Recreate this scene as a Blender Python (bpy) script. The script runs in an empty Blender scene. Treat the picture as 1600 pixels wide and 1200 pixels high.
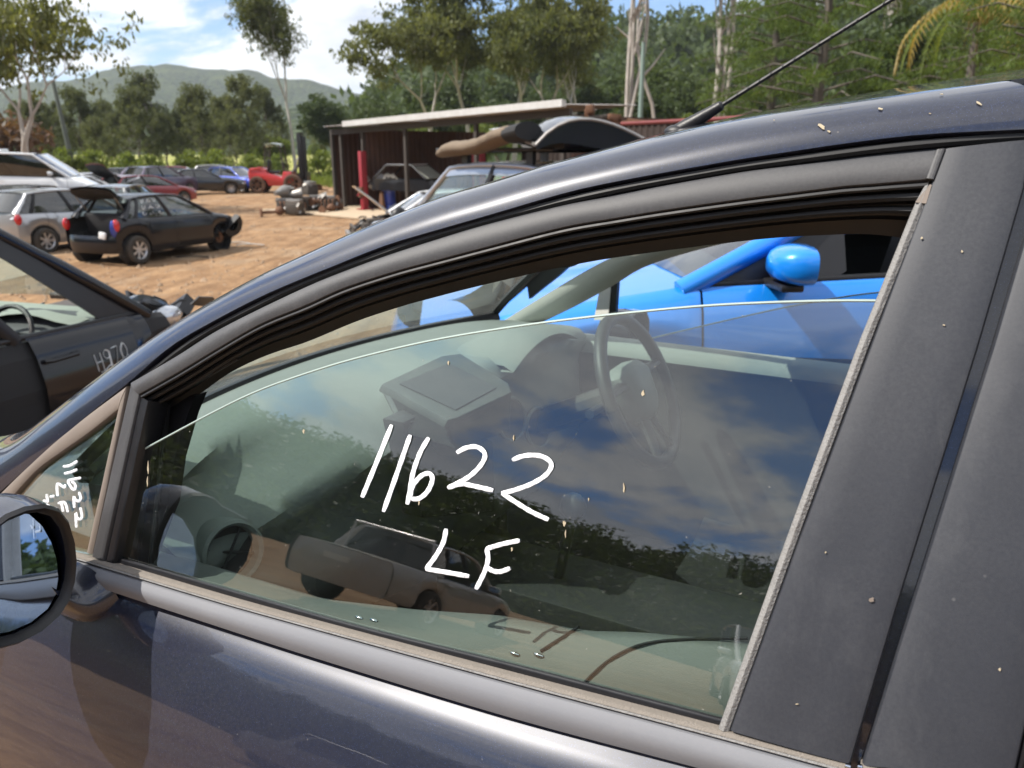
import bpy, bmesh, math, random
import numpy as np
from mathutils import Vector, Matrix, Euler, noise as mnoise
R = math.radians
rnd = random.Random(7)
scene = bpy.context.scene
COL = scene.collection

# ------------------------------------------------------------------ camera
FPX, HORY, CAMZ = 1200.0, 235.0, 2.40          # focal length in px of a 1600 px wide frame, horizon row, eye height over the yard
PITCH = math.atan((600 - HORY) / FPX)
cam_d = bpy.data.cameras.new('camera')
cam = bpy.data.objects.new('camera', cam_d)
COL.objects.link(cam)
cam.location = (0, 0, CAMZ)
cam.rotation_euler = (math.pi / 2 - PITCH, 0, 0)
cam_d.sensor_width = 36
cam_d.lens = 36 * FPX / 1600
cam_d.clip_start = 0.02
cam_d.clip_end = 12000
cam_d.dof.use_dof = True
cam_d.dof.focus_distance = 0.86
cam_d.dof.aperture_fstop = 9.0
scene.camera = cam

# ------------------------------------------------------------------ sun, sky, exposure
SUN_AZ, SUN_EL = 103.0, 50.0                    # degrees to the left of the view direction, elevation
sd = bpy.data.lights.new('sun', 'SUN')
sun = bpy.data.objects.new('sun', sd)
COL.objects.link(sun)
sd.energy = 4.6
sd.angle = R(0.5)
sd.color = (1.0, 0.94, 0.85)
_a = R(SUN_AZ)
SUNDIR = Vector((-math.sin(_a) * math.cos(R(SUN_EL)), math.cos(_a) * math.cos(R(SUN_EL)), math.sin(R(SUN_EL))))
sun.rotation_euler = SUNDIR.to_track_quat('Z', 'Y').to_euler()
sun.location = (-30, -10, 60)
scene.view_settings.view_transform = 'Standard'
scene.view_settings.look = 'None'
scene.view_settings.exposure = 0.62
scene.view_settings.gamma = 1.0
scene.view_settings.use_curve_mapping = False
scene.cycles.max_bounces = 10
scene.cycles.transparent_max_bounces = 24
scene.cycles.caustics_reflective = False
scene.cycles.caustics_refractive = False


class NT:
    """small node helper"""
    def __init__(s, tree):
        s.t = tree; s.n = tree.nodes; s.l = tree.links
    def add(s, typ, ins=None, **kw):
        n = s.n.new(typ)
        for k, v in kw.items():
            setattr(n, k, v)
        for k, v in (ins or {}).items():
            sk = n.inputs[k]
            if isinstance(v, bpy.types.NodeSocket):
                s.l.new(v, sk)
            else:
                sk.default_value = v
        return n
    def math(s, op, a, b=0.0, clamp=False):
        return s.add('ShaderNodeMath', {0: a, 1: b}, operation=op, use_clamp=clamp).outputs[0]
    def ramp(s, fac, stops, interp='LINEAR'):
        n = s.add('ShaderNodeValToRGB', {0: fac})
        cr = n.color_ramp; cr.interpolation = interp
        while len(cr.elements) < len(stops):
            cr.elements.new(0.5)
        for e, (p, c) in zip(cr.elements, stops):
            e.position = p
            e.color = c if len(c) == 4 else (*c, 1)
        return n.outputs[0]
    def mix(s, fac, a, b, blend='MIX'):
        n = s.add('ShaderNodeMix', data_type='RGBA', blend_type=blend)
        for idx, v in ((0, fac), (6, a), (7, b)):
            sk = n.inputs[idx]
            if isinstance(v, bpy.types.NodeSocket):
                s.l.new(v, sk)
            else:
                sk.default_value = v if idx == 0 else (v if len(v) == 4 else (*v, 1))
        return n.outputs[2]
    def noise(s, vec, scale, detail=4, rough=0.55, dist=0.0, out=0):
        ins = {'Scale': scale, 'Detail': detail, 'Roughness': rough, 'Distortion': dist}
        if vec is not None:
            ins['Vector'] = vec
        return s.add('ShaderNodeTexNoise', ins).outputs[out]
    def voro(s, vec, scale, out='Distance', feature='F1'):
        ins = {'Scale': scale}
        if vec is not None:
            ins['Vector'] = vec
        return s.add('ShaderNodeTexVoronoi', ins, feature=feature).outputs[out]
    def scale(s, vec, sc):
        return s.add('ShaderNodeMapping', {'Vector': vec, 'Scale': sc}).outputs[0]


g = (0.5, 0.5, 0.5, 1)
w = bpy.data.worlds.new('World')
scene.world = w
w.use_nodes = True
w.node_tree.nodes.clear()
T = NT(w.node_tree)
sky = T.add('ShaderNodeTexSky', sky_type='NISHITA')
sky.sun_disc = False
sky.sun_elevation = R(SUN_EL)
sky.sun_rotation = R(-SUN_AZ)
sky.altitude = 50
sky.air_density = 1.0
sky.dust_density = 0.15
sky.ozone_density = 2.0
tc = T.add('ShaderNodeTexCoord')
sep = T.add('ShaderNodeSeparateXYZ', {0: tc.outputs['Generated']})
zz = T.math('ADD', T.math('MAXIMUM', sep.outputs[2], 0.0), 0.22)
cx_ = T.math('DIVIDE', sep.outputs[0], zz)
cy_ = T.math('DIVIDE', sep.outputs[1], zz)
cv = T.add('ShaderNodeCombineXYZ', {0: cx_, 1: cy_, 2: 20.9}).outputs[0]
n1 = T.noise(cv, 1.5, 10, 0.58, 0.25)
n2 = T.noise(cv, 0.42, 2, 0.5)
cov = T.math('ADD', n1, T.math('MULTIPLY', T.math('SUBTRACT', n2, 0.5), 0.55))
mask = T.ramp(cov, [(0.375, (0, 0, 0)), (0.49, (1, 1, 1))], 'EASE')
cv2 = T.add('ShaderNodeVectorMath', {0: cv, 1: (-0.16, 0.02, 0.05)}, operation='ADD').outputs[0]
n3 = T.noise(cv2, 1.5, 10, 0.58, 0.25)
lit = T.math('ADD', T.math('MULTIPLY', T.math('SUBTRACT', n1, n3), 3.0), 0.62)
thick = T.ramp(cov, [(0.52, (1, 1, 1)), (0.80, (0.55, 0.57, 0.62))])
ccol = T.mix(T.ramp(lit, [(0.2, (0, 0, 0)), (0.85, (1, 1, 1))]), (5.2, 5.6, 6.4), (9.6, 9.6, 9.5))
ccol = T.mix(1.0, ccol, thick, 'MULTIPLY')
skyc = T.mix(1.0, sky.outputs[0], (0.62, 0.90, 1.22), 'MULTIPLY')
fin = T.mix(T.math('MULTIPLY', mask, 0.93), skyc, ccol)
bg = T.add('ShaderNodeBackground', {'Color': fin, 'Strength': 0.10})
T.l.new(bg.outputs[0], T.add('ShaderNodeOutputWorld').inputs[0])


# ------------------------------------------------------------------ materials
def mat(name):
    m = bpy.data.materials.new(name)
    m.use_nodes = True
    m.node_tree.nodes.clear()
    t = NT(m.node_tree)
    out = t.add('ShaderNodeOutputMaterial')
    return m, t, out


def c3(c, k=1.0):
    return (c[0] * k, c[1] * k, c[2] * k, 1)


def simple(name, col, rough=0.5, metal=0.0, var=0.18, scale=30, bump=0.0, bscale=200, coat=0.0, dust=0.0, spec=0.5,
           dustcol=(0.33, 0.27, 0.2), emit=None):
    m, t, out = mat(name)
    tco = t.add('ShaderNodeTexCoord').outputs['Object']
    n = t.noise(tco, scale, 6, 0.6)
    base = t.mix(n, c3(col, 1 - var), c3(col, 1 + var))
    ins = {}
    if dust > 0:
        dn = t.noise(tco, 2.2, 8, 0.62)
        fine = t.noise(tco, 320, 3, 0.7)
        dm = t.math('MULTIPLY', t.ramp(dn, [(0.32, (0, 0, 0)), (0.75, (1, 1, 1))]), t.ramp(fine, [(0.3, (.3, .3, .3)), (0.7, (1, 1, 1))]))
        dm = t.math('MULTIPLY', dm, dust)
        sm = t.ramp(t.noise(t.scale(tco, (1, 1, 0.45)), 15, 6, 0.7, 0.4), [(0.52, (0, 0, 0)), (0.78, (1, 1, 1))])
        dm = t.math('ADD', dm, t.math('MULTIPLY', sm, dust * 0.7), True)
        cellc = t.add('ShaderNodeSeparateColor', {0: t.voro(tco, 60.0, 'Color')}).outputs[0]
        sp_ = t.math('MULTIPLY', t.ramp(t.voro(tco, 60.0), [(0.04, (1, 1, 1)), (0.10, (0, 0, 0))]), t.ramp(cellc, [(0.90, (0, 0, 0)), (0.93, (1, 1, 1))]))
        dm = t.math('ADD', dm, t.math('MULTIPLY', sp_, min(1.0, dust * 1.6)), True)
        base = t.mix(dm, base, dustcol)
        ins['Roughness'] = t.math('ADD', t.math('MULTIPLY', dm, 0.6), rough, True)
    else:
        ins['Roughness'] = t.math('ADD', t.math('MULTIPLY', t.math('SUBTRACT', n, 0.5), 0.25), rough, True)
    p = t.add('ShaderNodeBsdfPrincipled', {'Base Color': base, 'Metallic': metal, 'Coat Weight': coat, 'Coat Roughness': 0.04,
                                           'Specular IOR Level': spec, **ins})
    if bump > 0:
        bn = t.noise(tco, bscale, 3, 0.6)
        b = t.add('ShaderNodeBump', {'Height': bn, 'Strength': bump, 'Distance': 0.01})
        t.l.new(b.outputs[0], p.inputs['Normal'])
    t.l.new(p.outputs[0], out.inputs[0])
    return m


def paint(name, col, rough=0.34, metal=0.55, dust=0.10, flake=0.5, coat=1.0, streak=False):
    """car paint: metallic base with flakes, clear coat, a thin film of dust"""
    m, t, out = mat(name)
    tco = t.add('ShaderNodeTexCoord').outputs['Object']
    fl = t.add('ShaderNodeTexVoronoi', {'Vector': tco, 'Scale': 2600.0}).outputs['Color']
    fsep = t.add('ShaderNodeSeparateColor', {0: fl})
    fm = t.ramp(fsep.outputs[0], [(0.0, (0.75, 0.75, 0.75)), (0.8, (1.0, 1.0, 1.0)), (0.97, (1.5, 1.5, 1.5)), (1.0, (7, 7, 7))])
    base = t.mix(flake, c3(col), t.mix(1.0, c3(col), fm, 'MULTIPLY'))
    dn = t.noise(tco, 3.0, 8, 0.65)
    fine = t.noise(tco, 260, 4, 0.75)
    spots = t.ramp(t.voro(tco, 95.0), [(0.05, (1, 1, 1)), (0.11, (0, 0, 0))])
    cell = t.add('ShaderNodeSeparateColor', {0: t.voro(tco, 95.0, 'Color')}).outputs[1]
    spots = t.math('MULTIPLY', spots, t.ramp(cell, [(0.86, (0, 0, 0)), (0.9, (1, 1, 1))]))
    dm = t.math('MULTIPLY', t.ramp(dn, [(0.25, (.25, .25, .25)), (0.75, (1, 1, 1))]), t.ramp(fine, [(0.35, (.15, .15, .15)), (0.72, (1, 1, 1))]))
    dm = t.math('MULTIPLY', dm, dust)
    dm = t.math('ADD', dm, t.math('MULTIPLY', spots, min(1.0, dust * 3.0)), True)
    base = t.mix(dm, base, (0.36, 0.33, 0.29, 1))
    p = t.add('ShaderNodeBsdfPrincipled', {'Base Color': base, 'Metallic': t.math('MULTIPLY', t.math('SUBTRACT', 1.0, dm), metal),
                                           'Roughness': t.math('ADD', t.math('MULTIPLY', dm, 0.5), rough, True),
                                           'Coat Weight': coat, 'Coat Roughness': t.math('ADD', t.math('MULTIPLY', dm, 0.25), 0.025)})
    wav = t.noise(tco, 5.5, 2, 0.5)
    b = t.add('ShaderNodeBump', {'Height': wav, 'Strength': 0.05, 'Distance': 0.02})
    t.l.new(b.outputs[0], p.inputs['Normal'])
    t.l.new(b.outputs[0], p.inputs['Coat Normal'])
    t.l.new(p.outputs[0], out.inputs[0])
    return m


def glass(name, tint=(0.80, 0.88, 0.84), refl=1.75, dust=0.03, spots=0.0, rough=0.0, dark=0.0):
    """thin pane: both faces' Fresnel reflection over tinted clear glass, with a film of dust and dried spots"""
    m, t, out = mat(name)
    tco = t.add('ShaderNodeTexCoord').outputs['Object']
    tr = t.add('ShaderNodeBsdfTransparent', {'Color': c3(tint)})
    gl = t.add('ShaderNodeBsdfGlossy', {'Color': (1, 1, 1, 1), 'Roughness': rough})
    bf = t.add('ShaderNodeNewGeometry').outputs['Backfacing']      # a thin pane reflects the same from both sides
    fr = t.add('ShaderNodeFresnel', {'IOR': t.math('ADD', 1.5, t.math('MULTIPLY', bf, 1.0 / 1.5 - 1.5))})
    fac = t.math('MULTIPLY', fr.outputs[0], refl, True)
    mx = t.add('ShaderNodeMixShader', {0: fac, 1: tr.outputs[0], 2: gl.outputs[0]})
    last = mx.outputs[0]
    if dust > 0:
        dn = t.noise(tco, 6.0, 8, 0.65)
        fine = t.noise(t.scale(tco, (1, 1, 0.25)), 180, 4, 0.7)
        dm = t.math('MULTIPLY', t.ramp(dn, [(0.3, (.4, .4, .4)), (0.75, (1, 1, 1))]), t.ramp(fine, [(0.3, (.4, .4, .4)), (0.7, (1, 1, 1))]))
        dm = t.math('MULTIPLY', dm, dust)
        if spots > 0:
            wob = t.add('ShaderNodeMix', {0: 0.012, 4: tco, 5: t.noise(tco, 60, 2, out=1)}, data_type='VECTOR').outputs[1]
            for sc, th in ((110.0, 0.80), (48.0, 0.90)):
                d = t.ramp(t.voro(wob, sc), [(0.03, (1, 1, 1)), (0.09, (0, 0, 0))])
                cell = t.add('ShaderNodeSeparateColor', {0: t.voro(wob, sc, 'Color')}).outputs[0]
                sp = t.math('MULTIPLY', d, t.ramp(cell, [(th, (0, 0, 0)), (th + 0.03, (1, 1, 1))]))
                dm = t.math('ADD', dm, t.math('MULTIPLY', sp, spots), True)
        df = t.add('ShaderNodeBsdfDiffuse', {'Color': (0.62, 0.60, 0.54, 1)})
        tl = t.add('ShaderNodeBsdfTranslucent', {'Color': (0.60, 0.62, 0.56, 1)})
        film = t.add('ShaderNodeMixShader', {0: 0.45, 1: df.outputs[0], 2: tl.outputs[0]})
        last = t.add('ShaderNodeMixShader', {0: dm, 1: last, 2: film.outputs[0]}).outputs[0]
    t.l.new(last, out.inputs[0])
    return m


def foliage(name, c_dark, c_light, trans=0.35):
    m, t, out = mat(name)
    oi = t.add('ShaderNodeObjectInfo').outputs['Random']
    geo = t.add('ShaderNodeNewGeometry')
    n = t.noise(t.add('ShaderNodeTexCoord').outputs['Object'], 0.9, 3)
    f = t.math('ADD', t.math('MULTIPLY', geo.outputs['Random Per Island'], 0.6), t.math('MULTIPLY', n, 0.5))
    f = t.math('ADD', f, t.math('MULTIPLY', t.math('SUBTRACT', oi, 0.5), 0.35), True)
    col = t.mix(f, c3(c_dark), c3(c_light))
    d = t.add('ShaderNodeBsdfPrincipled', {'Base Color': col, 'Roughness': 0.55, 'Specular IOR Level': 0.35})
    tl = t.add('ShaderNodeBsdfTranslucent', {'Color': t.mix(1.0, col, (1.25, 1.2, 0.6, 1), 'MULTIPLY')})
    mx = t.add('ShaderNodeMixShader', {0: trans, 1: d.outputs[0], 2: tl.outputs[0]})
    t.l.new(mx.outputs[0], out.inputs[0])
    return m


M = {}
M['navy'] = paint('navy_paint', (0.006, 0.010, 0.028), 0.36, 0.13, 0.06, 1.0)
M['black_paint'] = paint('black_paint', (0.008, 0.009, 0.013), 0.3, 0.3, 0.035)
M['black_wreck'] = simple('dull_black_paint', (0.007, 0.008, 0.012), 0.14, 0.0, 0.15, 12, spec=0.5, dust=0.02)
M['dark_wall'] = simple('dark_paint_and_shed_shade', (0.032, 0.020, 0.016), 0.8, 0.0, 0.4, 2.5, 0.2, 30)  # dark container colour; also carries the shade at the back of the shed
M['blue'] = paint('bright_blue_paint', (0.004, 0.225, 0.78), 0.32, 0.15, 0.02, 0.2)
M['silver'] = paint('silver_paint', (0.42, 0.43, 0.45), 0.34, 0.7, 0.10)
M['grey_silver'] = paint('grey_silver_paint', (0.33, 0.35, 0.37), 0.36, 0.6, 0.16)
M['white'] = paint('white_paint', (0.74, 0.75, 0.76), 0.35, 0.0, 0.10, 0.0)
M['red'] = paint('faded_red_paint', (0.50, 0.018, 0.02), 0.42, 0.0, 0.14, 0.0, 0.7)
M['maroon'] = paint('maroon_paint', (0.25, 0.02, 0.03), 0.35, 0.3, 0.08)
M['purple'] = paint('dark_purple_paint', (0.045, 0.028, 0.075), 0.4, 0.2, 0.12)
M['deep_blue'] = paint('deep_blue_paint', (0.015, 0.05, 0.36), 0.33, 0.3, 0.05)
M['gunmetal'] = paint('gunmetal_paint', (0.09, 0.095, 0.10), 0.34, 0.6, 0.12)
M['sand'] = paint('sand_paint', (0.50, 0.47, 0.42), 0.42, 0.1, 0.2, 0.0)
M['trim'] = simple('satin_grey_trim', (0.036, 0.036, 0.040), 0.50, 0.0, 0.10, 60, 0.12, 1400, dust=0.14, dustcol=(0.3, 0.3, 0.3))
M['pillar'] = simple('pillar_cover_plastic', (0.023, 0.026, 0.035), 0.54, 0.0, 0.10, 25, 0.05, 900, spec=0.38, dust=0.10, dustcol=(0.3, 0.3, 0.3))
M['belt'] = simple('belt_moulding', (0.165, 0.17, 0.188), 0.60, 0.05, 0.05, 12, 0.03, 600, dust=0.12, dustcol=(0.36, 0.34, 0.32))
M['tan_rubber'] = simple('faded_rubber', (0.20, 0.175, 0.15), 0.75, 0.0, 0.22, 90, 0.35, 500)
M['grey_rubber'] = simple('weathered_rubber', (0.23, 0.225, 0.22), 0.7, 0.0, 0.30, 70, 0.4, 420)
M['brown_trim'] = simple('sun_faded_trim', (0.19, 0.155, 0.13), 0.6, 0.0, 0.12, 40, 0.1, 600)
M['rubber'] = simple('black_rubber', (0.010, 0.010, 0.011), 0.5, 0.0, 0.2, 60)
M['seal'] = simple('black_seal', (0.007, 0.007, 0.009), 0.38, 0.0, 0.2, 40)
M['gap'] = simple('shut_gap', (0.004, 0.004, 0.006), 0.7)
M['blackplastic'] = simple('black_plastic', (0.014, 0.014, 0.016), 0.42, 0.0, 0.15, 40, 0.1, 500)
M['greyplastic'] = simple('grey_plastic', (0.10, 0.10, 0.105), 0.55, 0.0, 0.12, 40, 0.1, 700)
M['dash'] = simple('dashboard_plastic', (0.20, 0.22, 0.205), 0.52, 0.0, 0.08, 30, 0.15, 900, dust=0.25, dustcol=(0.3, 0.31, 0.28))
M['dash_mid'] = simple('mid_dash_plastic', (0.050, 0.056, 0.054), 0.5, 0.0, 0.10, 30, 0.15, 900, dust=0.18, dustcol=(0.3, 0.31, 0.28))
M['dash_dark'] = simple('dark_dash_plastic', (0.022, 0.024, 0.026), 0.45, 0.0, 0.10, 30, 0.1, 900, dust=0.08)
M['doortrim'] = simple('door_inner_plastic', (0.105, 0.112, 0.108), 0.55, 0.0, 0.10, 30, 0.2, 900)
M['headliner'] = simple('pale_pillar_trim', (0.78, 0.78, 0.72), 0.75, 0.0, 0.06, 50, 0.15, 900)  # whitened to stand in for sunlight on the far pillar
M['seat'] = simple('seat_fabric', (0.018, 0.018, 0.02), 0.9, 0.0, 0.25, 120, 0.4, 700)
M['redplastic'] = simple('red_buckle', (0.55, 0.05, 0.04), 0.4)
M['chrome'] = simple('chrome', (0.75, 0.75, 0.76), 0.12, 1.0, 0.05)
M['alloy'] = simple('alloy_rim', (0.55, 0.55, 0.56), 0.35, 0.7, 0.12, 20, dust=0.2)
M['steel'] = simple('bare_steel', (0.36, 0.35, 0.34), 0.42, 0.8, 0.3, 12, dust=0.3)
M['rust'] = simple('rusty_steel', (0.15, 0.075, 0.042), 0.8, 0.2, 0.5, 14, 0.4, 60)
M['engine'] = simple('greasy_engine_parts', (0.085, 0.072, 0.06), 0.55, 0.4, 0.6, 9, 0.4, 40)
M['alu'] = simple('cast_alloy', (0.27, 0.255, 0.235), 0.45, 0.6, 0.35, 9, 0.3, 50)
M['tyre'] = simple('tyre_rubber', (0.022, 0.021, 0.020), 0.8, 0.0, 0.3, 20, dust=0.35)
M['dirtytyre'] = simple('dirty_tyre', (0.06, 0.035, 0.024), 0.85, 0.0, 0.4, 12, dust=0.5, dustcol=(.28, .16, .10))
M['dark_int'] = simple('dark_interior', (0.016, 0.016, 0.017), 0.8, 0.0, 0.3, 20)
M['redlens'] = simple('red_lamp_lens', (0.55, 0.012, 0.02), 0.15, 0.0, 0.1, 20, coat=1.0)
M['lens'] = simple('lamp_lens', (0.55, 0.57, 0.60), 0.1, 0.6, 0.3, 40, coat=1.0)
M['plate'] = simple('number_plate', (0.75, 0.73, 0.65), 0.4)
def marker_mat():
    m, t, out = mat('white_marker')
    tco = t.add('ShaderNodeTexCoord').outputs['Object']
    n = t.noise(t.scale(tco, (1.0, 1, 0.5)), 420, 5, 0.7); n2 = t.noise(tco, 60, 3)
    p = t.add('ShaderNodeBsdfPrincipled', {'Base Color': t.mix(n2, (0.78, 0.80, 0.86, 1), (0.92, 0.93, 0.95, 1)), 'Roughness': 0.55})
    tr = t.add('ShaderNodeBsdfTransparent')
    hole = t.math('MULTIPLY', t.ramp(n, [(0.50, (0, 0, 0)), (0.66, (1, 1, 1))]), t.ramp(n2, [(0.35, (.25, .25, .25)), (0.65, (.85, .85, .85))]))
    t.l.new(t.add('ShaderNodeMixShader', {0: hole, 1: p.outputs[0], 2: tr.outputs[0]}).outputs[0], out.inputs[0])
    return m
M['marker'] = marker_mat()
M['marker2'] = simple('white_marker_faint', (0.7, 0.72, 0.72), 0.6, 0.0, 0.1, 150)
M['tin'] = simple('galvanised_sheet', (0.46, 0.45, 0.44), 0.45, 0.4, 0.25, 3, dust=0.75, dustcol=(0.20, 0.10, 0.055))
M['maroon_rail'] = simple('maroon_rail_paint', (0.16, 0.03, 0.03), 0.6, 0.0, 0.3, 4)
M['tin_bright'] = simple('pale_roof_edge', (0.60, 0.60, 0.59), 0.45, 0.2, 0.2, 3, dust=0.3, dustcol=(0.24, 0.16, 0.11))
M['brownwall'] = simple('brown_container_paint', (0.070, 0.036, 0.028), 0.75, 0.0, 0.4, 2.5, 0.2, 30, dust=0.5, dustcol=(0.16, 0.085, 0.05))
M['postred'] = simple('red_hoist_paint', (0.27, 0.022, 0.032), 0.55, 0.0, 0.25, 4)
M['darkwood'] = simple('dark_beam', (0.05, 0.042, 0.036), 0.8, 0.0, 0.3, 5)
M['canvas'] = simple('tan_canvas', (0.17, 0.130, 0.092), 0.9, 0.0, 0.3, 8, 0.5, 60)
M['bark_pale'] = simple('pale_bark', (0.36, 0.33, 0.30), 0.9, 0.0, 0.45, 3, 0.5, 12)
M['bark'] = simple('dark_bark', (0.10, 0.085, 0.07), 0.9, 0.0, 0.4, 4, 0.5, 12)
M['pole'] = simple('weathered_pole', (0.11, 0.125, 0.11), 0.9, 0.0, 0.3, 2)
M['green_pole'] = simple('grey_green_pole', (0.19, 0.26, 0.23), 0.7, 0.0, 0.2, 2)
M['pink'] = simple('pink_marker', (0.75, 0.10, 0.25), 0.6)
M['greenish'] = simple('pale_dash_vinyl', (0.36, 0.38, 0.33), 0.7, 0.0, 0.15, 10, dust=0.2)
M['seed'] = simple('dry_droppings', (0.40, 0.34, 0.24), 0.9, 0.0, 0.3, 300)
M['glass_front'] = glass('door_glass', (0.80, 0.90, 0.85), 2.9, 0.010, 0.55)
M['glass_far'] = glass('far_glass', (0.62, 0.72, 0.76), 1.8, 0.03)
M['glass_ws'] = glass('windscreen_glass', (0.76, 0.88, 0.85), 1.6, 0.30)
M['glass_car'] = glass('car_glass', (0.45, 0.52, 0.50), 2.4, 0.05)
M['glass_dark'] = glass('dark_car_glass', (0.10, 0.115, 0.12), 2.4, 0.06)
M['mirror'] = simple('mirror_glass', (0.30, 0.37, 0.48), 0.02, 1.0, 0.02, 3)
M['leaf_gum'] = foliage('gum_leaves', (0.046, 0.064, 0.020), (0.16, 0.172, 0.062), 0.5)
M['leaf_dark'] = foliage('dark_leaves', (0.024, 0.044, 0.016), (0.090, 0.125, 0.038), 0.42)
M['leaf_oak'] = foliage('sheoak_needles', (0.052, 0.068, 0.036), (0.15, 0.165, 0.082), 0.5)
M['leaf_pine'] = foliage('pine_needles', (0.026, 0.062, 0.014), (0.15, 0.21, 0.036), 0.48)
M['leaf_bright'] = foliage('bright_leaves', (0.060, 0.100, 0.020), (0.20, 0.24, 0.05), 0.5)
M['leaf_yellow'] = foliage('yellow_fronds', (0.16, 0.12, 0.03), (0.36, 0.28, 0.08))
M['leaf_pink'] = foliage('reddish_leaves', (0.05, 0.035, 0.02), (0.22, 0.12, 0.08))


# ------------------------------------------------------------------ mesh helper
def V3(p):
    return Vector((float(p[0]), float(p[1]), float(p[2])))


class MB:
    def __init__(s):
        s.v = []; s.f = []
    def add(s, vs, fs):
        o = len(s.v)
        s.v.extend([tuple(map(float, p)) for p in vs])
        s.f.extend([tuple(i + o for i in f) for f in fs])
    def box(s, c, size, rot=None, taper=1.0):
        hx, hy, hz = size[0] / 2, size[1] / 2, size[2] / 2
        vs = []
        for z in (-1, 1):
            k = taper if z > 0 else 1
            for x, y in ((-1, -1), (1, -1), (1, 1), (-1, 1)):
                p = Vector((x * hx * k, y * hy * k, z * hz))
                if rot is not None:
                    p = rot @ p
                vs.append(p + V3(c))
        s.add(vs, [(3, 2, 1, 0), (4, 5, 6, 7), (0, 1, 5, 4), (1, 2, 6, 5), (2, 3, 7, 6), (3, 0, 4, 7)])
    def loft(s, rings, closed=True, cap=True):
        n = len(rings[0]); vs = [p for r in rings for p in r]; fs = []
        for i in range(len(rings) - 1):
            for j in range(n if closed else n - 1):
                k = (j + 1) % n
                fs.append((i * n + j, i * n + k, (i + 1) * n + k, (i + 1) * n + j))
        if cap and closed:
            fs.append(tuple(range(n - 1, -1, -1)))
            fs.append(tuple((len(rings) - 1) * n + j for j in range(n)))
        s.add(vs, fs)
    def tube(s, pts, r, n=8, cap=True, flat=1.0):
        pts = [V3(p) for p in pts]
        rs = r if isinstance(r, (list, tuple)) else [r] * len(pts)
        rings = []; up = None
        for i, p in enumerate(pts):
            d = (pts[min(i + 1, len(pts) - 1)] - pts[max(i - 1, 0)])
            if d.length < 1e-9:
                d = Vector((0, 0, 1))
            d.normalize()
            if up is None:
                up = Vector((0, 0, 1)) if abs(d.z) < 0.9 else Vector((1, 0, 0))
            a = d.cross(up)
            if a.length < 1e-6:
                a = d.cross(Vector((1, 0, 0.3)))
            a.normalize(); b = a.cross(d); up = b
            rings.append([p + (a * math.cos(t) * rs[i] + b * math.sin(t) * rs[i] * flat) for t in [2 * math.pi * k / n for k in range(n)]])
        s.loft(rings, True, cap)
    def lathe(s, prof, c, axis, n=24, arc=2 * math.pi):
        ax = V3(axis).normalized()
        a = ax.orthogonal().normalized(); b = ax.cross(a)
        rings = []
        for k in range(n):
            t = arc * k / n
            rings.append([V3(c) + ax * h + (a * math.cos(t) + b * math.sin(t)) * r for r, h in prof])
        rings.append(rings[0])
        s.loft(rings, False, False)
    def slab(s, pts, d):
        """polygon pushed through by vector d: closed solid"""
        n = len(pts); d = V3(d)
        vs = [V3(p) for p in pts] + [V3(p) + d for p in pts]
        fs = [tuple(range(n)), tuple(range(2 * n - 1, n - 1, -1))]
        fs += [(i, i + n, (i + 1) % n + n, (i + 1) % n) for i in range(n)]
        s.add(vs, fs)
    def sphere(s, c, r, n=12, m=8, sc=(1, 1, 1), rot=None):
        rings = []
        for i in range(m + 1):
            t = math.pi * i / m
            ring = []
            for k in range(n):
                p = Vector((math.sin(t) * math.cos(2 * math.pi * k / n) * r * sc[0], math.sin(t) * math.sin(2 * math.pi * k / n) * r * sc[1], math.cos(t) * r * sc[2]))
                if rot is not None:
                    p = rot @ p
                ring.append(V3(c) + p)
            rings.append(ring)
        s.loft(rings, True, False)
    def build(s, name, m, parent=None, smooth=35, weld=True, bev=0.0, kind=None):
        me = bpy.data.meshes.new(name)
        me.from_pydata(s.v, [], s.f)
        bm = bmesh.new(); bm.from_mesh(me)
        if weld:
            bmesh.ops.remove_doubles(bm, verts=bm.verts, dist=1e-5)
            bmesh.ops.dissolve_degenerate(bm, dist=1e-6, edges=bm.edges)
        bmesh.ops.recalc_face_normals(bm, faces=bm.faces)
        if bev > 0:
            es = [e for e in bm.edges if len(e.link_faces) == 2 and e.calc_face_angle(0) > R(30)]
            bmesh.ops.bevel(bm, geom=es, offset=bev, segments=2, profile=0.5, affect='EDGES', clamp_overlap=True)
        bm.to_mesh(me); bm.free()
        if smooth:
            me.polygons.foreach_set('use_smooth', [True] * len(me.polygons))
            me.set_sharp_from_angle(angle=R(smooth))
        me.materials.append(m if not isinstance(m, str) else M[m])
        o = bpy.data.objects.new(name, me)
        COL.objects.link(o)
        if parent is not None:
            o.parent = parent
        if kind:
            o['kind'] = kind
        return o


def raw(name, verts, faces, m, parent=None, smooth=False):
    me = bpy.data.meshes.new(name)
    me.from_pydata(verts, [], faces)
    if smooth:
        me.polygons.foreach_set('use_smooth', [True] * len(me.polygons))
    me.materials.append(M[m] if isinstance(m, str) else m)
    o = bpy.data.objects.new(name, me)
    COL.objects.link(o)
    if parent is not None:
        o.parent = parent
    return o


def thing(name, label, cat, loc=(0, 0, 0), rz=0.0, group=None):
    o = bpy.data.objects.new(name, None)
    COL.objects.link(o)
    o.location = loc; o.rotation_euler = (0, 0, rz)
    o.empty_display_size = 0.3
    o['label'] = label; o['category'] = cat
    if group:
        o['group'] = group
    return o


def tag(o, label, cat, group=None):
    o['label'] = label; o['category'] = cat
    if group:
        o['group'] = group
    return o


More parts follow.
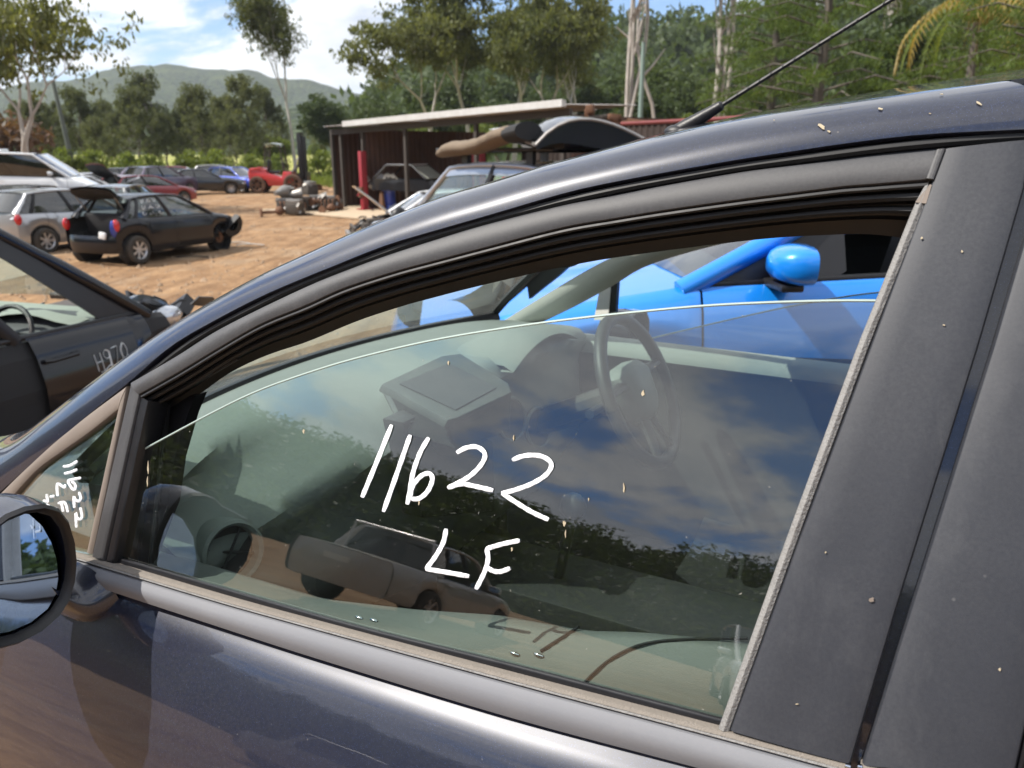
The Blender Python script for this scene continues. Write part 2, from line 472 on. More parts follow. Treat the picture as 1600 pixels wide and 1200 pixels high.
def dup(root, loc, rz=0.0, scale=1.0, label=None, group=None):
    r = root.copy(); COL.objects.link(r)
    r.location = loc; r.rotation_euler = (0, 0, rz)
    r.scale = (scale, scale, scale) if not isinstance(scale, tuple) else scale
    if label:
        r['label'] = label
    if group:
        r['group'] = group
    for ch in list(root.children):
        c = ch.copy(); COL.objects.link(c); c.parent = r
        for gch in list(ch.children):
            d = gch.copy(); COL.objects.link(d); d.parent = c
    return r


# ------------------------------------------------------------------ picture geometry
CAM = np.array([0, 0, CAMZ])
_U = np.array([0, math.sin(PITCH), math.cos(PITCH)]); _F = np.array([0, math.cos(PITCH), -math.sin(PITCH)])


def ray(u, v):
    return _F + np.array([1.0, 0, 0]) * (u - 800) / FPX - _U * (v - 600) / FPX


def on_z(u, v, z=0.0):
    r = ray(u, v); k = (z - CAMZ) / r[2]
    return CAM + r * k


def at_depth(u, v, y):
    """world point on the ray of a pixel at distance y ahead of the camera"""
    r = ray(u, v)
    return CAM + r * (y / r[1])


def smoothstep(a, b, x):
    t = min(1.0, max(0.0, (x - a) / (b - a)))
    return t * t * (3 - 2 * t)


def seg_dist(x, y, ax, ay, bx, by):
    dx, dy = bx - ax, by - ay
    t = max(0, min(1, ((x - ax) * dx + (y - ay) * dy) / (dx * dx + dy * dy)))
    return math.hypot(x - ax - t * dx, y - ay - t * dy)


def bez(p0, p1, p2, n):
    p0, p1, p2 = (np.array(p, float) for p in (p0, p1, p2))
    return [p0 * (1 - t) ** 2 + p1 * 2 * t * (1 - t) + p2 * t * t for t in np.linspace(0, 1, n)]


def resamp(pts, n, smooth=True):
    """evenly resample a polyline, rounding it with a Catmull-Rom curve first"""
    P = [np.array(p, float) for p in pts]
    if smooth and len(P) > 2:
        Q = []
        for i in range(len(P) - 1):
            p0, p1, p2, p3 = P[max(i - 1, 0)], P[i], P[i + 1], P[min(i + 2, len(P) - 1)]
            for t in np.linspace(0, 1, 8, endpoint=False):
                Q.append(0.5 * ((2 * p1) + (-p0 + p2) * t + (2 * p0 - 5 * p1 + 4 * p2 - p3) * t * t + (-p0 + 3 * p1 - 3 * p2 + p3) * t ** 3))
        Q.append(P[-1]); P = Q
    P = np.array(P)
    d = np.r_[0, np.cumsum(np.linalg.norm(np.diff(P, axis=0), axis=1))]
    s = np.linspace(0, d[-1], n)
    return [np.array([np.interp(x, d, P[:, k]) for k in range(P.shape[1])]) for x in s]
# ------------------------------------------------------------------ the near car: its own frame (x forward, y to the left side, z up)
PSI = R(62.0)
ZB = 0.95                                        # belt line above the car's ground
CF = np.array([-math.sin(PSI), math.cos(PSI), 0]); CN = np.array([-math.cos(PSI), -math.sin(PSI), 0])
P0 = CAM + ray(650, 1010) * 0.80
CBASE = P0 - np.array([0, 0, ZB])
CROT = math.atan2(CF[1], CF[0])
WID = 1.52                                       # glass to glass at the belt


def cloc(P):
    d = P - CBASE
    return np.array([d @ CF, d @ CN, d[2]])


def cworld(X, Y, Z):
    return CBASE + CF * X + CN * Y + np.array([0, 0, Z])


CCAM = cloc(CAM)


def side(h):
    """y of the body side above the belt line"""
    return -(0.30 * h + 0.25 * max(h, 0.0) ** 2)


def cray(u, v):
    r = ray(u, v)
    return np.array([r @ CF, r @ CN, r[2]])


def hit(u, v, off=0.0):
    r = cray(u, v); lo = 0.3
    def gg(k):
        p = CCAM + r * k
        return p[1] - side(p[2] - ZB) - off
    while gg(lo) * gg(lo + 0.01) > 0 and lo < 5:
        lo += 0.01
    hi = lo + 0.01
    for _ in range(30):
        m = (lo + hi) / 2
        if gg(lo) * gg(m) <= 0: hi = m
        else: lo = m
    return CCAM + r * lo


def on_ax(u, v, ax, val):
    r = cray(u, v)
    return CCAM + r * ((val - CCAM[ax]) / r[ax])


def onY(u, v, Y): return on_ax(u, v, 1, Y)
def onX(u, v, X): return on_ax(u, v, 0, X)
def onH(u, v, h): return on_ax(u, v, 2, h + ZB)


def mirY(p):
    return np.array([p[0], -WID - p[1], p[2]])


YARD_SEG = (CBASE[0] + CF[0] * 1.2, CBASE[1] + CF[1] * 1.2, CBASE[0] - CF[0] * 2.6, CBASE[1] - CF[1] * 2.6)


def gz(x, y):
    """height of the ground: a bank of dirt carries the near cars, the yard lies lower"""
    d = min(seg_dist(x, y, *YARD_SEG), seg_dist(x - CN[0] * -2.6, y - CN[1] * -2.6, *YARD_SEG))
    z = max(CBASE[2] * (1 - smoothstep(1.9, 6.2, d)), 0.50 * (1 - smoothstep(2.4, 4.2, seg_dist(x, y, 1.6, 4.0, 2.2, 11.0))))
    zb = 0.956 + 0.035 * min(14.0, max(0.0, -y - 3))
    z = max(z, zb * (1 - smoothstep(-2.5, 0.5, y)) * (1 - smoothstep(4, 9, x)))
    r = math.hypot(x, y)
    z += 0.05 * mnoise.noise((x * 0.35, y * 0.35, 0.3)) * smoothstep(2, 9, r)
    z += 0.02 * mnoise.noise((x * 1.7, y * 1.7, 5.3)) * smoothstep(2.0, 6, d)
    if y > 55:
        z += 0.6 * mnoise.noise((x * 0.03, y * 0.03, 2.2)) * smoothstep(55, 95, y)
    return z


def ground_sheet():
    m, t, out = mat('yard_dirt_and_grass')
    geo = t.add('ShaderNodeNewGeometry')
    pos = geo.outputs['Position']
    sp = t.add('ShaderNodeSeparateXYZ', {0: pos})
    n_big = t.noise(pos, 0.35, 5, 0.6)
    n_mid = t.noise(t.scale(pos, (1, 0.45, 1)), 2.2, 7, 0.65)
    n_fin = t.noise(pos, 14, 6, 0.7)
    dirt = t.mix(t.ramp(n_mid, [(0.3, (0, 0, 0)), (0.7, (1, 1, 1))]), (0.185, 0.100, 0.050, 1), (0.46, 0.292, 0.158, 1))
    dirt = t.mix(t.ramp(n_fin, [(0.35, (.55, .55, .55)), (0.6, (0, 0, 0))]), dirt, (0.13, 0.078, 0.045, 1))
    dirt = t.mix(t.ramp(n_big, [(0.52, (0, 0, 0)), (0.66, (.6, .6, .6))]), dirt, (0.34, 0.27, 0.19, 1))
    trk = t.noise(t.add('ShaderNodeMapping', {'Vector': pos, 'Rotation': (0, 0, 0.5), 'Scale': (1.7, 0.10, 1)}).outputs[0], 1.6, 4, 0.6)
    dirt = t.mix(t.ramp(trk, [(0.52, (0, 0, 0)), (0.62, (.42, .42, .42))]), dirt, (0.15, 0.085, 0.045, 1))
    peb = t.ramp(t.voro(pos, 9.0), [(0.06, (1, 1, 1)), (0.13, (0, 0, 0))])
    dirt = t.mix(t.math('MULTIPLY', peb, 0.55), dirt, (0.45, 0.38, 0.30, 1))
    gr = t.mix(t.noise(pos, 0.5, 6, 0.7), (0.12, 0.15, 0.030, 1), (0.40, 0.40, 0.095, 1))
    gr = t.mix(t.ramp(t.noise(pos, 0.06, 4), [(0.45, (0, 0, 0)), (0.65, (.7, .7, .7))]), gr, (0.46, 0.41, 0.17, 1))
    edge = t.math('ADD', sp.outputs[1], t.math('MULTIPLY', t.math('SUBTRACT', t.noise(pos, 0.25, 5), 0.5), 10.0))
    fy = t.math('MULTIPLY', t.math('SUBTRACT', edge, 56.0), 0.5, True)
    fx = t.math('MULTIPLY', t.math('SUBTRACT', t.math('ADD', t.math('MULTIPLY', sp.outputs[0], -1.0), t.math('MULTIPLY', t.math('SUBTRACT', t.noise(pos, 0.3, 5), 0.5), 8.0)), 30.0), 0.5, True)
    fb = t.math('MULTIPLY', t.math('SUBTRACT', t.math('MULTIPLY', edge, -1.0), 75.0), 0.5, True)
    fx = t.math('MULTIPLY', fx, t.math('MULTIPLY', t.math('SUBTRACT', sp.outputs[1], 14.0), 0.2, True))
    f = t.math('MAXIMUM', t.math('MAXIMUM', fy, fx), fb)
    base = t.mix(f, dirt, gr)
    p = t.add('ShaderNodeBsdfPrincipled', {'Base Color': base, 'Roughness': 0.95, 'Specular IOR Level': 0.2})
    hgt = t.math('ADD', t.math('MULTIPLY', n_mid, 0.6), t.math('MULTIPLY', n_fin, 0.4))
    b = t.add('ShaderNodeBump', {'Height': hgt, 'Strength': 0.9, 'Distance': 0.10})
    t.l.new(b.outputs[0], p.inputs['Normal'])
    t.l.new(p.outputs[0], out.inputs[0])
    rad = [0.0] + list(np.geomspace(0.8, 60, 64)) + list(np.geomspace(70, 3400, 20))
    na = 120
    vs = [(0, 0, gz(0, 0))]; fs = []
    for r in rad[1:]:
        for k in range(na):
            a = 2 * math.pi * k / na
            x, y = r * math.sin(a), r * math.cos(a)
            vs.append((x, y, gz(x, y)))
    for k in range(na):
        fs.append((0, 1 + (k + 1) % na, 1 + k))
    for i in range(len(rad) - 2):
        for k in range(na):
            a0 = 1 + i * na + k; a1 = 1 + i * na + (k + 1) % na
            fs.append((a0, a1, a1 + na, a0 + na))
    o = raw('ground', vs, fs, m, smooth=True)
    o['kind'] = 'structure'


ground_sheet()

# ---- outlines read off the photograph, laid onto the car's side
L1 = [(-100, 850), (0, 768), (80, 698), (140, 646), (200, 598), (268, 540), (340, 498), (410, 462), (480, 432), (520, 416), (600, 384), (680, 360), (760, 337),
      (880, 302), (960, 284), (1080, 262), (1160, 248), (1240, 236), (1320, 224), (1440, 210), (1600, 202), (1700, 197)]
L2 = [(208, 598), (280, 556), (340, 518), (410, 482), (480, 449), (520, 432), (600, 402), (680, 376), (760, 352), (880, 322), (960, 307), (1040, 291),
      (1160, 270), (1240, 260), (1320, 251), (1360, 246), (1472, 235)]
L3 = [(221, 617), (280, 584), (340, 548), (410, 508), (480, 479), (540, 452), (620, 426), (680, 410), (760, 389), (880, 358), (960, 344), (1040, 331),
      (1160, 314), (1240, 304), (1320, 294), (1360, 291), (1453, 283)]
L4 = [(300, 624), (360, 582), (420, 554), (480, 534), (560, 501), (630, 478), (670, 467), (760, 444), (890, 415), (1000, 397), (1186, 374), (1294, 367), (1360, 366), (1399, 380)]
NEAR = thing('parked_car', 'dark blue hatchback filling the foreground with 11622 LF on its half open front window', 'car', CBASE, CROT)


def px(line, off, n, smooth=True):
    return [hit(u, v, off) for u, v in resamp(line, n, smooth)]


def band(mb, A, B, off_top, thick, lip=0.003, crown=0.0):
    """raised strip between two outlines: rounded edges, real thickness (A, B: equal length lists lying on the side)"""
    rings = []
    for a, b in zip(A, B):
        a, b = np.array(a), np.array(b)
        w_ = b - a; L = np.linalg.norm(w_); k = min(0.3, lip / max(L, 1e-5))
        out = np.array([0, 1.0, 0.33]); out /= np.linalg.norm(out)
        sec = [a - out * thick, a + out * (off_top - lip), a + w_ * k * 0.35 + out * (off_top - lip * 0.3), a + w_ * k + out * off_top]
        for f in (0.25, 0.5, 0.75):
            sec.append(a + w_ * (k + (1 - 2 * k) * f) + out * (off_top + crown * 4 * f * (1 - f)))
        sec += [b - w_ * k + out * off_top, b - w_ * k * 0.35 + out * (off_top - lip * 0.3), b + out * (off_top - lip), b - out * thick]
        rings.append(sec)
    mb.loft(rings, True, True)


def strip(name, a, b, m, off=0.004, thick=0.008, n=60, lip=0.003, crown=0.0, parent=None, smooth=True, po=0.0):
    mb = MB()
    band(mb, px(a, po, n, smooth), px(b, po, n, smooth), off, thick, lip, crown)
    return mb.build(name, m, parent or NEAR)


# window frame over the front door, its corner post, the rubber gap round it
strip('window_frame', L2, L3, 'trim', 0.005, 0.012, 90, 0.003, 0.002)
strip('frame_post', [(208, 598), (147, 868)], [(221, 617), (164, 876)], 'trim', 0.004, 0.012, 12, 0.003)
gapA = [(u, v - 1) for u, v in L1]
gapB = [(2, 778), (88, 704), (205, 606)] + [(u + 1, v + 5) for u, v in L2[1:]] + [(1600, 228), (1700, 224)]
strip('roof_seal', gapA, gapB, 'seal', -0.010, 0.01, 80, 0.002, 0.002)
mb = MB()
gm = [((a[0] + b[0]) / 2, (a[1] + b[1]) / 2 - 1) for a, b in zip(resamp(gapA, 60), resamp(gapB, 60))]
mb.tube([hit(u, v, -0.006) for u, v in gm], 0.0042, 7)
mb.build('seal_bead', 'rubber', NEAR)
# seals inside the window opening, stepping inwards
def lerpline(a, b, f, n=60):
    return [tuple(p * (1 - f) + q * f) for p, q in zip(resamp(a, n), resamp(b, n))]
L4x = [(236, 660)] + L4[:-1] + [(1413, 372)]
def inner_steps():
    fr = [0.0, 0.10, 0.16, 0.34, 0.40, 0.62, 0.70, 1.0]
    offs = [0.001, -0.002, -0.012, -0.013, -0.024, -0.030, -0.045, -0.055]
    a = resamp(L3, 70); b = resamp(L4x, 70)
    rows = []
    for f, o in zip(fr, offs):
        rows.append([hit(*(p * (1 - f) + q * f), o) for p, q in zip(a, b)])
    mb = MB(); mb.loft(list(zip(*rows)), False, False)
    mb.build('window_seal', 'seal', NEAR)
    mb = MB()
    for f, o, r in ((0.07, 0.001, 0.0022), (0.27, -0.009, 0.0035), (0.52, -0.020, 0.003)):
        mb.tube([hit(*(p * (1 - f) + q * f), o) for p, q in zip(a, b)], r, 6)
    mb.build('seal_bead', 'rubber', NEAR)
inner_steps()
# pale trim of the A-pillar glimpsed between seal and glass
mb = MB()
mb.slab([hit(u, v, -0.034) for u, v in [(271, 606), (354, 558), (372, 562), (280, 616)]], (0, -0.004, 0))
mb.build('pillar_trim', 'greyplastic', NEAR)
# rubber channels at the front and rear edge of the pane
strip('front_channel', [(221, 619), (166, 877)], [(232, 627), (178, 880)], 'seal', 0.001, 0.03, 8, 0.002)
strip('rear_channel', [(1444, 292), (1429, 319), (1340, 540), (1230, 838), (1123, 1137)], [(1455, 291), (1447, 320), (1359, 540), (1248, 842), (1141, 1141)],
      'grey_rubber', 0.004, 0.012, 40, 0.003, 0.0015, smooth=False)
mb = MB()
mb.slab([hit(u, v, 0.006) for u, v in [(1430, 316), (1453, 288), (1456, 289), (1447, 318)]], (0, -0.004, 0))
mb.build('channel_end', 'brown_trim', NEAR)
# black inner post behind the front channel, seen through the gap over the pane
mb = MB()
mb.slab([hit(u, v, -0.05) for u, v in [(220, 640), (250, 622), (305, 618), (292, 650), (272, 720), (262, 790), (225, 885), (170, 885)]], (0, -0.02, 0))
mb.build('inner_post', 'seal', NEAR)
mb = MB()
for a, b in (((245, 640), (212, 880)), ((262, 632), (236, 880))):
    mb.tube([hit(*a, -0.045), hit(*b, -0.045)], 0.004, 6)
mb.build('seal_bead', 'rubber', NEAR)

# quarter light in front of the post
Q_OUT = [(202, 603), (120, 664), (70, 706), (0, 775), (-60, 838)]
Q_IN = [(188, 640), (140, 678), (100, 706), (60, 736), (16, 784), (-30, 836)]
strip('quarter_trim', Q_OUT, Q_IN, 'brown_trim', 0.004, 0.01, 40, 0.003, 0.001)
strip('quarter_trim', [(202, 604), (175, 738), (148, 866)], [(188, 641), (166, 738), (138, 862)], 'brown_trim', 0.0035, 0.01, 24, 0.003, 0.001)
strip('quarter_seal', [(204, 602), (150, 866)], [(209, 600), (148.5, 868)], 'seal', -0.004, 0.01, 8, 0.001)
mb = MB()
mb.slab([hit(u, v, -0.002) for u, v in [(189, 639), (140, 676), (100, 704), (60, 734), (-40, 836), (-40, 840), (60, 852), (138, 866)]], (0, -0.004, 0))
mb.build('quarter_glass', 'glass_front', NEAR, smooth=0)

# the wound-down pane
TOPG = [(196, 716), (208, 711), (320, 651), (400, 612), (480, 583), (560, 559), (670, 533), (780, 514), (890, 499), (1000, 487), (1100, 478), (1195, 473), (1300, 470), (1368, 470)]
def pane(name, top, bottom, off, m, n=48, rows=14):
    a = resamp(top, n); b = resamp(bottom, n, False)
    out_ = []; in_ = []
    for i in range(rows + 1):
        f = i / rows
        out_.append([hit(*(p * (1 - f) + q * f), off) for p, q in zip(a, b)])
    mb = MB(); mb.loft(out_, False, False)
    return mb.build(name, m, NEAR, smooth=60)
pane('front_window', TOPG, [(150, 890), (176, 900), (560, 1005), (900, 1100), (1130, 1160)], -0.012, 'glass_front')
mb = MB()
mb.tube([hit(u, v, -0.012) for u, v in resamp(TOPG, 60)], 0.0014, 6)
m_, t_, o_ = mat('ground_glass_edge')
p_ = t_.add('ShaderNodeBsdfPrincipled', {'Base Color': (0.50, 0.62, 0.58, 1), 'Roughness': 0.25, 'Transmission Weight': 0.25})
t_.l.new(p_.outputs[0], o_.inputs[0]); M['glass_edge'] = m_
mb.build('glass_edge', 'glass_edge', NEAR)

# white marker writing on the panes
def glyph(strokes, org, sc, wpx, off, name='marker_digit', m='marker', jag=0.12):
    mb = MB()
    for st in strokes:
        pts = resamp([(org[0] + x / sc, org[1] + y / sc) for x, y in st], max(6, 5 * len(st)), len(st) > 2)
        n = len(pts)
        L, Rr = [], []
        for i, p in enumerate(pts):
            d = pts[min(i + 1, n - 1)] - pts[max(i - 1, 0)]
            d = d / (np.linalg.norm(d) + 1e-9)
            nn = np.array([-d[1], d[0]])
            k = wpx / 2 * (1 + jag * math.sin(i * 1.7 + st[0][0]) * 0.6) * (0.72 if i in (0, n - 1) else 1)
            L.append(hit(*(p + nn * k), off)); Rr.append(hit(*(p - nn * k), off))
        rings = []
        for a, b in zip(L, Rr):
            m2 = (a + b) / 2
            rings.append([a, m2 + np.array([0, 0.0007, 0.0002]), b, m2 - np.array([0, 0.0003, 0])])
        mb.loft(rings, True, True)
    return mb.build(name, m, NEAR)
WO = (520, 640)
for st in ([[(368, 95), (275, 325), (183, 548)]], [[(484, 158), (400, 400), (316, 638)]],
           [[(600, 175), (545, 270), (500, 400), (480, 520), (465, 592)], [(482, 548), (500, 475), (555, 412), (605, 400), (622, 438), (592, 510), (540, 555), (492, 558)]],
           [[(775, 270), (830, 240), (900, 233), (950, 275), (930, 340), (850, 420), (718, 490)], [(722, 488), (800, 465), (870, 475), (1002, 505)]],
           [[(1122, 315), (1200, 288), (1300, 290), (1365, 335), (1340, 400), (1250, 460), (1130, 505), (1055, 522)], [(1057, 522), (1130, 570), (1240, 638), (1348, 688)]],
           [[(708, 745), (690, 830), (640, 920), (582, 996)], [(580, 996), (700, 1015), (852, 1042)]],
           [[(1168, 818), (1060, 840), (958, 870)], [(960, 868), (970, 930), (950, 1010), (895, 1122)], [(955, 978), (1000, 1008), (1050, 1012), (1108, 990)]]):
    glyph(st, WO, 4.0, 7.2, -0.0105)
QO = (60, 700)
for st in ([[(290, 218), (370, 205), (458, 152)]], [[(303, 300), (380, 282), (455, 250)]],
           [[(500, 350), (420, 365), (350, 385), (370, 440), (408, 488), (432, 470), (425, 420), (385, 395)]],
           [[(475, 515), (495, 590), (468, 625), (432, 605), (415, 572), (420, 700)]],
           [[(490, 697), (510, 800), (485, 838), (452, 815), (436, 760), (444, 932)]],
           [[(312, 425), (300, 462), (222, 422), (224, 565)]], [[(135, 572), (190, 562)]],
           [[(230, 652), (308, 640), (345, 752)], [(270, 648), (290, 745)]],
           [[(97, 540), (110, 640)], [(55, 618), (100, 628)]]):
    glyph(st, QO, 7.5, 4.2, 0.0005)
# droppings and a dry seed stuck to the panes
for (u, v, a, b) in ((1005, 614, 3.2, 5.5), (475, 674, 2, 4), (975, 762, 1.8, 9), (882, 818, 3, 5), (884, 834, 1.2, 8), (701, 567, 1.6, 4), (803, 684, 1.4, 5), (800, 858, 1.8, 4),
                     (806, 1046, 2, 5), (655, 784, 1.3, 6), (920, 780, 1.2, 3), (232, 730, 1.4, 12), (231, 752, 1.1, 10)):
    mb = MB()
    mb.slab([hit(u + .72 * a * math.cos(t) * (1 + .4 * math.sin(3 * t + u)), v + .8 * b * math.sin(t) * (1 + .25 * math.cos(4 * t + v)), -0.0112) for t in np.linspace(0, 2 * math.pi, 13)[:-1]], (0, 0.0008, 0))
    mb.build('dry_speck', 'seed', NEAR)

for (u, v, a, b, o_, m_) in ((1362, 937, 4, 4, .0085, 'brown_trim'), 
                             (1290, 863, 1.3, 1.3, .0085, 'seed'), (1245, 1100, 2.4, 1, .0085, 'seed'), (1562, 1046, 2, 2, .0085, 'seed'), (1503, 393, 1.6, 1.6, .0085, 'seed'), (1440, 372, 1.8, 2, .0085, 'seed'), (1475, 508, 2, 1.2, .0085, 'seed')):
    mb = MB()
    mb.slab([hit(u + a * math.cos(t) * (1 + .3 * math.sin(3 * t + u)), v + b * math.sin(t) * (1 + .3 * math.cos(2 * t + v)), o_) for t in np.linspace(0, 2 * math.pi, 10)[:-1]], (0, 0.0005, 0.0002))
    mb.build('dust_mark', m_, NEAR)
# belt moulding: tan rubber lip above, broad satin strip under it
TAN_T = [(-40, 826), (60, 849), (115, 862), (176, 880), (320, 923), (462, 963), (800, 1053), (1080, 1126), (1322, 1189)]
TAN_B = [(-40, 834), (60, 857), (115, 871), (176, 889), (320, 932), (416, 959), (800, 1064), (1080, 1138), (1318, 1203)]
GRY_B = [(-40, 860), (60, 886), (115, 901), (176, 922), (320, 969), (503, 1028), (800, 1118), (1080, 1193), (1310, 1255)]
strip('belt_lip', TAN_T, TAN_B, 'tan_rubber', 0.006, 0.02, 60, 0.002, 0.001)
mb = MB()
mb.tube([p + np.array([0, 0.0075, 0.001]) for p in px([((a[0] + b[0]) / 2, (a[1] + b[1]) / 2) for a, b in zip(TAN_T, TAN_B)], 0.0, 50)], 0.0012, 5)
mb.build('lip_groove', 'grey_rubber', NEAR)
strip('belt_moulding', [(u, v + 1) for u, v in TAN_B], GRY_B, 'belt', 0.0095, 0.02, 60, 0.004, 0.0035)
strip('belt_seal', [(176, 872), (320, 914), (560, 982), (800, 1042), (1128, 1128)], [(176, 884), (320, 926), (560, 994), (800, 1056), (1128, 1142)], 'seal', -0.006, 0.01, 30, 0.002)
# rear door: moulding, pillar cover, gap
strip('pillar_cover', [(1453, 293), (1360, 541), (1250, 838), (1142, 1138)], [(1601, 292), (1529, 540), (1398, 960), (1330, 1190)], 'pillar', 0.006, 0.012, 40, 0.004, 0.001, smooth=False)
strip('pillar_cover', [(1474, 236), (1453, 293)], [(1616, 221), (1598, 300)], 'pillar', 0.006, 0.012, 10, 0.004, 0.001, smooth=False)
strip('seam_strip', [(1462, 238), (1446, 282)], [(1477, 236), (1459, 284)], 'trim', 0.0075, 0.008, 8, 0.002, smooth=False)
strip('door_gap', [(1640, 216), (1598, 300), (1528, 540), (1398, 960), (1326, 1190), (1306, 1260)], [(1664, 214), (1622, 300), (1552, 540), (1420, 960), (1349, 1192), (1330, 1260)], 'navy', -0.016, 0.01, 40, 0.002, smooth=False)
strip('rear_pillar_cover', [(1623, 294), (1551, 540), (1419, 960), (1347, 1192)], [(1850, 260), (1780, 520), (1640, 960), (1585, 1205)], 'pillar', 0.006, 0.012, 40, 0.004, 0.002, smooth=False)
strip('rear_frame', [(1640, 216), (1800, 200)], [(1623, 293), (1800, 270)], 'pillar', 0.004, 0.012, 12, 0.004)
strip('rear_belt_lip', [(1345, 1190), (1600, 1240)], [(1343, 1203), (1600, 1256)], 'tan_rubber', 0.006, 0.02, 12, 0.002, 0.001)
strip('belt_end', [(1322, 1189), (1330, 1191)], [(1319, 1203), (1327, 1205)], 'chrome', 0.007, 0.02, 4, 0.001, smooth=False)
strip('belt_end', [(1341, 1190), (1348, 1191)], [(1338, 1203), (1346, 1205)], 'chrome', 0.007, 0.02, 4, 0.001, smooth=False)
strip('rear_channel', [(1850, 262), (1780, 520), (1640, 960), (1585, 1205)], [(1880, 262), (1800, 520), (1655, 960), (1600, 1205)], 'seal', 0.002, 0.012, 12, 0.003, smooth=False)

# ---- roof and pillars
KR = [(-60, 742), (0, 682), (30, 676), (66, 660), (112, 626), (160, 590), (230, 538), (312, 484), (420, 424), (500, 387), (580, 351), (690, 307), (760, 286), (860, 255)]
def ridge():
    """3-D ridge of the cant rail and A-pillar"""
    pts = []
    for u, v in resamp([(-70, 700), (-30, 688)] + KR[1:], 34):
        s_ = hit(u, v)
        pts.append(onY(u, v, s_[1] - 0.058))
    for u, v in resamp([(860, 256), (980, 224), (1066, 204), (1140, 188), (1280, 165), (1440, 143), (1600, 122), (1700, 110)], 26)[1:]:
        pts.append(onY(u, v, -0.275))
    return pts
KP = ridge()
KP = [p for p in resamp(KP, 70)]
l1p = resamp([hit(u, v, 0.004) for u, v in L1], 76)
def match(p, line):
    """point of a line at the same x, interpolated"""
    xs = np.array([q[0] for q in line]); o = np.argsort(xs)
    return np.array([np.interp(p[0], xs[o], np.array([q[k] for q in line])[o]) for k in range(3)])
# sections from the door gap over the rail to the middle of the roof
NS = 60
secs = []
xs_rail = np.linspace(0.83, -0.50, NS)
CT = [onY(u, v, -WID / 2) for u, v in ((1700, 88), (1600, 102), (1440, 126), (1280, 154), (1140, 180), (1066, 198), (980, 219))]
ct_x = np.array([p[0] for p in CT]); ct_z = np.array([p[2] for p in CT])
HEAD_X = 0.17                                     # windscreen header at the middle
WS_BASE = lambda y: (0.845 - 0.16 * ((y + WID / 2) / 0.68) ** 2, ZB + 0.03)
kx = np.array([p[0] for p in KP]); ko = np.argsort(kx)
lx = np.array([p[0] for p in l1p]); lo_ = np.argsort(lx)
def L1at(x): return np.array([x, np.interp(x, lx[lo_], np.array([p[1] for p in l1p])[lo_]), np.interp(x, lx[lo_], np.array([p[2] for p in l1p])[lo_])])
def Kat(x): return np.array([x, np.interp(x, kx[ko], np.array([p[1] for p in KP])[ko]), np.interp(x, kx[ko], np.array([p[2] for p in KP])[ko])])
def Tat(x): return np.array([x, -WID / 2, np.interp(x, ct_x, ct_z)])
def rail_section(x, n=12):
    # the ridge lies ahead of the gap line at equal picture height, so run the section slightly forward
    a = L1at(x); k = Kat(min(x + 0.05, 1.2))
    c = np.array([(a[0] * 0.4 + k[0] * 0.6), a[1] - 0.004, a[2] + (k[2] - a[2]) * 0.92])
    return bez(a, c, k, n)
def mirrored(rings):
    return [[mirY(p) for p in r] for r in rings]
rings = [rail_section(x) for x in xs_rail]
lip_ = [[r[0] + np.array([0, -0.022, -0.004]), r[0] + np.array([0, -0.004, -0.003])] + r for r in rings]
for side_rings in (lip_, mirrored(lip_)):
    mb = MB(); mb.loft(side_rings, False, False)
    mb.build('roof_rail', 'navy', NEAR, smooth=60)
for x, k, a, b in ((-0.33, 3, .0022, .0045), (-0.332, 2, .0012, .0016), (-0.385, 5, .0018, .0018), (-0.44, 7, .0011, .0009), (-0.455, 4, .0012, .0026), (-0.30, 6, .0007, .0007), (-0.415, 3, .0008, .0006), (-0.36, 7, .0006, .0006)):
    sec_ = rail_section(x); p_ = sec_[k]; tn = sec_[k + 1] - sec_[k - 1]; tn /= np.linalg.norm(tn); sx_ = np.array([1.0, 0, 0]); nn = np.cross(sx_, tn); nn = nn if nn[1] > 0 else -nn
    mb = MB(); mb.slab([p_ + nn * .0012 + sx_ * a * math.cos(t) * (1 + .35 * math.sin(3 * t + x * 40)) + tn * b * math.sin(t) * (1 + .3 * math.cos(2 * t + x * 90)) for t in np.linspace(0, 2 * math.pi, 9)[:-1]], nn * .0006); mb.build('dry_speck', 'seed', NEAR)
# roof skin between the rails, behind the header
def roof_skin():
    rows = []
    for i, f in enumerate(np.linspace(0, 1, 22)):
        x_mid = HEAD_X - f * 0.70
        row = []
        for j, s in enumerate(np.linspace(-1, 1, 25)):
            xx = x_mid - (0.05 * s * s) * (1 - f)
            k = Kat(xx); tt = Tat(min(xx, 0.10))
            if xx > 0.05:
                tt = np.array([xx, -WID / 2, Tat(0.05)[2] - (xx - 0.05) * 0.34])
            half = k[1] + WID / 2
            z = tt[2] - 0.005 + (k[2] - tt[2] + 0.005) * abs(s) ** 1.15
            row.append((xx, -WID / 2 + half * s, z))
        rows.append(row)
    mb = MB(); mb.loft(rows, False, False)
    return mb.build('roof', 'navy', NEAR, smooth=60)
roof_skin()
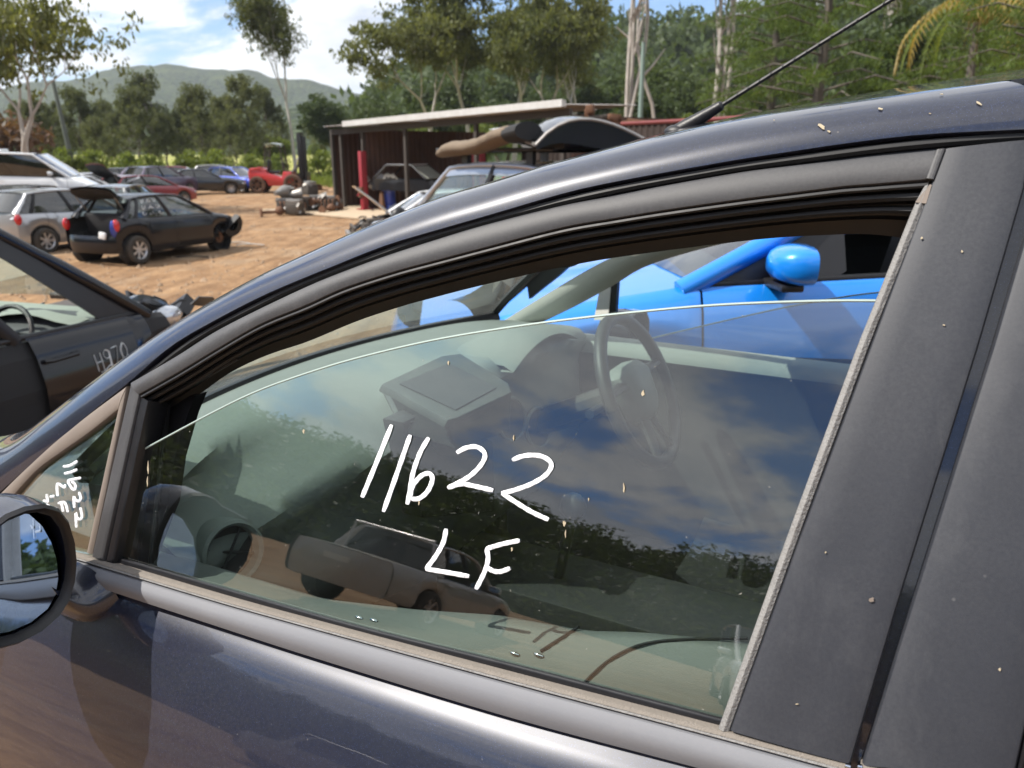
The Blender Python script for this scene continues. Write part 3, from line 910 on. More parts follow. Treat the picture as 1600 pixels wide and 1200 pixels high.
# windscreen
def ws_pt(s, f):
    """s across (-1..1, +1 on the left side), f from base 0 to header 1"""
    yb = -WID / 2 + 0.66 * s; xb, zb = WS_BASE(yb)
    yt = -WID / 2 + 0.45 * s
    xt = HEAD_X - 0.05 * s * s; zt = ZB + 0.458 - 0.040 * s * s
    p = np.array([xb, yb, zb]) * (1 - f) + np.array([xt, yt, zt]) * f
    bul = 0.03 * 4 * f * (1 - f)
    return p + np.array([bul * 0.5, 0, bul])
mb = MB()
mb.loft([[ws_pt(s, f) for s in np.linspace(-1, 1, 25)] for f in np.linspace(0, 1, 15)], False, False)
mb.build('windscreen', 'glass_ws', NEAR, smooth=60)
mb = MB()
for s in (-1, 1):
    mb.tube([ws_pt(s * 0.99, f) for f in np.linspace(0, 1, 12)], 0.012, 6)
mb.tube([ws_pt(s, 0.0) + np.array([0, 0, -0.016]) for s in np.linspace(-1, 1, 21)], 0.018, 6)
mb.tube([ws_pt(s, 0.995) + np.array([0, 0, -0.004]) for s in np.linspace(-1, 1, 21)], 0.012, 6)
mb.build('windscreen_seal', 'seal', NEAR)
# pale trim inside the far A-pillar and header
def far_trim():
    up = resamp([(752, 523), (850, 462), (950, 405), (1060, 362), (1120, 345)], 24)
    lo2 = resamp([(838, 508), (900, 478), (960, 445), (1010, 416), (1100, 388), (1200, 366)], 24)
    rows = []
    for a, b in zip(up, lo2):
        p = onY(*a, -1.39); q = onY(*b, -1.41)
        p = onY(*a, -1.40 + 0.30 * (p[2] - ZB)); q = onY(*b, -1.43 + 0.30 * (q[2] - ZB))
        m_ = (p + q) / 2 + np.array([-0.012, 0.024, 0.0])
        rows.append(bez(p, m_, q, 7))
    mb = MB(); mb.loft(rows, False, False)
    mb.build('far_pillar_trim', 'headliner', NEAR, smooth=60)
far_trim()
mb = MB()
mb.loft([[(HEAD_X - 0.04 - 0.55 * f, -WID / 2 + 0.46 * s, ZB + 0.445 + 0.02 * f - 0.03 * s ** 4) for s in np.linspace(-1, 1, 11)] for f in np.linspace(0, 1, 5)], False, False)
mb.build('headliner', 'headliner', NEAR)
# interior mirror on the header
mb = MB()
c_ = onY(893, 396, -0.76)
mb.sphere(c_, 0.04, 16, 10, (0.35, 2.0, 0.62))
mb.tube([c_, c_ + np.array([0.06, 0, 0.05])], 0.009, 8)
mb.build('inner_mirror', 'blackplastic', NEAR)

# ---- antenna on the roof
ant = onY(1072, 198, -0.70)
tip = onY(1405, -8, -0.70)
joint = onY(1130, 163, -0.70)
mb = MB()
mb.tube([ant - (joint - ant) * 0.25, ant, ant + (joint - ant) * 0.5, joint - (joint - ant) * 0.06, joint], [0.0125, 0.012, 0.0095, 0.0075, 0.004], 12)
mb.sphere(ant - (joint - ant) * 0.25, 0.017, 12, 8, (1.3, 1, 0.7))
AN = mb.build('antenna_base', 'blackplastic', NEAR)
mb = MB()
mb.tube([joint, tip, tip + (tip - joint) * 0.25], [0.0033, 0.0027, 0.0024], 8)
rod = [joint + (tip - joint) * f for f in np.linspace(0.02, 1.2, 120)]
dr = (tip - joint) / np.linalg.norm(tip - joint); au = np.cross(dr, [0, 0, 1]); au /= np.linalg.norm(au); av = np.cross(au, dr)
mb.tube([p + (au * math.cos(i * 0.9) + av * math.sin(i * 0.9)) * 0.003 for i, p in enumerate(rod)], 0.0008, 4)
mb.build('antenna_rod', 'rubber', NEAR)

# ---- doors below the belt: shoulder, flank, sill
def flank_profile():
    tilt = [(-0.036, 62), (-0.046, 48), (-0.060, 33), (-0.09, 29), (-0.13, 25), (-0.18, 19), (-0.25, 12), (-0.33, 4), (-0.42, -3), (-0.455, -5), (-0.47, 14), (-0.50, 8), (-0.60, -2), (-0.70, -10), (-0.76, -16)]
    out = [(-0.034, 0.0085), (-0.036, 0.011)]
    y = 0.011; h = -0.036
    hs = np.r_[np.linspace(-0.036, -0.10, 14)[1:], np.linspace(-0.10, -0.76, 34)[1:]]
    tx = np.array([t[0] for t in tilt])[::-1]; ty = np.array([t[1] for t in tilt])[::-1]
    for hh in hs:
        tl = np.interp((h + hh) / 2, tx, ty)
        y += (h - hh) * math.tan(R(tl)); h = hh
        out.append((h, y))
    return out
FLP = flank_profile()
BELT_H = lambda X: 0.0
_bx = [hit(u, v) for u, v in GRY_B]; bx_x = np.array([p[0] for p in _bx])[::-1]; bx_h = np.array([p[2] - ZB for p in _bx])[::-1]
def belt_drop(X):
    return float(np.interp(X, bx_x, bx_h)) + 0.034
def flank(name, x0, x1, nx=36, m='navy', lean=0.0, mir=False):
    rows = []
    for X in np.linspace(x0, x1, nx):
        bow = -0.020 * max(0, X - 0.1) ** 2 / 0.36 - 0.012 * max(0, -0.3 - X) ** 2
        bd = belt_drop(X)
        rows.append([np.array([X + lean * (h + 0.034), y + bow, ZB + h + bd * (1 - smoothstep(0, -0.35, h) if h < -0.0 else 1)]) for h, y in FLP])
    e0 = [p + np.array([0.0, -0.02, 0]) for p in rows[0]]; e1 = [p + np.array([0.0, -0.02, 0]) for p in rows[-1]]
    rows = [e0] + rows + [e1]
    if mir:
        rows = mirrored(rows)
    mb = MB(); mb.loft(rows, False, False)
    return mb.build(name, m, NEAR, smooth=40)
XG = hit(1326, 1192)[0]; XG2 = hit(1347, 1192)[0]; XF = 0.665
flank('front_door', XF - 0.003, XG + 0.002)
flank('rear_door', XG2 - 0.001, XG2 - 0.85, 20)
flank('front_door', XF - 0.003, XG + 0.002, 20, mir=True)
flank('rear_door', XG2 - 0.001, XG2 - 0.85, 20, mir=True)
for mir in (False, True):
    f_ = (lambda p: mirY(p)) if mir else (lambda p: np.array(p))
    # front wing with wheel arch, and a plain rear quarter
    rows = []
    for X in np.linspace(XF + 0.003, 1.52, 40):
        k = (X - XF) / 0.85
        top_h = -0.03 - 0.05 * k - 0.15 * k * k
        top_y = -0.03 - 0.05 * k
        arch = -0.62 + (math.sqrt(max(0, 0.33 ** 2 - (X - 1.06) ** 2)) if abs(X - 1.06) < 0.33 else 0) * 0.98
        low = max(-0.74, arch) if abs(X - 1.06) < 0.33 else -0.74
        row = []
        for t in np.linspace(0, 1, 16):
            h = top_h + (low - top_h) * t
            yy = np.interp(h, [-0.76, -0.5, -0.3, -0.12, top_h], [0.05, 0.075, 0.07, 0.035, top_y]) - 0.10 * max(0, k) ** 3
            row.append(f_((X, yy, ZB + h)))
        rows.append(row)
    mb = MB(); mb.loft(rows, False, False); mb.build('front_wing', 'navy', NEAR, smooth=50)
    mb = MB()
    mb.loft([[f_((XG2 - 0.85 - 0.45 * f, 0.04 - 0.10 * f * f - 0.06 * t, ZB + 0.06 - 0.80 * t)) for t in np.linspace(0, 1, 8)] for f in np.linspace(0, 1, 8)], False, False)
    mb.build('rear_wing', 'navy', NEAR, smooth=50)
# bonnet from the windscreen base forward
mb = MB()
rows = []
for f in np.linspace(0, 1, 14):
    row = []
    for s in np.linspace(-1, 1, 17):
        y = -WID / 2 + (0.70 - 0.06 * f) * s
        xb = WS_BASE(y)[0]
        x = xb - 0.06 + (1.62 - xb) * f
        z = ZB - 0.012 - 0.045 * f - 0.20 * f ** 2.2 - 0.05 * s * s
        row.append((x, y, z))
    rows.append(row)
mb.loft(rows, False, False); mb.build('bonnet', 'navy', NEAR, smooth=60)
mb = MB()
rows = []
for f in np.linspace(0, 1, 8):
    rows.append([(1.56 + 0.10 * math.sin(math.pi * f) - 0.15 * s ** 4, -WID / 2 + 0.72 * s, ZB - 0.20 - 0.55 * f) for s in np.linspace(-1, 1, 15)])
mb.loft(rows, False, False); mb.build('front_bumper', 'navy', NEAR, smooth=60)
# underbody, wheels
mb = MB(); mb.box((0.0, -WID / 2, ZB - 0.70), (3.2, 1.45, 0.06)); mb.box((0.95, -WID / 2, ZB - 0.45), (0.7, 1.1, 0.5)); mb.build('underbody', 'gap', NEAR)
def wheel_parts(root, c, r, wdt, axis=(0, 1, 0), spokes=7, rimmat='alloy', tyre='tyre', rim=True):
    mb = MB()
    pr = [(r * 0.66, -wdt / 2), (r * 0.90, -wdt / 2), (r * 0.98, -wdt * 0.40), (r, -wdt * 0.25), (r, wdt * 0.25), (r * 0.98, wdt * 0.40), (r * 0.90, wdt / 2), (r * 0.66, wdt / 2), (r * 0.63, 0.0), (r * 0.66, -wdt / 2)]
    mb.lathe(pr, c, axis, 28)
    ty = mb.build('tyre', tyre, root)
    if rim:
        mb = MB()
        ax = V3(axis).normalized(); a = Vector((1, 0, 0)); b = ax.cross(a)
        mb.lathe([(r * 0.66, -wdt * 0.35), (r * 0.60, -wdt * 0.30), (r * 0.60, wdt * 0.30), (r * 0.66, wdt * 0.42), (r * 0.645, wdt * 0.47), (r * 0.60, wdt * 0.36)], c, axis, 28)
        mb.lathe([(0.0, wdt * 0.34), (r * 0.10, wdt * 0.34), (r * 0.15, wdt * 0.26), (r * 0.16, wdt * 0.05)], c, axis, 16)
        for k in range(spokes):
            t = 2 * math.pi * k / spokes
            d = a * math.cos(t) + b * math.sin(t); q = ax.cross(d)
            p0 = V3(c) + d * r * 0.10 + ax * wdt * 0.25; p1 = V3(c) + d * r * 0.63 + ax * wdt * 0.34
            mb.loft([[p0 + q * r * .07 + ax * .01, p0 - q * r * .07 + ax * .01, p0 - q * r * .07 - ax * .02, p0 + q * r * .07 - ax * .02],
                     [p1 + q * r * .10 + ax * .01, p1 - q * r * .10 + ax * .01, p1 - q * r * .10 - ax * .02, p1 + q * r * .10 - ax * .02]], True, True)
        o = mb.build('rim', rimmat, root); o.parent = ty
        mb = MB(); mb.lathe([(0, -wdt * .1), (r * 0.6, -wdt * .1)], c, axis, 20)
        o = mb.build('brake_disc', 'dark_int', root); o.parent = ty
    return ty
for xx in (1.06, -1.43):
    wheel_parts(NEAR, (xx, -0.03, 0.295), 0.295, 0.19)
    wheel_parts(NEAR, (xx, -WID + 0.03, 0.295), 0.295, 0.19, (0, -1, 0))

# ---- door mirror
def door_mirror(mirror_side=False):
    f_ = (lambda p: mirY(p) + np.array([-0.16, 0, -0.06])) if mirror_side else (lambda p: np.array(p))
    XM = 0.50
    rim = [(-30, 822), (0, 800), (30, 788), (60, 784), (84, 791), (100, 812), (109, 842), (112, 872), (109, 905), (100, 935), (84, 960), (55, 985), (20, 1003), (-30, 1016), (-110, 1020), (-150, 990), (-160, 930), (-120, 868)]
    base = [onX(u, v, XM) for u, v in rim]
    cen = np.mean(base, axis=0)
    rings = []
    for k, (dx, sc) in enumerate([(-0.004, 0.86), (-0.012, 0.89), (-0.016, 0.95), (-0.010, 0.995), (0.004, 1.0), (0.03, 0.985), (0.06, 0.90), (0.085, 0.72), (0.10, 0.45), (0.106, 0.1)]):
        rings.append([f_(cen + (p - cen) * sc + np.array([dx, 0, 0.004 * max(0, k - 4)])) for p in base])
    mb = MB(); mb.loft(rings[3:], True, False); mb.add(rings[-1], [tuple(range(len(base)))])
    hs = mb.build('mirror_housing', 'navy', NEAR, smooth=60)
    mb = MB(); mb.loft(rings[:4], True, False)
    mb.build('mirror_rim', 'blackplastic', NEAR, smooth=60)
    mb = MB()
    tilt = 0.10
    gl = [cen + (p - cen) * 0.875 for p in base]
    mb.slab([f_(p + np.array([0.022 + (p[1] - cen[1]) * 0.13 + (p[2] - cen[2]) * 0.26, 0, 0])) for p in gl], (0.003, 0, 0))
    mb.build('mirror_glass', 'mirror', NEAR, smooth=0)
    # arm to the door
    mb = MB()
    arm_t = [(64, 985), (110, 950)]
    rows = []
    foot = np.array([XM + 0.03, 0.018, ZB - 0.075])
    head = cen + np.array([0.045, -0.045, -0.055])
    for t in np.linspace(0, 1, 8):
        c = head * (1 - t) + foot * t + np.array([0, 0, -0.02 * math.sin(math.pi * t)])
        rx = 0.045 + 0.02 * t; rz = 0.026 + 0.016 * t
        rows.append([f_(c + np.array([rx * math.cos(a), 0.006 * math.sin(a), rz * math.sin(a)])) for a in np.linspace(0, 2 * math.pi, 17)[:-1]])
    mb.loft(rows, True, True)
    mb.build('mirror_arm', 'navy', NEAR, smooth=60)
door_mirror()
door_mirror(True)

# ---- far side: panes, posts, door trim
def far_side():
    mb = MB()
    Lf = [mirY(L1at(x)) for x in np.linspace(0.60, -0.50, 40)]
    mb.loft([[p + np.array([0, 0.0, 0.0]), p + np.array([0, 0.012, -0.05]), p + np.array([0, 0.035, -0.05]), p + np.array([0, 0.05, 0.0])] for p in Lf], True, True)
    mb.build('far_window_frame', 'seal', NEAR)
    def fpt(X, h, off=0.0): return np.array([X, -WID - side(h) - off, ZB + h])
    # half-open pane
    top = [(0.42, -0.10), (0.30, -0.045), (0.20, -0.005), (0.0, 0.068), (-0.15, 0.12), (-0.31, 0.165), (-0.50, 0.20)]
    mb = MB(); a = resamp([fpt(X, h) for X, h in top], 30)
    mb.loft([[np.array([p[0], -WID - side(z - ZB), z]) for z in np.linspace(p[2], ZB - 0.12, 8)] for p in a], False, False)
    mb.build('far_window', 'glass_far', NEAR, smooth=60)
    mb = MB(); mb.tube(a, 0.0022, 6); mb.build('far_glass_edge', 'glass_edge', NEAR)
    mb = MB()
    mb.slab([fpt(-0.47, -0.02), fpt(-0.60, -0.02), fpt(-0.60, 0.5), fpt(-0.53, 0.5)], (0, 0.04, 0))
    mb.build('far_pillar', 'seal', NEAR)
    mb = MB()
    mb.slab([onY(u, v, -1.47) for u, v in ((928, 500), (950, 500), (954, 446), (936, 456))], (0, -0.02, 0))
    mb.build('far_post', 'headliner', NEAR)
    mb = MB(); mb.slab([onY(u, v, -1.475) for u, v in ((950, 500), (961, 500), (965, 440), (954, 446))], (0, -0.02, 0))
    mb.build('far_seal', 'seal', NEAR)
    # door inner trim: sill coloured paler as if sunlit, panel below kept dark
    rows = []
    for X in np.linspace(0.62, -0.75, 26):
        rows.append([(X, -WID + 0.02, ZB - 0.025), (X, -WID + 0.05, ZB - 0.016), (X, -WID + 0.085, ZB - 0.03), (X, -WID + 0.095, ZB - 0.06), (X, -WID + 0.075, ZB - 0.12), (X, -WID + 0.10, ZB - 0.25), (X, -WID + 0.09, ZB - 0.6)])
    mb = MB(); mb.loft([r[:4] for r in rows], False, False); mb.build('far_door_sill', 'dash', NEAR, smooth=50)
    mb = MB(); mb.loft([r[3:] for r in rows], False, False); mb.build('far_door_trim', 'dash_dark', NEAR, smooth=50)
far_side()

# ---- near door inner trim: sill behind the pane, with its seams and the pocket below
def near_trim():
    """sill of the door card: low at the front, swelling up into the pull handle towards the pillar"""
    crest = lambda X: float(np.interp(X, [-.55, -.31, -.21, -.15, -.04, .07, .22, .6], [.056, .052, .030, .012, -.003, -.030, -.060, -.075]))
    rows = []
    for X in np.linspace(0.60, -0.55, 60):
        c = crest(X)
        o = min(c - 0.012, -0.050)
        rows.append([np.array(q) for q in [(X, -0.028, ZB + o - 0.02), (X, -0.036, ZB + o), (X, -0.060, ZB + o * 0.5 + c * 0.5 + 0.004), (X, -0.080, ZB + c - 0.003), (X, -0.090, ZB + c), (X, -0.104, ZB + c - 0.008), (X, -0.112, ZB + c - 0.03), (X, -0.105, ZB - 0.15), (X, -0.10, ZB - 0.4), (X, -0.10, ZB - 0.6)]])
    mb = MB(); mb.loft(rows, False, False); mb.build('door_trim', 'doortrim', NEAR, smooth=60)
    def on_trim(u, v):
        best = None
        for Y in np.linspace(-0.036, -0.09, 60):
            p = onY(u, v, Y); c = crest(p[0]); o = min(c - 0.012, -0.05)
            h = float(np.interp(-Y, [.036, .060, .080, .090], [o, o * .5 + c * .5 + .004, c - .003, c]))
            e = abs(p[2] - ZB - h)
            if best is None or e < best[0]: best = (e, p + np.array([0, 0.001, 0.001]))
        return best[1]
    for pts in ([(905, 980), (870, 1002), (845, 1018)], [(1168, 998), (1080, 999), (1010, 1006), (965, 1024), (935, 1046), (915, 1066)]):
        mb = MB(); mb.tube([on_trim(u, v) for u, v in resamp(pts, 20)], 0.0016, 5); mb.build('trim_seam', 'gap', NEAR)
    for (u, v) in ((562, 966), (585, 970), (805, 1022), (842, 1024)):
        mb = MB(); mb.sphere(on_trim(u, v), 0.004, 8, 6, (1.6, .6, .6)); mb.build('trim_glint', 'chrome', NEAR)  # chrome beads standing in for glints on the sill
    mb = MB()
    # handle pocket and a bolster by the pillar
    mb = MB()
    c = onY(1118, 1108, -0.085)
    mb.sphere(c + np.array([0, 0, -0.02]), 0.075, 20, 12, (1.0, 0.25, 0.72))
    mb.build('speaker_pod', 'doortrim', NEAR)
near_trim()

# ---- dashboard
def dashboard():
    rows = []
    for s in np.linspace(-1, 1, 41):
        Y = -WID / 2 + 0.665 * s
        xb = WS_BASE(Y)[0] - 0.015
        pas = smoothstep(-0.05, 0.25, s)         # passenger side slopes lower (left of this right-hand-drive car)
        lip_x = 0.47 - 0.06 * (1 - pas); lip_h = -0.055 * pas + 0.028 * (1 - pas)
        prof = [(xb, 0.022), (xb - 0.06, 0.030), (xb - 0.16, 0.030 - 0.006 * pas), (lip_x + 0.10, 0.5 * lip_h + 0.018), (lip_x + 0.03, lip_h + 0.004), (lip_x, lip_h - 0.012), (lip_x - 0.008, lip_h - 0.035),
                (lip_x + 0.015, lip_h - 0.09), (lip_x + 0.005, -0.26), (lip_x + 0.06, -0.36), (lip_x + 0.14, -0.5)]
        e = abs(s) ** 10
        rows.append([(x, Y, ZB + h - 0.02 * e) for x, h in resamp(prof, 30)])
    mb = MB(); mb.loft(rows, False, False); mb.build('dashboard', 'dash', NEAR, smooth=60)
    # end cap, closing the dash towards the door
    for s in (0, -1):
        r = rows[s]
        mb = MB(); mb.slab(r + [(r[-1][0] + 0.35, r[-1][1], r[-1][2]), (r[0][0], r[0][1], r[-1][2])], (0, 0.004 if s == 0 else -0.004, 0)); mb.build('dash_end', 'dash_dark', NEAR)
    # round side vent: tube, ring, cross vanes
    vc = np.array([0.462, -0.165, ZB - 0.093])
    ax = np.array([-0.93, 0.22, 0.22]); ax /= np.linalg.norm(ax)
    mb = MB()
    mb.lathe([(0.050, -0.10), (0.051, 0.0), (0.050, 0.012), (0.0455, 0.017), (0.041, 0.012), (0.040, -0.006)], vc, ax, 32)
    mb.build('vent_ring', 'dash', NEAR)
    mb = MB(); mb.lathe([(0.0, -0.012), (0.0405, -0.008)], vc, ax, 24)
    a1 = V3(ax).orthogonal().normalized(); a2 = V3(ax).cross(a1)
    for k in range(2):
        t = R(20 + 75 * k); d = a1 * math.cos(t) + a2 * math.sin(t)
        mb.tube([V3(vc) - d * 0.039, V3(vc) + d * 0.039], 0.0022, 6)
    mb.build('vent_vanes', 'dash_dark', NEAR)
    # centre hood with its dark display recess
    def q(u, v, h): return onH(u, v, h)
    hood = [(596, 600), (690, 556), (720, 552), (795, 598), (800, 612), (715, 652), (700, 656)]
    mb = MB(); mb.slab([q(u, v, 0.036) for u, v in hood], (0.01, 0, -0.018)); mb.build('centre_hood', 'dash_mid', NEAR, bev=0.004)
    mb = MB(); mb.slab([q(u, v, 0.0375) for u, v in [(624, 600), (702, 568), (776, 606), (712, 641)]], (0, 0, 0.0012)); mb.build('display_recess', 'dash_dark', NEAR)
    # sloping fascia between the hood and the radio
    for nm_, qd in (('fascia', [q(600, 603, .030), q(702, 655, .030), onX(714, 702, .386), onX(640, 676, .386)]), ('fascia', [q(704, 655, .030), q(800, 611, .030), onX(796, 672, .386), onX(716, 702, .386)])):
        mb = MB(); mb.slab(qd, (0.012, 0, -0.006)); mb.build(nm_, 'dash_mid', NEAR, bev=0.003)
    # radio stack
    mb = MB()
    mb.slab([onX(u, v, 0.392) for u, v in [(630, 660), (668, 642), (720, 655), (770, 690), (775, 800), (660, 810), (640, 700)]], (0.05, 0, 0)); mb.build('centre_stack', 'dash_dark', NEAR, bev=0.004)
    mb = MB()
    mb.slab([onX(u, v, 0.388) for u, v in [(642, 660), (668, 650), (712, 660), (755, 688), (748, 716), (690, 712)]], (0.008, 0, 0)); mb.build('radio_panel', 'dash_dark', NEAR, bev=0.002)
    for (u0, v0, r0) in ((800, 655, 26), (842, 668, 24)):
        mb = MB()
        pts = [onX(u0 + r0 * 0.8 * math.cos(t), v0 + r0 * 1.3 * math.sin(t), 0.383) for t in np.linspace(0, 2 * math.pi, 25)]
        mb.tube(pts, 0.0035, 6); mb.build('centre_vent', 'dash', NEAR)
        mb = MB(); mb.slab([p + np.array([0.004, 0, 0]) for p in pts[:-1]], (0.006, 0, 0)); mb.build('vent_vanes', 'dash_dark', NEAR)
    # instrument hood in front of the driver
    rows = []
    for s in np.linspace(-1, 1, 17):
        Y = -1.11 + 0.185 * s
        top = 0.072 - 0.045 * s * s
        rows.append([(0.60, Y, ZB + 0.02), (0.50, Y, ZB + top), (0.40, Y, ZB + top - 0.004), (0.375, Y, ZB + top - 0.016), (0.42, Y, ZB + top - 0.02), (0.47, Y, ZB + top - 0.09)])
    mb = MB(); mb.loft(rows, False, False); mb.build('instrument_hood', 'dash', NEAR, smooth=50)
    mb = MB(); mb.box((0.475, -1.11, ZB - 0.04), (0.02, 0.30, 0.11)); mb.build('instrument_cluster', 'dash_dark', NEAR)
    # a loose wire looping over the dash
    mb = MB()
    pts = [(776, 590), (778, 572), (788, 560), (812, 560), (830, 556), (836, 540), (832, 535), (822, 545), (822, 562), (836, 566), (842, 560)]
    mb.tube([onX(u, v, 0.47) for u, v in resamp(pts, 50)], 0.0014, 5); mb.build('loose_wire', 'rubber', NEAR)
dashboard()

# ---- steering wheel
def steering():
    c = np.array([0.135, -1.11, ZB - 0.045]); ax = np.array([-0.90, 0.0, 0.43]); ax /= np.linalg.norm(ax)
    a = np.array([0, 1.0, 0]); b = np.cross(ax, a)
    if b[2] < 0: b = -b
    ring = [c + (a * math.cos(t) + b * math.sin(t)) * 0.178 for t in np.linspace(0, 2 * math.pi, 49)]
    mb = MB(); mb.tube(ring, 0.0155, 10, False); mb.build('steering_wheel', 'dash_dark', NEAR, smooth=60)
    mb = MB()
    hub = [(0.075, 0.05), (0.06, -0.045), (0.025, -0.075), (-0.025, -0.075), (-0.06, -0.045), (-0.075, 0.05), (-0.04, 0.07), (0.04, 0.07)]
    r0 = [c + a * x + b * z - ax * 0.035 for x, z in hub]; r1 = [c + a * x * .95 + b * z * .95 + ax * 0.005 for x, z in hub]; r2 = [c + a * x * .7 + b * z * .7 + ax * 0.02 for x, z in hub]
    mb.loft([r0, r1, r2], True, True); mb.build('airbag_cover', 'dash', NEAR, smooth=50)
    mb = MB()
    for x0, z0, x1, z1 in ((0.06, 0.03, 0.172, 0.03), (-0.06, 0.03, -0.172, 0.03), (0.02, -0.06, 0.05, -0.170), (-0.02, -0.06, -0.05, -0.170)):
        mb.tube([c + a * x0 + b * z0 - ax * 0.01, c + a * x1 + b * z1], [0.017, 0.011], 8, True, 0.6)
    mb.build('wheel_spokes', 'dash_dark', NEAR)
    mb = MB(); mb.tube([c - ax * 0.03, c - ax * 0.30], 0.035, 10); mb.build('steering_column', 'dash_dark', NEAR)
    mb = MB()
    mb.tube([c - ax * 0.06 + a * 0.03, c - ax * 0.05 + a * 0.19 + b * 0.01], [0.008, 0.011], 8)
    mb.tube([c - ax * 0.06 - a * 0.03, c - ax * 0.05 - a * 0.19 + b * 0.01], [0.008, 0.011], 8)
    mb.build('column_stalk', 'dash_dark', NEAR)
steering()

# ---- seats, floor, console
def seat(name, yc):
    t = MB()
    rows = []
    for f in np.linspace(0, 1, 9):
        x = 0.02 - 0.50 * f
        rows.append([(x, yc + 0.25 * s, ZB - 0.55 + 0.05 * (1 - f) + 0.035 * abs(s) ** 3 - 0.03 * (f > 0.95)) for s in np.linspace(-1, 1, 13)])
    t.loft(rows, False, False)
    for s in (-1, 1):
        t.sphere((-0.22, yc + 0.23 * s, ZB - 0.56), 0.10, 12, 8, (2.4, 0.6, 0.7))
    t.build('seat_cushion', 'seat', NEAR, smooth=60)
    t = MB()
    rows = []
    for f in np.linspace(0, 1, 12):
        z = ZB - 0.55 + 0.62 * f; x = -0.50 - 0.24 * f
        rows.append([(x + 0.05 * abs(s) ** 2, yc + (0.25 - 0.06 * f ** 3) * s, z) for s in np.linspace(-1, 1, 11)] + [(x - 0.10, yc + (0.23 - 0.06 * f ** 3) * s, z) for s in np.linspace(1, -1, 7)])
    t.loft(rows, True, True)
    t.build('seat_back', 'seat', NEAR, smooth=60)
    t = MB(); t.sphere((-0.79, yc, ZB + 0.17), 0.10, 14, 10, (0.5, 1.25, 0.85)); t.tube([(-0.77, yc - .05, ZB + .05), (-0.79, yc - .05, ZB + .15)], .007, 6); t.tube([(-0.77, yc + .05, ZB + .05), (-0.79, yc + .05, ZB + .15)], .007, 6)
    t.build('headrest', 'seat', NEAR, smooth=60)
seat('seat', -0.40); seat('seat', -1.12)
mb = MB(); mb.box((-0.1, -WID / 2, ZB - 0.655), (2.1, 1.60, 0.05)); mb.build('cabin_floor', 'dark_int', NEAR)
mb = MB(); mb.box((0.05, -WID / 2, ZB - 0.50), (0.75, 0.2, 0.26)); mb.tube([(0.18, -WID / 2, ZB - .38), (0.15, -WID / 2, ZB - .22)], 0.012, 8); mb.sphere((0.15, -WID / 2, ZB - .2), 0.028); mb.build('centre_console', 'dash_dark', NEAR, bev=0.01)
mb = MB(); mb.box((-0.3, -0.69, ZB - 0.42), (0.05, 0.03, 0.09), Euler((0.2, 0.3, 0)).to_matrix()); mb.build('belt_buckle', 'blackplastic', NEAR, bev=0.004)
mb = MB(); cb = onY(1098, 1050, -0.35); mb.box(cb, (0.034, 0.016, 0.010), Euler((0, -0.3, 0.3)).to_matrix()); mb.build('buckle_button', 'redplastic', NEAR, bev=0.003)
mb = MB(); mb.slab([(-0.9, -0.1, ZB - .7), (-0.9, -1.42, ZB - .7), (-1.05, -1.35, ZB + .1), (-1.05, -0.17, ZB + .1)], (-0.1, 0, 0)); mb.build('rear_seat', 'seat', NEAR)
# rear body shell so the cabin is closed
mb = MB()
mb.loft([[(-0.50 - 0.9 * f, -WID / 2 + (0.50 + 0.03 * f) * s, Tat(-0.5)[2] - 0.03 * abs(s) ** 2.2 * 1.6 - 0.16 * f ** 2.5) for s in np.linspace(-1, 1, 15)] for f in np.linspace(0, 1, 8)], False, False)
mb.loft([[(-1.40 - 0.25 * f, -WID / 2 + (0.53 + 0.2 * f) * s, Tat(-0.5)[2] - 0.16 - 0.45 * f) for s in np.linspace(-1, 1, 9)] for f in np.linspace(0, 1, 4)], False, False)
mb.loft([[(-1.65 - 0.06 * math.sin(3 * f), -WID / 2 + 0.73 * s, ZB + 0.0 - 0.72 * f) for s in np.linspace(-1, 1, 9)] for f in np.linspace(0, 1, 4)], False, False)
mb.build('rear_body', 'navy', NEAR, smooth=50)
for mir in (False, True):
    mb = MB()
    f_ = mirY if mir else np.array
    mb.loft([[f_((XG2 - 0.28 - 0.75 * f, side(h) - 0.02 * f, ZB + h)) for h in np.linspace(0.0, 0.50 - 0.12 * f * f, 7)] for f in np.linspace(0, 1, 8)], False, False)
    mb.build('rear_window', 'glass_dark', NEAR, smooth=60)
# ------------------------------------------------------------------ other vehicles
def interp(tab, x):
    return float(np.interp(x, [t[0] for t in tab], [t[1] for t in tab]))


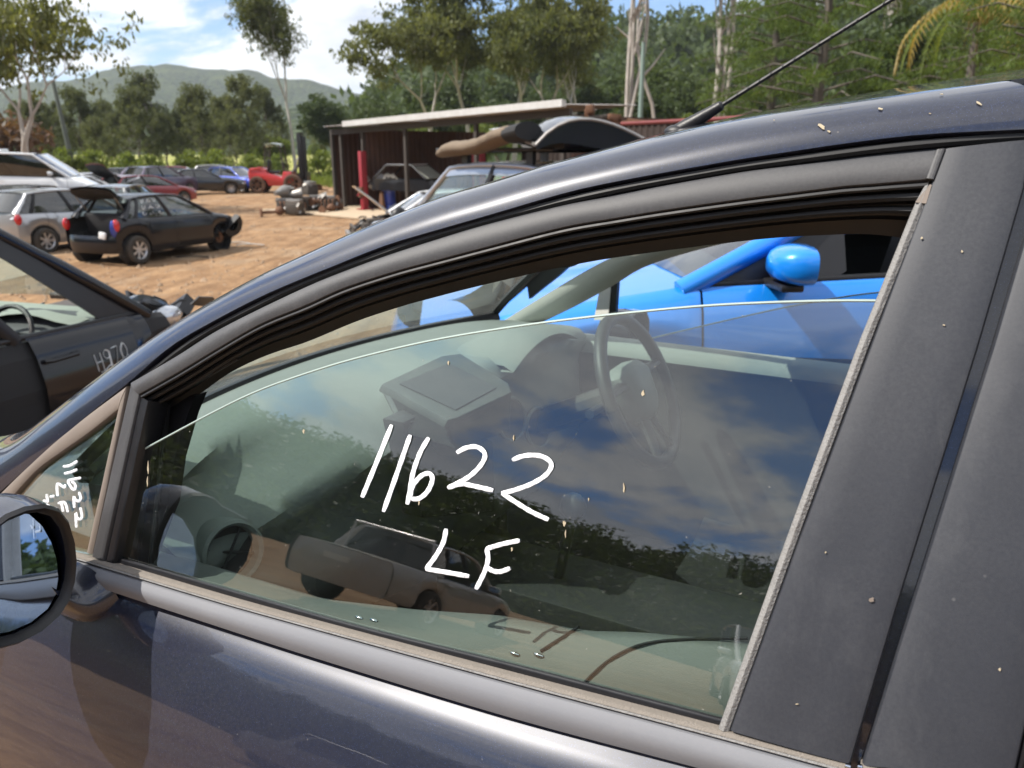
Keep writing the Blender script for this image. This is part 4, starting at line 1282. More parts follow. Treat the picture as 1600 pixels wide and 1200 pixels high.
def gcar(name, label, cat, loc, yaw, paint_m, group=None, L=4.2, W=1.75, H=1.47, cl=0.22, wb=2.6, fo=0.85, wr=0.31, belt=((-2.1, 0.98), (0.9, 0.90)), hood=0.72,
         xwb=0.95, xwt=0.15, xrt=-1.55, xrb=-1.95, rail=0.60, deck=None, glass_m='glass_car', skip=(), bonnet_open=0.0, tail_open=0.0, tail_len=0.95, wheels=(1, 1, 1, 1),
         fine=False, s_b=0.50, msize=1.0, rim='alloy', tyre='tyre', side_glass=True, front_guts=False, spokes=7, mirrors=True, tilt=(0, 0)):
    root = thing(name, label, cat, loc, yaw, group)
    root.rotation_euler = (tilt[0], tilt[1], yaw)
    xf, xr = L / 2, -L / 2
    w = W / 2
    ax_f = xf - fo; ax_r = ax_f - wb
    nx = 16 if fine else 9
    ra = wr + 0.055
    rearz = deck if deck else interp(belt, xrb)
    top_tab = [(xr, rearz - 0.10), (xr + 0.06, rearz - 0.02), (min(xrb, xr + 0.3), rearz)] + [(x, z) for x, z in belt if x > xrb + 0.05 and x < xwb] + \
              [(xwb, interp(belt, xwb)), (xwb + (xf - xwb) * 0.5, interp(belt, xwb) * 0.45 + hood * 0.55 + 0.015), (xf - 0.10, hood), (xf, hood - 0.10)]
    top_tab.sort()
    def zu(x): return interp(top_tab, x)
    def zl(x):
        z = cl + 0.06 * max(0, abs(x) - (xf - 0.45)) / 0.45
        for a in (ax_f, ax_r):
            if abs(x - a) < ra:
                z = max(z, wr + math.sqrt(ra * ra - (x - a) ** 2) * 0.96)
        return z
    def yw(x):
        k = abs(x) / xf
        return w * (1 - 0.16 * k ** 6 - 0.03 * k ** 2)
    prof = [(0.0, 0.93), (0.12, 0.975), (0.30, 0.992), (0.52, 0.995), (0.62, 1.0), (0.70, 0.99), (0.85, 0.965), (0.96, 0.925), (1.0, 0.885)]
    def column(x, sgn):
        a, b = zl(x), zu(x)
        return [(x, sgn * yw(x) * f, a + (b - a) * t) for t, f in prof]
    def stations(a, b):
        xs = list(np.linspace(a, b, max(3, int(nx * abs(b - a) / 0.9))))
        for ax in (ax_f, ax_r):
            xs += [ax + ra * math.cos(t) for t in np.linspace(0, math.pi, 13) if min(a, b) < ax + ra * math.cos(t) < max(a, b)]
        return sorted(xs)
    xm = (xwb + xrb) / 2
    xd = [xwb - 0.03, (1 - s_b) * xrb + s_b * xwb + 0.05, max(xrb + 0.10, ax_r + 0.12)]
    pan = {'front_wing': (xd[0], xf - 0.07), 'front_door': (xd[1], xd[0]), 'rear_door': (xd[2], xd[1]), 'rear_wing': (xr + 0.05, xd[2])}
    for sgn in (1, -1):
        for pn, (a, b) in pan.items():
            key = pn + ('_l' if sgn > 0 else '_r')
            if pn in skip or key in skip:
                continue
            g_ = 0.005
            mb = MB(); mb.loft([column(x, sgn) for x in stations(a + g_, b - g_)], False, False)
            o = mb.build(pn, paint_m, root, smooth=50)
            if 'door' in pn:
                hx = a + 0.14
                mb = MB(); zc = zu(hx) - 0.13
                yc = sgn * (yw(hx) * 0.985)
                mb.tube([(hx - 0.10, yc, zc), (hx - 0.08, yc + sgn * .025, zc), (hx + 0.08, yc + sgn * .025, zc), (hx + 0.10, yc, zc)], 0.013, 6)
                hd = mb.build('handle', paint_m, root); hd.parent = o
    # dark shell inside the gaps, arches
    mb = MB()
    for sgn in (1, -1):
        rows = []
        for x in stations(xr + 0.15, xf - (0.9 if front_guts else 0.15)):
            a, b = zl(x), zu(x)
            rows.append([(x, sgn * yw(x) * (f - 0.035), a + (b - a) * t) for t, f in prof[:-1]])
        mb.loft(rows, False, False)
    mb.box((0, 0, cl + 0.06), (L - 0.5, W * 0.8, 0.05))
    for a in (ax_f, ax_r):
        for sgn in (1, -1):
            mb.lathe([(ra - 0.01, 0.05), (ra - 0.01, 0.26), (0.05, 0.26)], (a, sgn * (w * 0.97), wr), (0, -sgn, 0), 16)
    mb.build('inner_shell', 'dark_int', root, smooth=0)
    # bonnet
    def top_row(x, crown=0.05):
        y = yw(x) * 0.885
        return [np.array((x, y * s, zu(x) + crown * (1 - s * s))) for s in np.linspace(-1, 1, 9)]
    if 'bonnet' not in skip:
        rows = [top_row(x) for x in np.linspace(xwb - 0.02, xf - 0.10, 8)]
        if bonnet_open:
            hx, hz = xwb, zu(xwb) + 0.03
            ca, sa = math.cos(bonnet_open), math.sin(bonnet_open)
            rows = [[np.array((hx + (p[0] - hx) * ca - (p[2] - hz) * sa, p[1], hz + (p[0] - hx) * sa + (p[2] - hz) * ca)) for p in r] for r in rows]
        mb = MB(); mb.loft(rows, False, False); mb.build('bonnet', paint_m, root, smooth=60)
    # front and rear ends
    def end(sx, zt, zb, bulge):
        rows = []
        for t in np.linspace(0, 1, 8):
            z = zt + (zb - zt) * t
            row = []
            for s in np.linspace(-1, 1, 13):
                x0 = sx * (xf - 0.08)
                row.append((x0 + sx * (bulge * math.sin(math.pi * min(1, 0.15 + t * 0.8)) + 0.06) * (1 - abs(s) ** 3.2), yw(x0) * 0.96 * s * (0.94 + 0.06 * math.sin(math.pi * t)), z))
            rows.append(row)
        return rows
    if 'front_bumper' not in skip:
        mb = MB(); mb.loft(end(1, zu(xf - 0.1), cl + 0.02, 0.10), False, False); fb = mb.build('front_bumper', paint_m, root, smooth=60)
        mb = MB(); mb.box((xf + 0.055, 0, hood - 0.22), (0.05, W * 0.46, 0.12)); mb.box((xf + 0.06, 0, cl + 0.16), (0.05, W * 0.55, 0.10)); mb.build('grille', 'blackplastic', root, bev=0.01)
        for sgn in (1, -1):
            mb = MB(); mb.sphere((xf - 0.16, sgn * w * 0.72, hood - 0.14), 0.14, 12, 8, (1.35, 0.95, 0.62), Euler((0, 0, -sgn * 0.5)).to_matrix()); mb.build('headlight', 'lens', root, smooth=60)
    if 'rear_bumper' not in skip:
        zt = (cl + 0.42) if tail_open or 'tailgate' in skip else zu(xr + 0.06)
        mb = MB(); mb.loft(end(-1, zt, cl + 0.04, 0.07), False, False); mb.build('rear_bumper', paint_m, root, smooth=60)
        if not tail_open:
            mb = MB(); mb.box((xr - 0.045, 0, rearz - 0.22), (0.012, 0.37, 0.11)); mb.build('number_plate', 'plate', root)
    for sgn in (1, -1):
        if 'taillight' in skip: break
        mb = MB(); mb.sphere((xr + 0.10, sgn * w * 0.83, rearz - 0.13), 0.10, 12, 8, (0.9, 0.62, 1.35)); mb.build('tail_light', 'redlens', root, smooth=60)
    # greenhouse
    yb = lambda x: yw(x) * 0.875
    yr_ = rail * W / 1.75
    def zt_(x):
        m_ = (xwt + xrt) / 2; hl = (xwt - xrt) / 2
        return H - 0.045 - 0.055 * min(1.3, abs((x - m_) / hl)) ** 2.4
    def bot(s): x = xrb + (xwb - xrb) * s; return x, yb(x), zu(x)
    def top(s): x = xrt + (xwt - xrt) * s; return x, yr_ * (1 - 0.05 * abs(2 * s - 1) ** 3), zt_(x)
    def on_side(s, f, sgn, off=0.0):
        b_, t_ = np.array(bot(s)), np.array(top(s))
        p = b_ * (1 - f) + t_ * f
        p[1] += 0.035 * 4 * f * (1 - f) * 0.6 + off
        p[1] *= sgn
        return p
    if 'roof' not in skip:
        rows = []
        for s in np.linspace(0, 1, 9):
            x, y, z = top(s)
            rows.append([(x, y * k, z + 0.045 * (1 - abs(k) ** 2.5)) for k in np.linspace(-1, 1, 13)])
        mb = MB(); mb.loft(rows, False, False)
        mb.build('roof', paint_m, root, smooth=60)
    for sgn in (1, -1):
        mb = MB(); mb.tube([on_side(s, 1.0, sgn) for s in np.linspace(0, 1, 12)], 0.032, 8, True, 0.9); mb.build('roof_rail', paint_m, root, smooth=60)
        mb = MB(); mb.tube([on_side(1.0, f, sgn) for f in np.linspace(-0.05, 1, 9)], [0.045] * 5 + [0.036] * 4, 8); mb.build('front_pillar', paint_m, root, smooth=60)
        mb = MB(); mb.tube([on_side(0.0, f, sgn) for f in np.linspace(-0.05, 1, 9)], [0.10] * 3 + [0.075] * 3 + [0.05] * 3, 8, True, 0.6); mb.build('rear_pillar', paint_m, root, smooth=60)
    mb = MB()
    for sgn in (1, -1):
        for s, r_ in ((s_b, 0.042), (0.12, 0.04)):
            mb.tube([on_side(s, f, sgn, -0.008) for f in np.linspace(-0.03, 1, 7)], r_, 6)
        mb.tube([on_side(s, -0.01, sgn, 0.004) for s in np.linspace(0.0, 1, 12)], 0.016, 6)
    mb.build('window_trim', 'blackplastic', root, smooth=60)
    if side_glass:
        for sgn in (1, -1):
            for a, b in ((0.02, 0.10), (0.14, s_b - 0.02), (s_b + 0.02, 0.985)):
                mb = MB()
                mb.loft([[on_side(s, f, sgn, -0.012) for f in np.linspace(0.0, 0.985, 6)] for s in np.linspace(a, b, 6)], False, False)
                mb.build('side_window', glass_m, root, smooth=60)
    def screen(s, nm, m, bul):
        rows = []
        for f in np.linspace(0.02, 0.98, 7):
            a = on_side(s, f, 1, -0.02); b = on_side(s, f, -1, -0.02); b[1] = -a[1]
            rows.append([a * (1 - k) + b * k + np.array([bul * 4 * k * (1 - k), 0, 0.03 * 4 * k * (1 - k)]) for k in np.linspace(0, 1, 11)])
        mb = MB(); mb.loft(rows, False, False); return mb.build(nm, m, root, smooth=60)
    if 'windscreen' not in skip:
        screen(1.0, 'windscreen', glass_m if glass_m != 'open' else 'glass_ws', 0.10)
    if not tail_open and 'rear_window' not in skip:
        screen(0.0, 'rear_window', glass_m, -0.06)
    # boot lid / tailgate
    if tail_open:
        x, y, z = top(0.0)
        rows = []
        for f in np.linspace(0, 1, 9):
            ln = tail_len * f
            a_ = tail_open + 0.25 * f * f
            row = []
            for k in np.linspace(-1, 1, 11):
                row.append((x - math.cos(a_) * ln, (y + 0.10 * f) * k * (1 - 0.1 * f ** 4), z + math.sin(a_) * ln + 0.05 - 0.05 * k * k))
            rows.append(row)
        mb = MB(); mb.loft(rows, False, False)
        tg = mb.build('tailgate', paint_m, root, smooth=60)
        mb = MB(); mb.loft([[np.array(p) + np.array([0.0, 0, -0.05]) for p in r] for r in rows], False, False)
        o = mb.build('tailgate_lining', 'dark_int', root, smooth=60); o.parent = tg
        mb = MB(); mb.loft([[np.array(p) * np.array([1, 0.8, 1]) + np.array([0, 0, 0.012]) for p in r] for r in rows[1:5]], False, False)
        o = mb.build('rear_window', 'glass_dark', root, smooth=60); o.parent = tg
        mb = MB()
        for sgn in (1, -1):
            mb.tube([(x - 0.15, sgn * (y - 0.02), z - 0.25), (x - math.cos(tail_open) * 0.4, sgn * y, z + math.sin(tail_open) * 0.4 - 0.02)], 0.011, 6)
            mb.build('gas_strut', 'steel', root); mb = MB()
    elif deck:
        rows = [[np.array((x_, yb(x_) * k, zu(x_) + 0.03 * (1 - k * k))) for k in np.linspace(-1, 1, 9)] for x_ in np.linspace(xr + 0.05, xrb + 0.04, 6)]
        mb = MB(); mb.loft(rows, False, False); mb.build('boot_lid', paint_m, root, smooth=60)
    else:
        rows = [[np.array((xr + 0.02 + (xrb - xr) * f, yb(xr + 0.1) * k * (1 - 0.02 * f), rearz - 0.12 + 0.13 * f)) for k in np.linspace(-1, 1, 9)] for f in np.linspace(0, 1, 4)]
        mb = MB(); mb.loft(rows, False, False); mb.build('tailgate', paint_m, root, smooth=60)
    # cabin
    mb = MB()
    for yy in (-0.37, 0.37):
        mb.box((xm + 0.15, yy, cl + 0.26), (0.5, 0.5, 0.18)); mb.box((xm - 0.14, yy, cl + 0.55), (0.13, 0.48, 0.6), Euler((0, -0.22, 0)).to_matrix()); mb.box((xm - 0.22, yy, cl + 0.93), (0.09, 0.25, 0.16))
        mb.build('front_seat', 'seat', root, bev=0.03); mb = MB()
    mb.box((xrb + 0.55, 0, cl + 0.3), (0.5, W * 0.72, 0.2)); mb.box((xrb + 0.28, 0, cl + 0.58), (0.14, W * 0.72, 0.55), Euler((0, -0.25, 0)).to_matrix())
    mb.build('rear_bench', 'seat', root, bev=0.03)
    mb = MB()
    rows = []
    for k in np.linspace(-1, 1, 13):
        yy = k * yb(xwb) * 0.95
        zb_ = zu(xwb)
        rows.append([(xwb - 0.02, yy, zb_ - 0.02), (xwb - 0.30, yy, zb_ + 0.015 + 0.03 * (abs(k + .5) < .3)), (xwb - 0.48, yy, zb_ - 0.06), (xwb - 0.46, yy, zb_ - 0.3), (xwb - 0.35, yy, zb_ - 0.5)])
    mb.loft(rows, False, False)
    mb.build('dashboard', 'greyplastic', root, smooth=50)
    mb = MB()
    c = np.array([xwb - 0.58, -0.36, zu(xwb) - 0.06])
    mb.tube([c + np.array([0.08 * math.sin(t), 0.18 * math.cos(t), 0.16 * math.sin(t)]) for t in np.linspace(0, 2 * math.pi, 25)], 0.015, 6, False)
    mb.build('steering_wheel', 'blackplastic', root)
    # wheels
    for i, (ax, sgn) in enumerate(((ax_f, 1), (ax_f, -1), (ax_r, 1), (ax_r, -1))):
        if wheels[i] == 1:
            wheel_parts(root, (ax, sgn * (w - 0.10), wr), wr, 0.20, (0, sgn, 0), spokes, rim, tyre)
        elif wheels[i] == 2:
            mb = MB(); mb.lathe([(0, -.05), (.13, -.05), (.135, 0.0), (.06, 0.01), (.06, .05), (0, .06)], (ax, sgn * (w - 0.16), wr), (0, sgn, 0), 16); mb.build('brake_hub', 'rust', root)
    if mirrors:
        for sgn in (1, -1):
            p = on_side(0.90, 0.10, sgn) + np.array([0.02, sgn * 0.14, 0.04])
            mb = MB()
            rows = []
            for dx, sc in ((-0.045, 0.90), (-0.04, 1.0), (0.0, 1.0), (0.04, 0.90), (0.07, 0.70), (0.09, 0.42), (0.097, 0.1)):
                rows.append([p + np.array([dx - 0.02 * math.cos(t) * sgn * 0, 0.115 * msize * sc * math.copysign(abs(math.cos(t)) ** 0.62, math.cos(t)), 0.075 * sc * math.copysign(abs(math.sin(t)) ** 0.62, math.sin(t))]) for t in np.linspace(0, 2 * math.pi, 21)[:-1]])
            mb.loft(rows, True, True); mo = mb.build('door_mirror', paint_m, root, smooth=60)
            mb = MB(); mb.slab([q + np.array([-0.004, 0, 0]) for q in [p + (np.array(r) - p) * 0.9 for r in rows[0]]], (-0.003, 0, 0)); o = mb.build('mirror_glass', 'mirror', root); o.parent = mo
            mb = MB(); mb.box(p + np.array([0.02, -sgn * 0.06, -0.085]), (0.09, 0.24, 0.028)); o = mb.build('mirror_foot', 'blackplastic', root, bev=0.008); o.parent = mo
    if front_guts:
        rr = random.Random(hash(label) % 999 if False else len(label))
        x0 = xf - 0.75
        mb = MB(); mb.box((x0, 0, 0.55), (0.62, 0.75, 0.42)); mb.box((x0 - 0.05, 0.1, 0.80), (0.5, 0.5, 0.1)); mb.build('engine', 'engine', root, bev=0.02)
        mb = MB()
        for k in range(22):
            p = (x0 + rr.uniform(-.4, .45), rr.uniform(-.7, .7), rr.uniform(.35, .86))
            mb.box(p, (rr.uniform(.05, .22), rr.uniform(.05, .25), rr.uniform(.04, .16)), Euler((rr.uniform(-.6, .6), rr.uniform(-.6, .6), rr.uniform(-1, 1))).to_matrix())
        for k in range(9):
            a = np.array((x0 + rr.uniform(-.4, .4), rr.uniform(-.7, .7), rr.uniform(.5, .9)))
            mb.tube(resamp([a, a + np.array([rr.uniform(-.2, .3), rr.uniform(-.3, .3), rr.uniform(-.1, .1)]), a + np.array([rr.uniform(-.2, .4), rr.uniform(-.3, .3), rr.uniform(-.3, .05)])], 8), rr.uniform(.01, .025), 6)
        o = mb.build('engine_bay_parts', 'blackplastic', root); o['kind'] = 'stuff'
        mb = MB(); mb.box((xf - 0.22, 0, 0.50), (0.06, W * 0.72, 0.38)); mb.build('radiator', 'engine', root)
        mb = MB()
        for sgn in (1, -1):
            mb.tube([(x0 - 0.45, sgn * 0.62, 0.78), (x0 + 0.2, sgn * 0.55, 0.70), (xf - 0.15, sgn * 0.5, 0.48)], 0.05, 6)
            mb.build('chassis_rail', 'black_paint', root); mb = MB()
        mb = MB(); mb.box((xf - 0.12, 0, 0.48), (0.08, W * 0.8, 0.10)); mb.build('crash_beam', 'steel', root)
    root['_on'] = 0
    return root, on_side, dict(w=w, zu=zu, zl=zl, yw=yw, xf=xf, xr=xr, ax_f=ax_f, ax_r=ax_r, top=top, bot=bot)


YK = 1.23      # the yard floor lies 2.4 m under eye level


def put(u, v, y, z=None):
    p = at_depth(u, v, y * YK)
    return (p[0], p[1], gz(p[0], p[1]) if z is None else z)


# bright blue car parked beyond the near one
bx, by, bz = cworld(-0.01, -3.64, 0)
BLUE, bside, bi = gcar('parked_car', 'bright blue car parked just beyond the dark blue hatchback', 'car', (bx, by, CBASE[2]), CROT + R(32), M['blue'], L=4.3, W=1.80, H=1.48,
                       belt=((-2.2, 1.06), (0.95, 0.93)), hood=0.74, xwb=0.96, xwt=0.05, xrt=-1.6, xrb=-2.0, glass_m='glass_car', fine=True, rail=0.62, side_glass=False, msize=1.12)
mb = MB(); mb.slab([bside(0.985, 0.0, 1, .006), bside(0.80, 0.0, 1, .006), bside(0.80, 0.06, 1, .006), bside(0.97, 0.62, 1, .004), bside(0.99, 0.62, 1, .004)], (0, -0.01, 0)); mb.build('mirror_sail', 'blackplastic', BLUE)

# wrecked black car at the left edge, its front torn off
NB, nside, ni = gcar('wrecked_car', 'black wrecked car at the left edge, front torn away, white writing on its door', 'car', (-3.33, 3.97, 0.52), R(72.6), M['black_wreck'],
                     L=4.1, W=1.76, H=1.71, belt=((-2.0, 1.02), (0.95, 0.93)), hood=0.74, xwb=0.98, xwt=0.05, xrt=-1.55, xrb=-1.95, fine=True, side_glass=False, glass_m='glass_ws',
                     skip=('bonnet', 'front_bumper', 'front_wing', 'rear_door_r', 'rear_window'), front_guts=True, wheels=(2, 2, 1, 1), mirrors=False, rail=0.60, s_b=0.70)
def near_black():
    mb = MB()  # grey sun-bleached dash top pad and its pale windscreen reflection
    zb_ = ni['zu'](0.98)
    mb.loft([[(0.96 - 0.42 * f, k * 0.70, zb_ + 0.005 + 0.04 * f - 0.05 * f * f + 0.05 * math.exp(-((k + .5) / .3) ** 2) * f) for k in np.linspace(-1, 1, 13)] for f in np.linspace(0, 1, 5)], False, False)
    mb.build('dash_top', 'greenish', NB, smooth=60)
    mb = MB()     # thick black window frame of the front door
    fr = [nside(s, 1.0, -1, 0.0) for s in np.linspace(0.70, 0.96, 14)] + [nside(0.985, f, -1, 0.0) for f in np.linspace(0.97, 0.0, 10)]
    inn = [nside(s, 0.83, -1, -0.01) for s in np.linspace(0.70, 0.88, 14)] + [nside(0.895, f, -1, -0.01) for f in np.linspace(0.80, 0.0, 10)]
    mb.loft([[a, a + np.array([0, -.012, 0]), b + np.array([0, -.012, 0]), b] for a, b in zip(fr, inn)], True, True)
    mb.build('window_frame', 'blackplastic', NB)
    # torn remains hanging off the front
    rr = random.Random(3)
    for k in range(7):
        a = np.array([1.15 + rr.uniform(-.1, .5), -0.72 + rr.uniform(-.1, .3), 0.66 + rr.uniform(-.15, .28)])
        mb = MB(); b = a + np.array([rr.uniform(.08, .32), rr.uniform(-.1, .1), rr.uniform(-.22, .02)])
        wd = np.array([rr.uniform(-.05, .05), rr.uniform(-.10, .10), rr.uniform(.02, .06)])
        mb.slab([a, b, b + wd * .6, a * .4 + b * .6 + wd * 1.2, a + wd], (0.004, 0.010, 0.004))
        mb.build('torn_panel', 'blackplastic', NB)
    mb = MB(); mb.sphere((1.32, -0.66, 0.82), 0.09, 12, 8, (1.6, .7, .8)); mb.build('broken_headlight', 'lens', NB)
    mb = MB(); mb.box((1.10, -0.60, 0.92), (0.10, 0.08, 0.05), Euler((.3, .2, .4)).to_matrix()); mb.build('torn_bracket', 'alu', NB)
    mb = MB(); mb.tube(resamp([(0.95, -.70, .97), (1.2, -.62, .96), (1.5, -.6, .78), (1.72, -.55, .55)], 14), 0.03, 6); mb.build('wing_rail', 'black_paint', NB)
    # pink sticker inside the screen
    mb = MB(); mb.box((0.62, 0.25, zb_ + 0.16), (0.004, 0.05, 0.09), Euler((0, -.5, 0)).to_matrix()); mb.box((0.66, 0.25, zb_ + 0.05), (0.10, 0.07, 0.004)); mb.build('sticker', 'pink', NB)
    # marker writing on the front door skin: H970
    def dp(x, z): return np.array([x, -ni['yw'](x) * float(np.interp((z - ni['zl'](x)) / (ni['zu'](x) - ni['zl'](x)), [0, .12, .3, .52, .62, .7, .85, .96, 1], [.93, .975, .992, .995, 1, .99, .965, .925, .885])) - 0.002, z])
    X0, Z0, S = 0.50, 0.68, 0.085
    gl = {'H': [[(0, 1), (.05, 0)], [(.5, 1), (.52, 0)], [(0, .5), (.55, .52)]], '9': [[(.5, .6), (.2, .5), (0, .75), (.2, 1), (.5, .9), (.5, .6), (.45, 0)]],
          '7': [[(0, .95), (.55, 1), (.2, 0)]], '0': [[(.3, 1), (.02, .6), (.1, .1), (.35, 0), (.55, .4), (.5, .85), (.3, 1)]]}
    for i, ch in enumerate('H970'):
        mb = MB()
        for st in gl[ch]:
            mb.tube([dp(X0 + (i * .75 + x) * S, Z0 + i * 0.006 + z * S * 1.15) for x, z in resamp(st, 14, len(st) > 3)], 0.0055, 5, True, 0.3)
        mb.build('marker_digit', 'marker2', NB)
    mb = MB()
    for k in range(5):
        mb.tube([dp(X0 + 0.02 + t * 0.18, Z0 - 0.06 + 0.016 * k + 0.012 * math.sin(t * 9 + k)) for t in np.linspace(0, 1, 12)], 0.0045, 4, True, 0.3)
    mb.build('marker_scribble', 'marker2', NB)
near_black()

# black hatchback with raised tailgate, front missing
BH, hside, hi = gcar('wrecked_car', 'black hatchback with raised tailgate and missing front wheel out on the bare dirt', 'car', (-8.46, 18.6, 0.0), R(70), M['black_wreck'], L=3.9, W=1.70, H=1.47,
                     belt=((-2.0, 1.0), (0.95, 0.93)), hood=0.80, xwb=1.0, xwt=0.2, xrt=-1.25, xrb=-1.62, tail_open=R(12), tail_len=0.55, skip=('front_bumper', 'bonnet'), front_guts=True,
                     wheels=(2, 2, 1, 1), glass_m='glass_car', mirrors=False, wb=2.72, fo=0.65)
mb = MB()
rr = random.Random(5)
for k in range(9):
    f0 = 0.2 + 0.6 * (k % 3) / 2; s0 = 0.18 + 0.10 * (k // 3)
    mb.tube([hside(s0 + 0.05 * t + .01 * math.sin(9 * t + k), f0 + 0.08 * math.sin(t * 7 + k), -1, 0.005) for t in np.linspace(0, 1, 9)], 0.008, 4, True, .4)
mb.build('marker_scribble', 'marker2', BH)
mb = MB(); mb.box((-2.0, -0.45, 0.66), (0.06, 0.16, 0.15), Euler((.2, .1, .2)).to_matrix()); mb.build('torn_panel', 'white', BH, bev=.02)
mb = MB(); mb.sphere((-1.9, -.68, 0.80), 0.13, 12, 8, (.7, .4, 1.4)); mb.build('bent_panel', 'deep_blue', BH)
mb = MB(); mb.lathe([(0.16, -0.1), (0.30, -0.1), (0.31, 0.0), (0.30, 0.1), (0.16, 0.1)], (1.62, -0.80, 0.62), (0.2, 1, 0.15), 20, math.pi * 1.1); mb.build('arch_liner', 'rubber', BH)

SH, _, si = gcar('parked_car', 'silver hatchback with red tail light beside the black hatchback with raised tailgate', 'car', (-11.5, 20.4, 0.0), R(68), M['silver'], L=4.1, W=1.74, H=1.50, glass_m='glass_dark',
                 skip=('bonnet',), front_guts=True, mirrors=False)
# white van
VAN, vside, vi = gcar('parked_van', 'white van with roof vent at the left edge behind the silver hatchback', 'van', (-17.2, 27.6, 0.0), R(14), M['white'], L=5.4, W=1.95, H=2.36, belt=((-2.6, 1.66), (1.6, 1.52)), hood=1.15,
                      xwb=1.85, xwt=0.85, xrt=-2.5, xrb=-2.58, rail=0.78, glass_m='glass_dark', wr=0.34)
mb = MB(); mb.box((-0.6, 0, 2.40), (0.8, 0.7, 0.10)); mb.build('roof_vent', 'white', VAN, bev=0.03)
# row of cars along the far edge of the yard
gcar('parked_car', 'grey car with pale roof facing away between white van and maroon car', 'car', put(196, 330, 19.5, 0.0), R(98), M['gunmetal'], H=1.46, glass_m='glass_car', mirrors=False)
gcar('parked_car', 'white car with bonnet up behind the nose of the white van', 'car', put(140, 300, 27.0, 0.0), R(30), M['white'], H=1.45, glass_m='glass_dark', bonnet_open=R(32), mirrors=False)
gcar('parked_car', 'maroon car half hidden behind the grey car with pale roof', 'car', put(232, 310, 28.5, 0.0), R(62), M['maroon'], H=1.40, glass_m='glass_dark', mirrors=False, tail_open=R(20))
gcar('parked_car', 'boxy dark purple wagon left of the black sedan', 'car', put(252, 300, 35.0, 0.0), R(70), M['purple'], H=1.62, W=1.85, belt=((-2.1, 1.08), (0.9, 1.04)), hood=0.95, glass_m='glass_dark', mirrors=False)
SED, sside, sdi = gcar('parked_car', 'black sedan with white rear panel and its boot open in front of the blue car', 'car', put(318, 297, 37.0, 0.0), R(24), M['black_paint'], L=4.6, H=1.42, xrb=-1.75, xrt=-1.1, deck=0.98, glass_m='glass_dark', mirrors=False)
mb = MB(); mb.slab([(-2.3, -0.75, .78), (-2.3, 0.75, .78), (-2.1, .72, 1.12), (-2.1, -.72, 1.12)], (-0.06, 0, 0.01)); mb.build('rear_panel', 'white', SED)
mb = MB(); mb.slab([(-2.0, -0.7, 1.02), (-2.0, 0.7, 1.02), (-2.35, .66, 1.62), (-2.35, -.66, 1.62)], (-0.03, 0, 0.0)); mb.build('raised_boot_lid', 'black_paint', SED)
mb = MB(); mb.box((-2.40, -.0, 1.52), (0.03, 0.5, 0.12)); mb.build('high_brake_light', 'redlens', SED)
gcar('parked_car', 'deep blue hatchback at the end of the row, nearest the red forklift', 'car', put(372, 294, 39.5, 0.0), R(-28), M['deep_blue'], H=1.46, glass_m='glass_dark', mirrors=False)
gcar('parked_car', 'silver car seen over the roof of the black sedan', 'car', put(352, 290, 43.5, 0.0), R(10), M['silver'], H=1.5, glass_m='glass_dark', mirrors=False)

for u, v, y, yaw, mm, hh, lb in [(112, 300, 25.0, 80, 'white', 1.44, 'white hatchback tucked between the van and the white car with raised bonnet'), (172, 300, 31.0, 55, 'silver', 1.42, 'silver car glimpsed behind the grey car with pale roof'),
                              (212, 300, 38.0, 20, 'gunmetal', 1.44, 'dark grey car at the back of the row beside the maroon car'), (290, 296, 44.0, 15, 'maroon', 1.4, 'maroon sedan farthest back over the purple wagon'), (60, 330, 20.0, 88, 'gunmetal', 1.42, 'charcoal hatchback between silver hatchback and white van')]:
    gcar('parked_car', lb, 'car', put(u, v, y, 0.0), R(yaw), M[mm], H=hh, glass_m='glass_dark', mirrors=False)
gcar('wrecked_car', 'pale wreck with raised bonnet and bare front between shed and ute', 'car', put(672, 300, 15.5, 0.0), R(196), M['white'], H=1.5, glass_m='glass_car', bonnet_open=R(48), front_guts=True, skip=('front_bumper', 'front_wing'), mirrors=False)
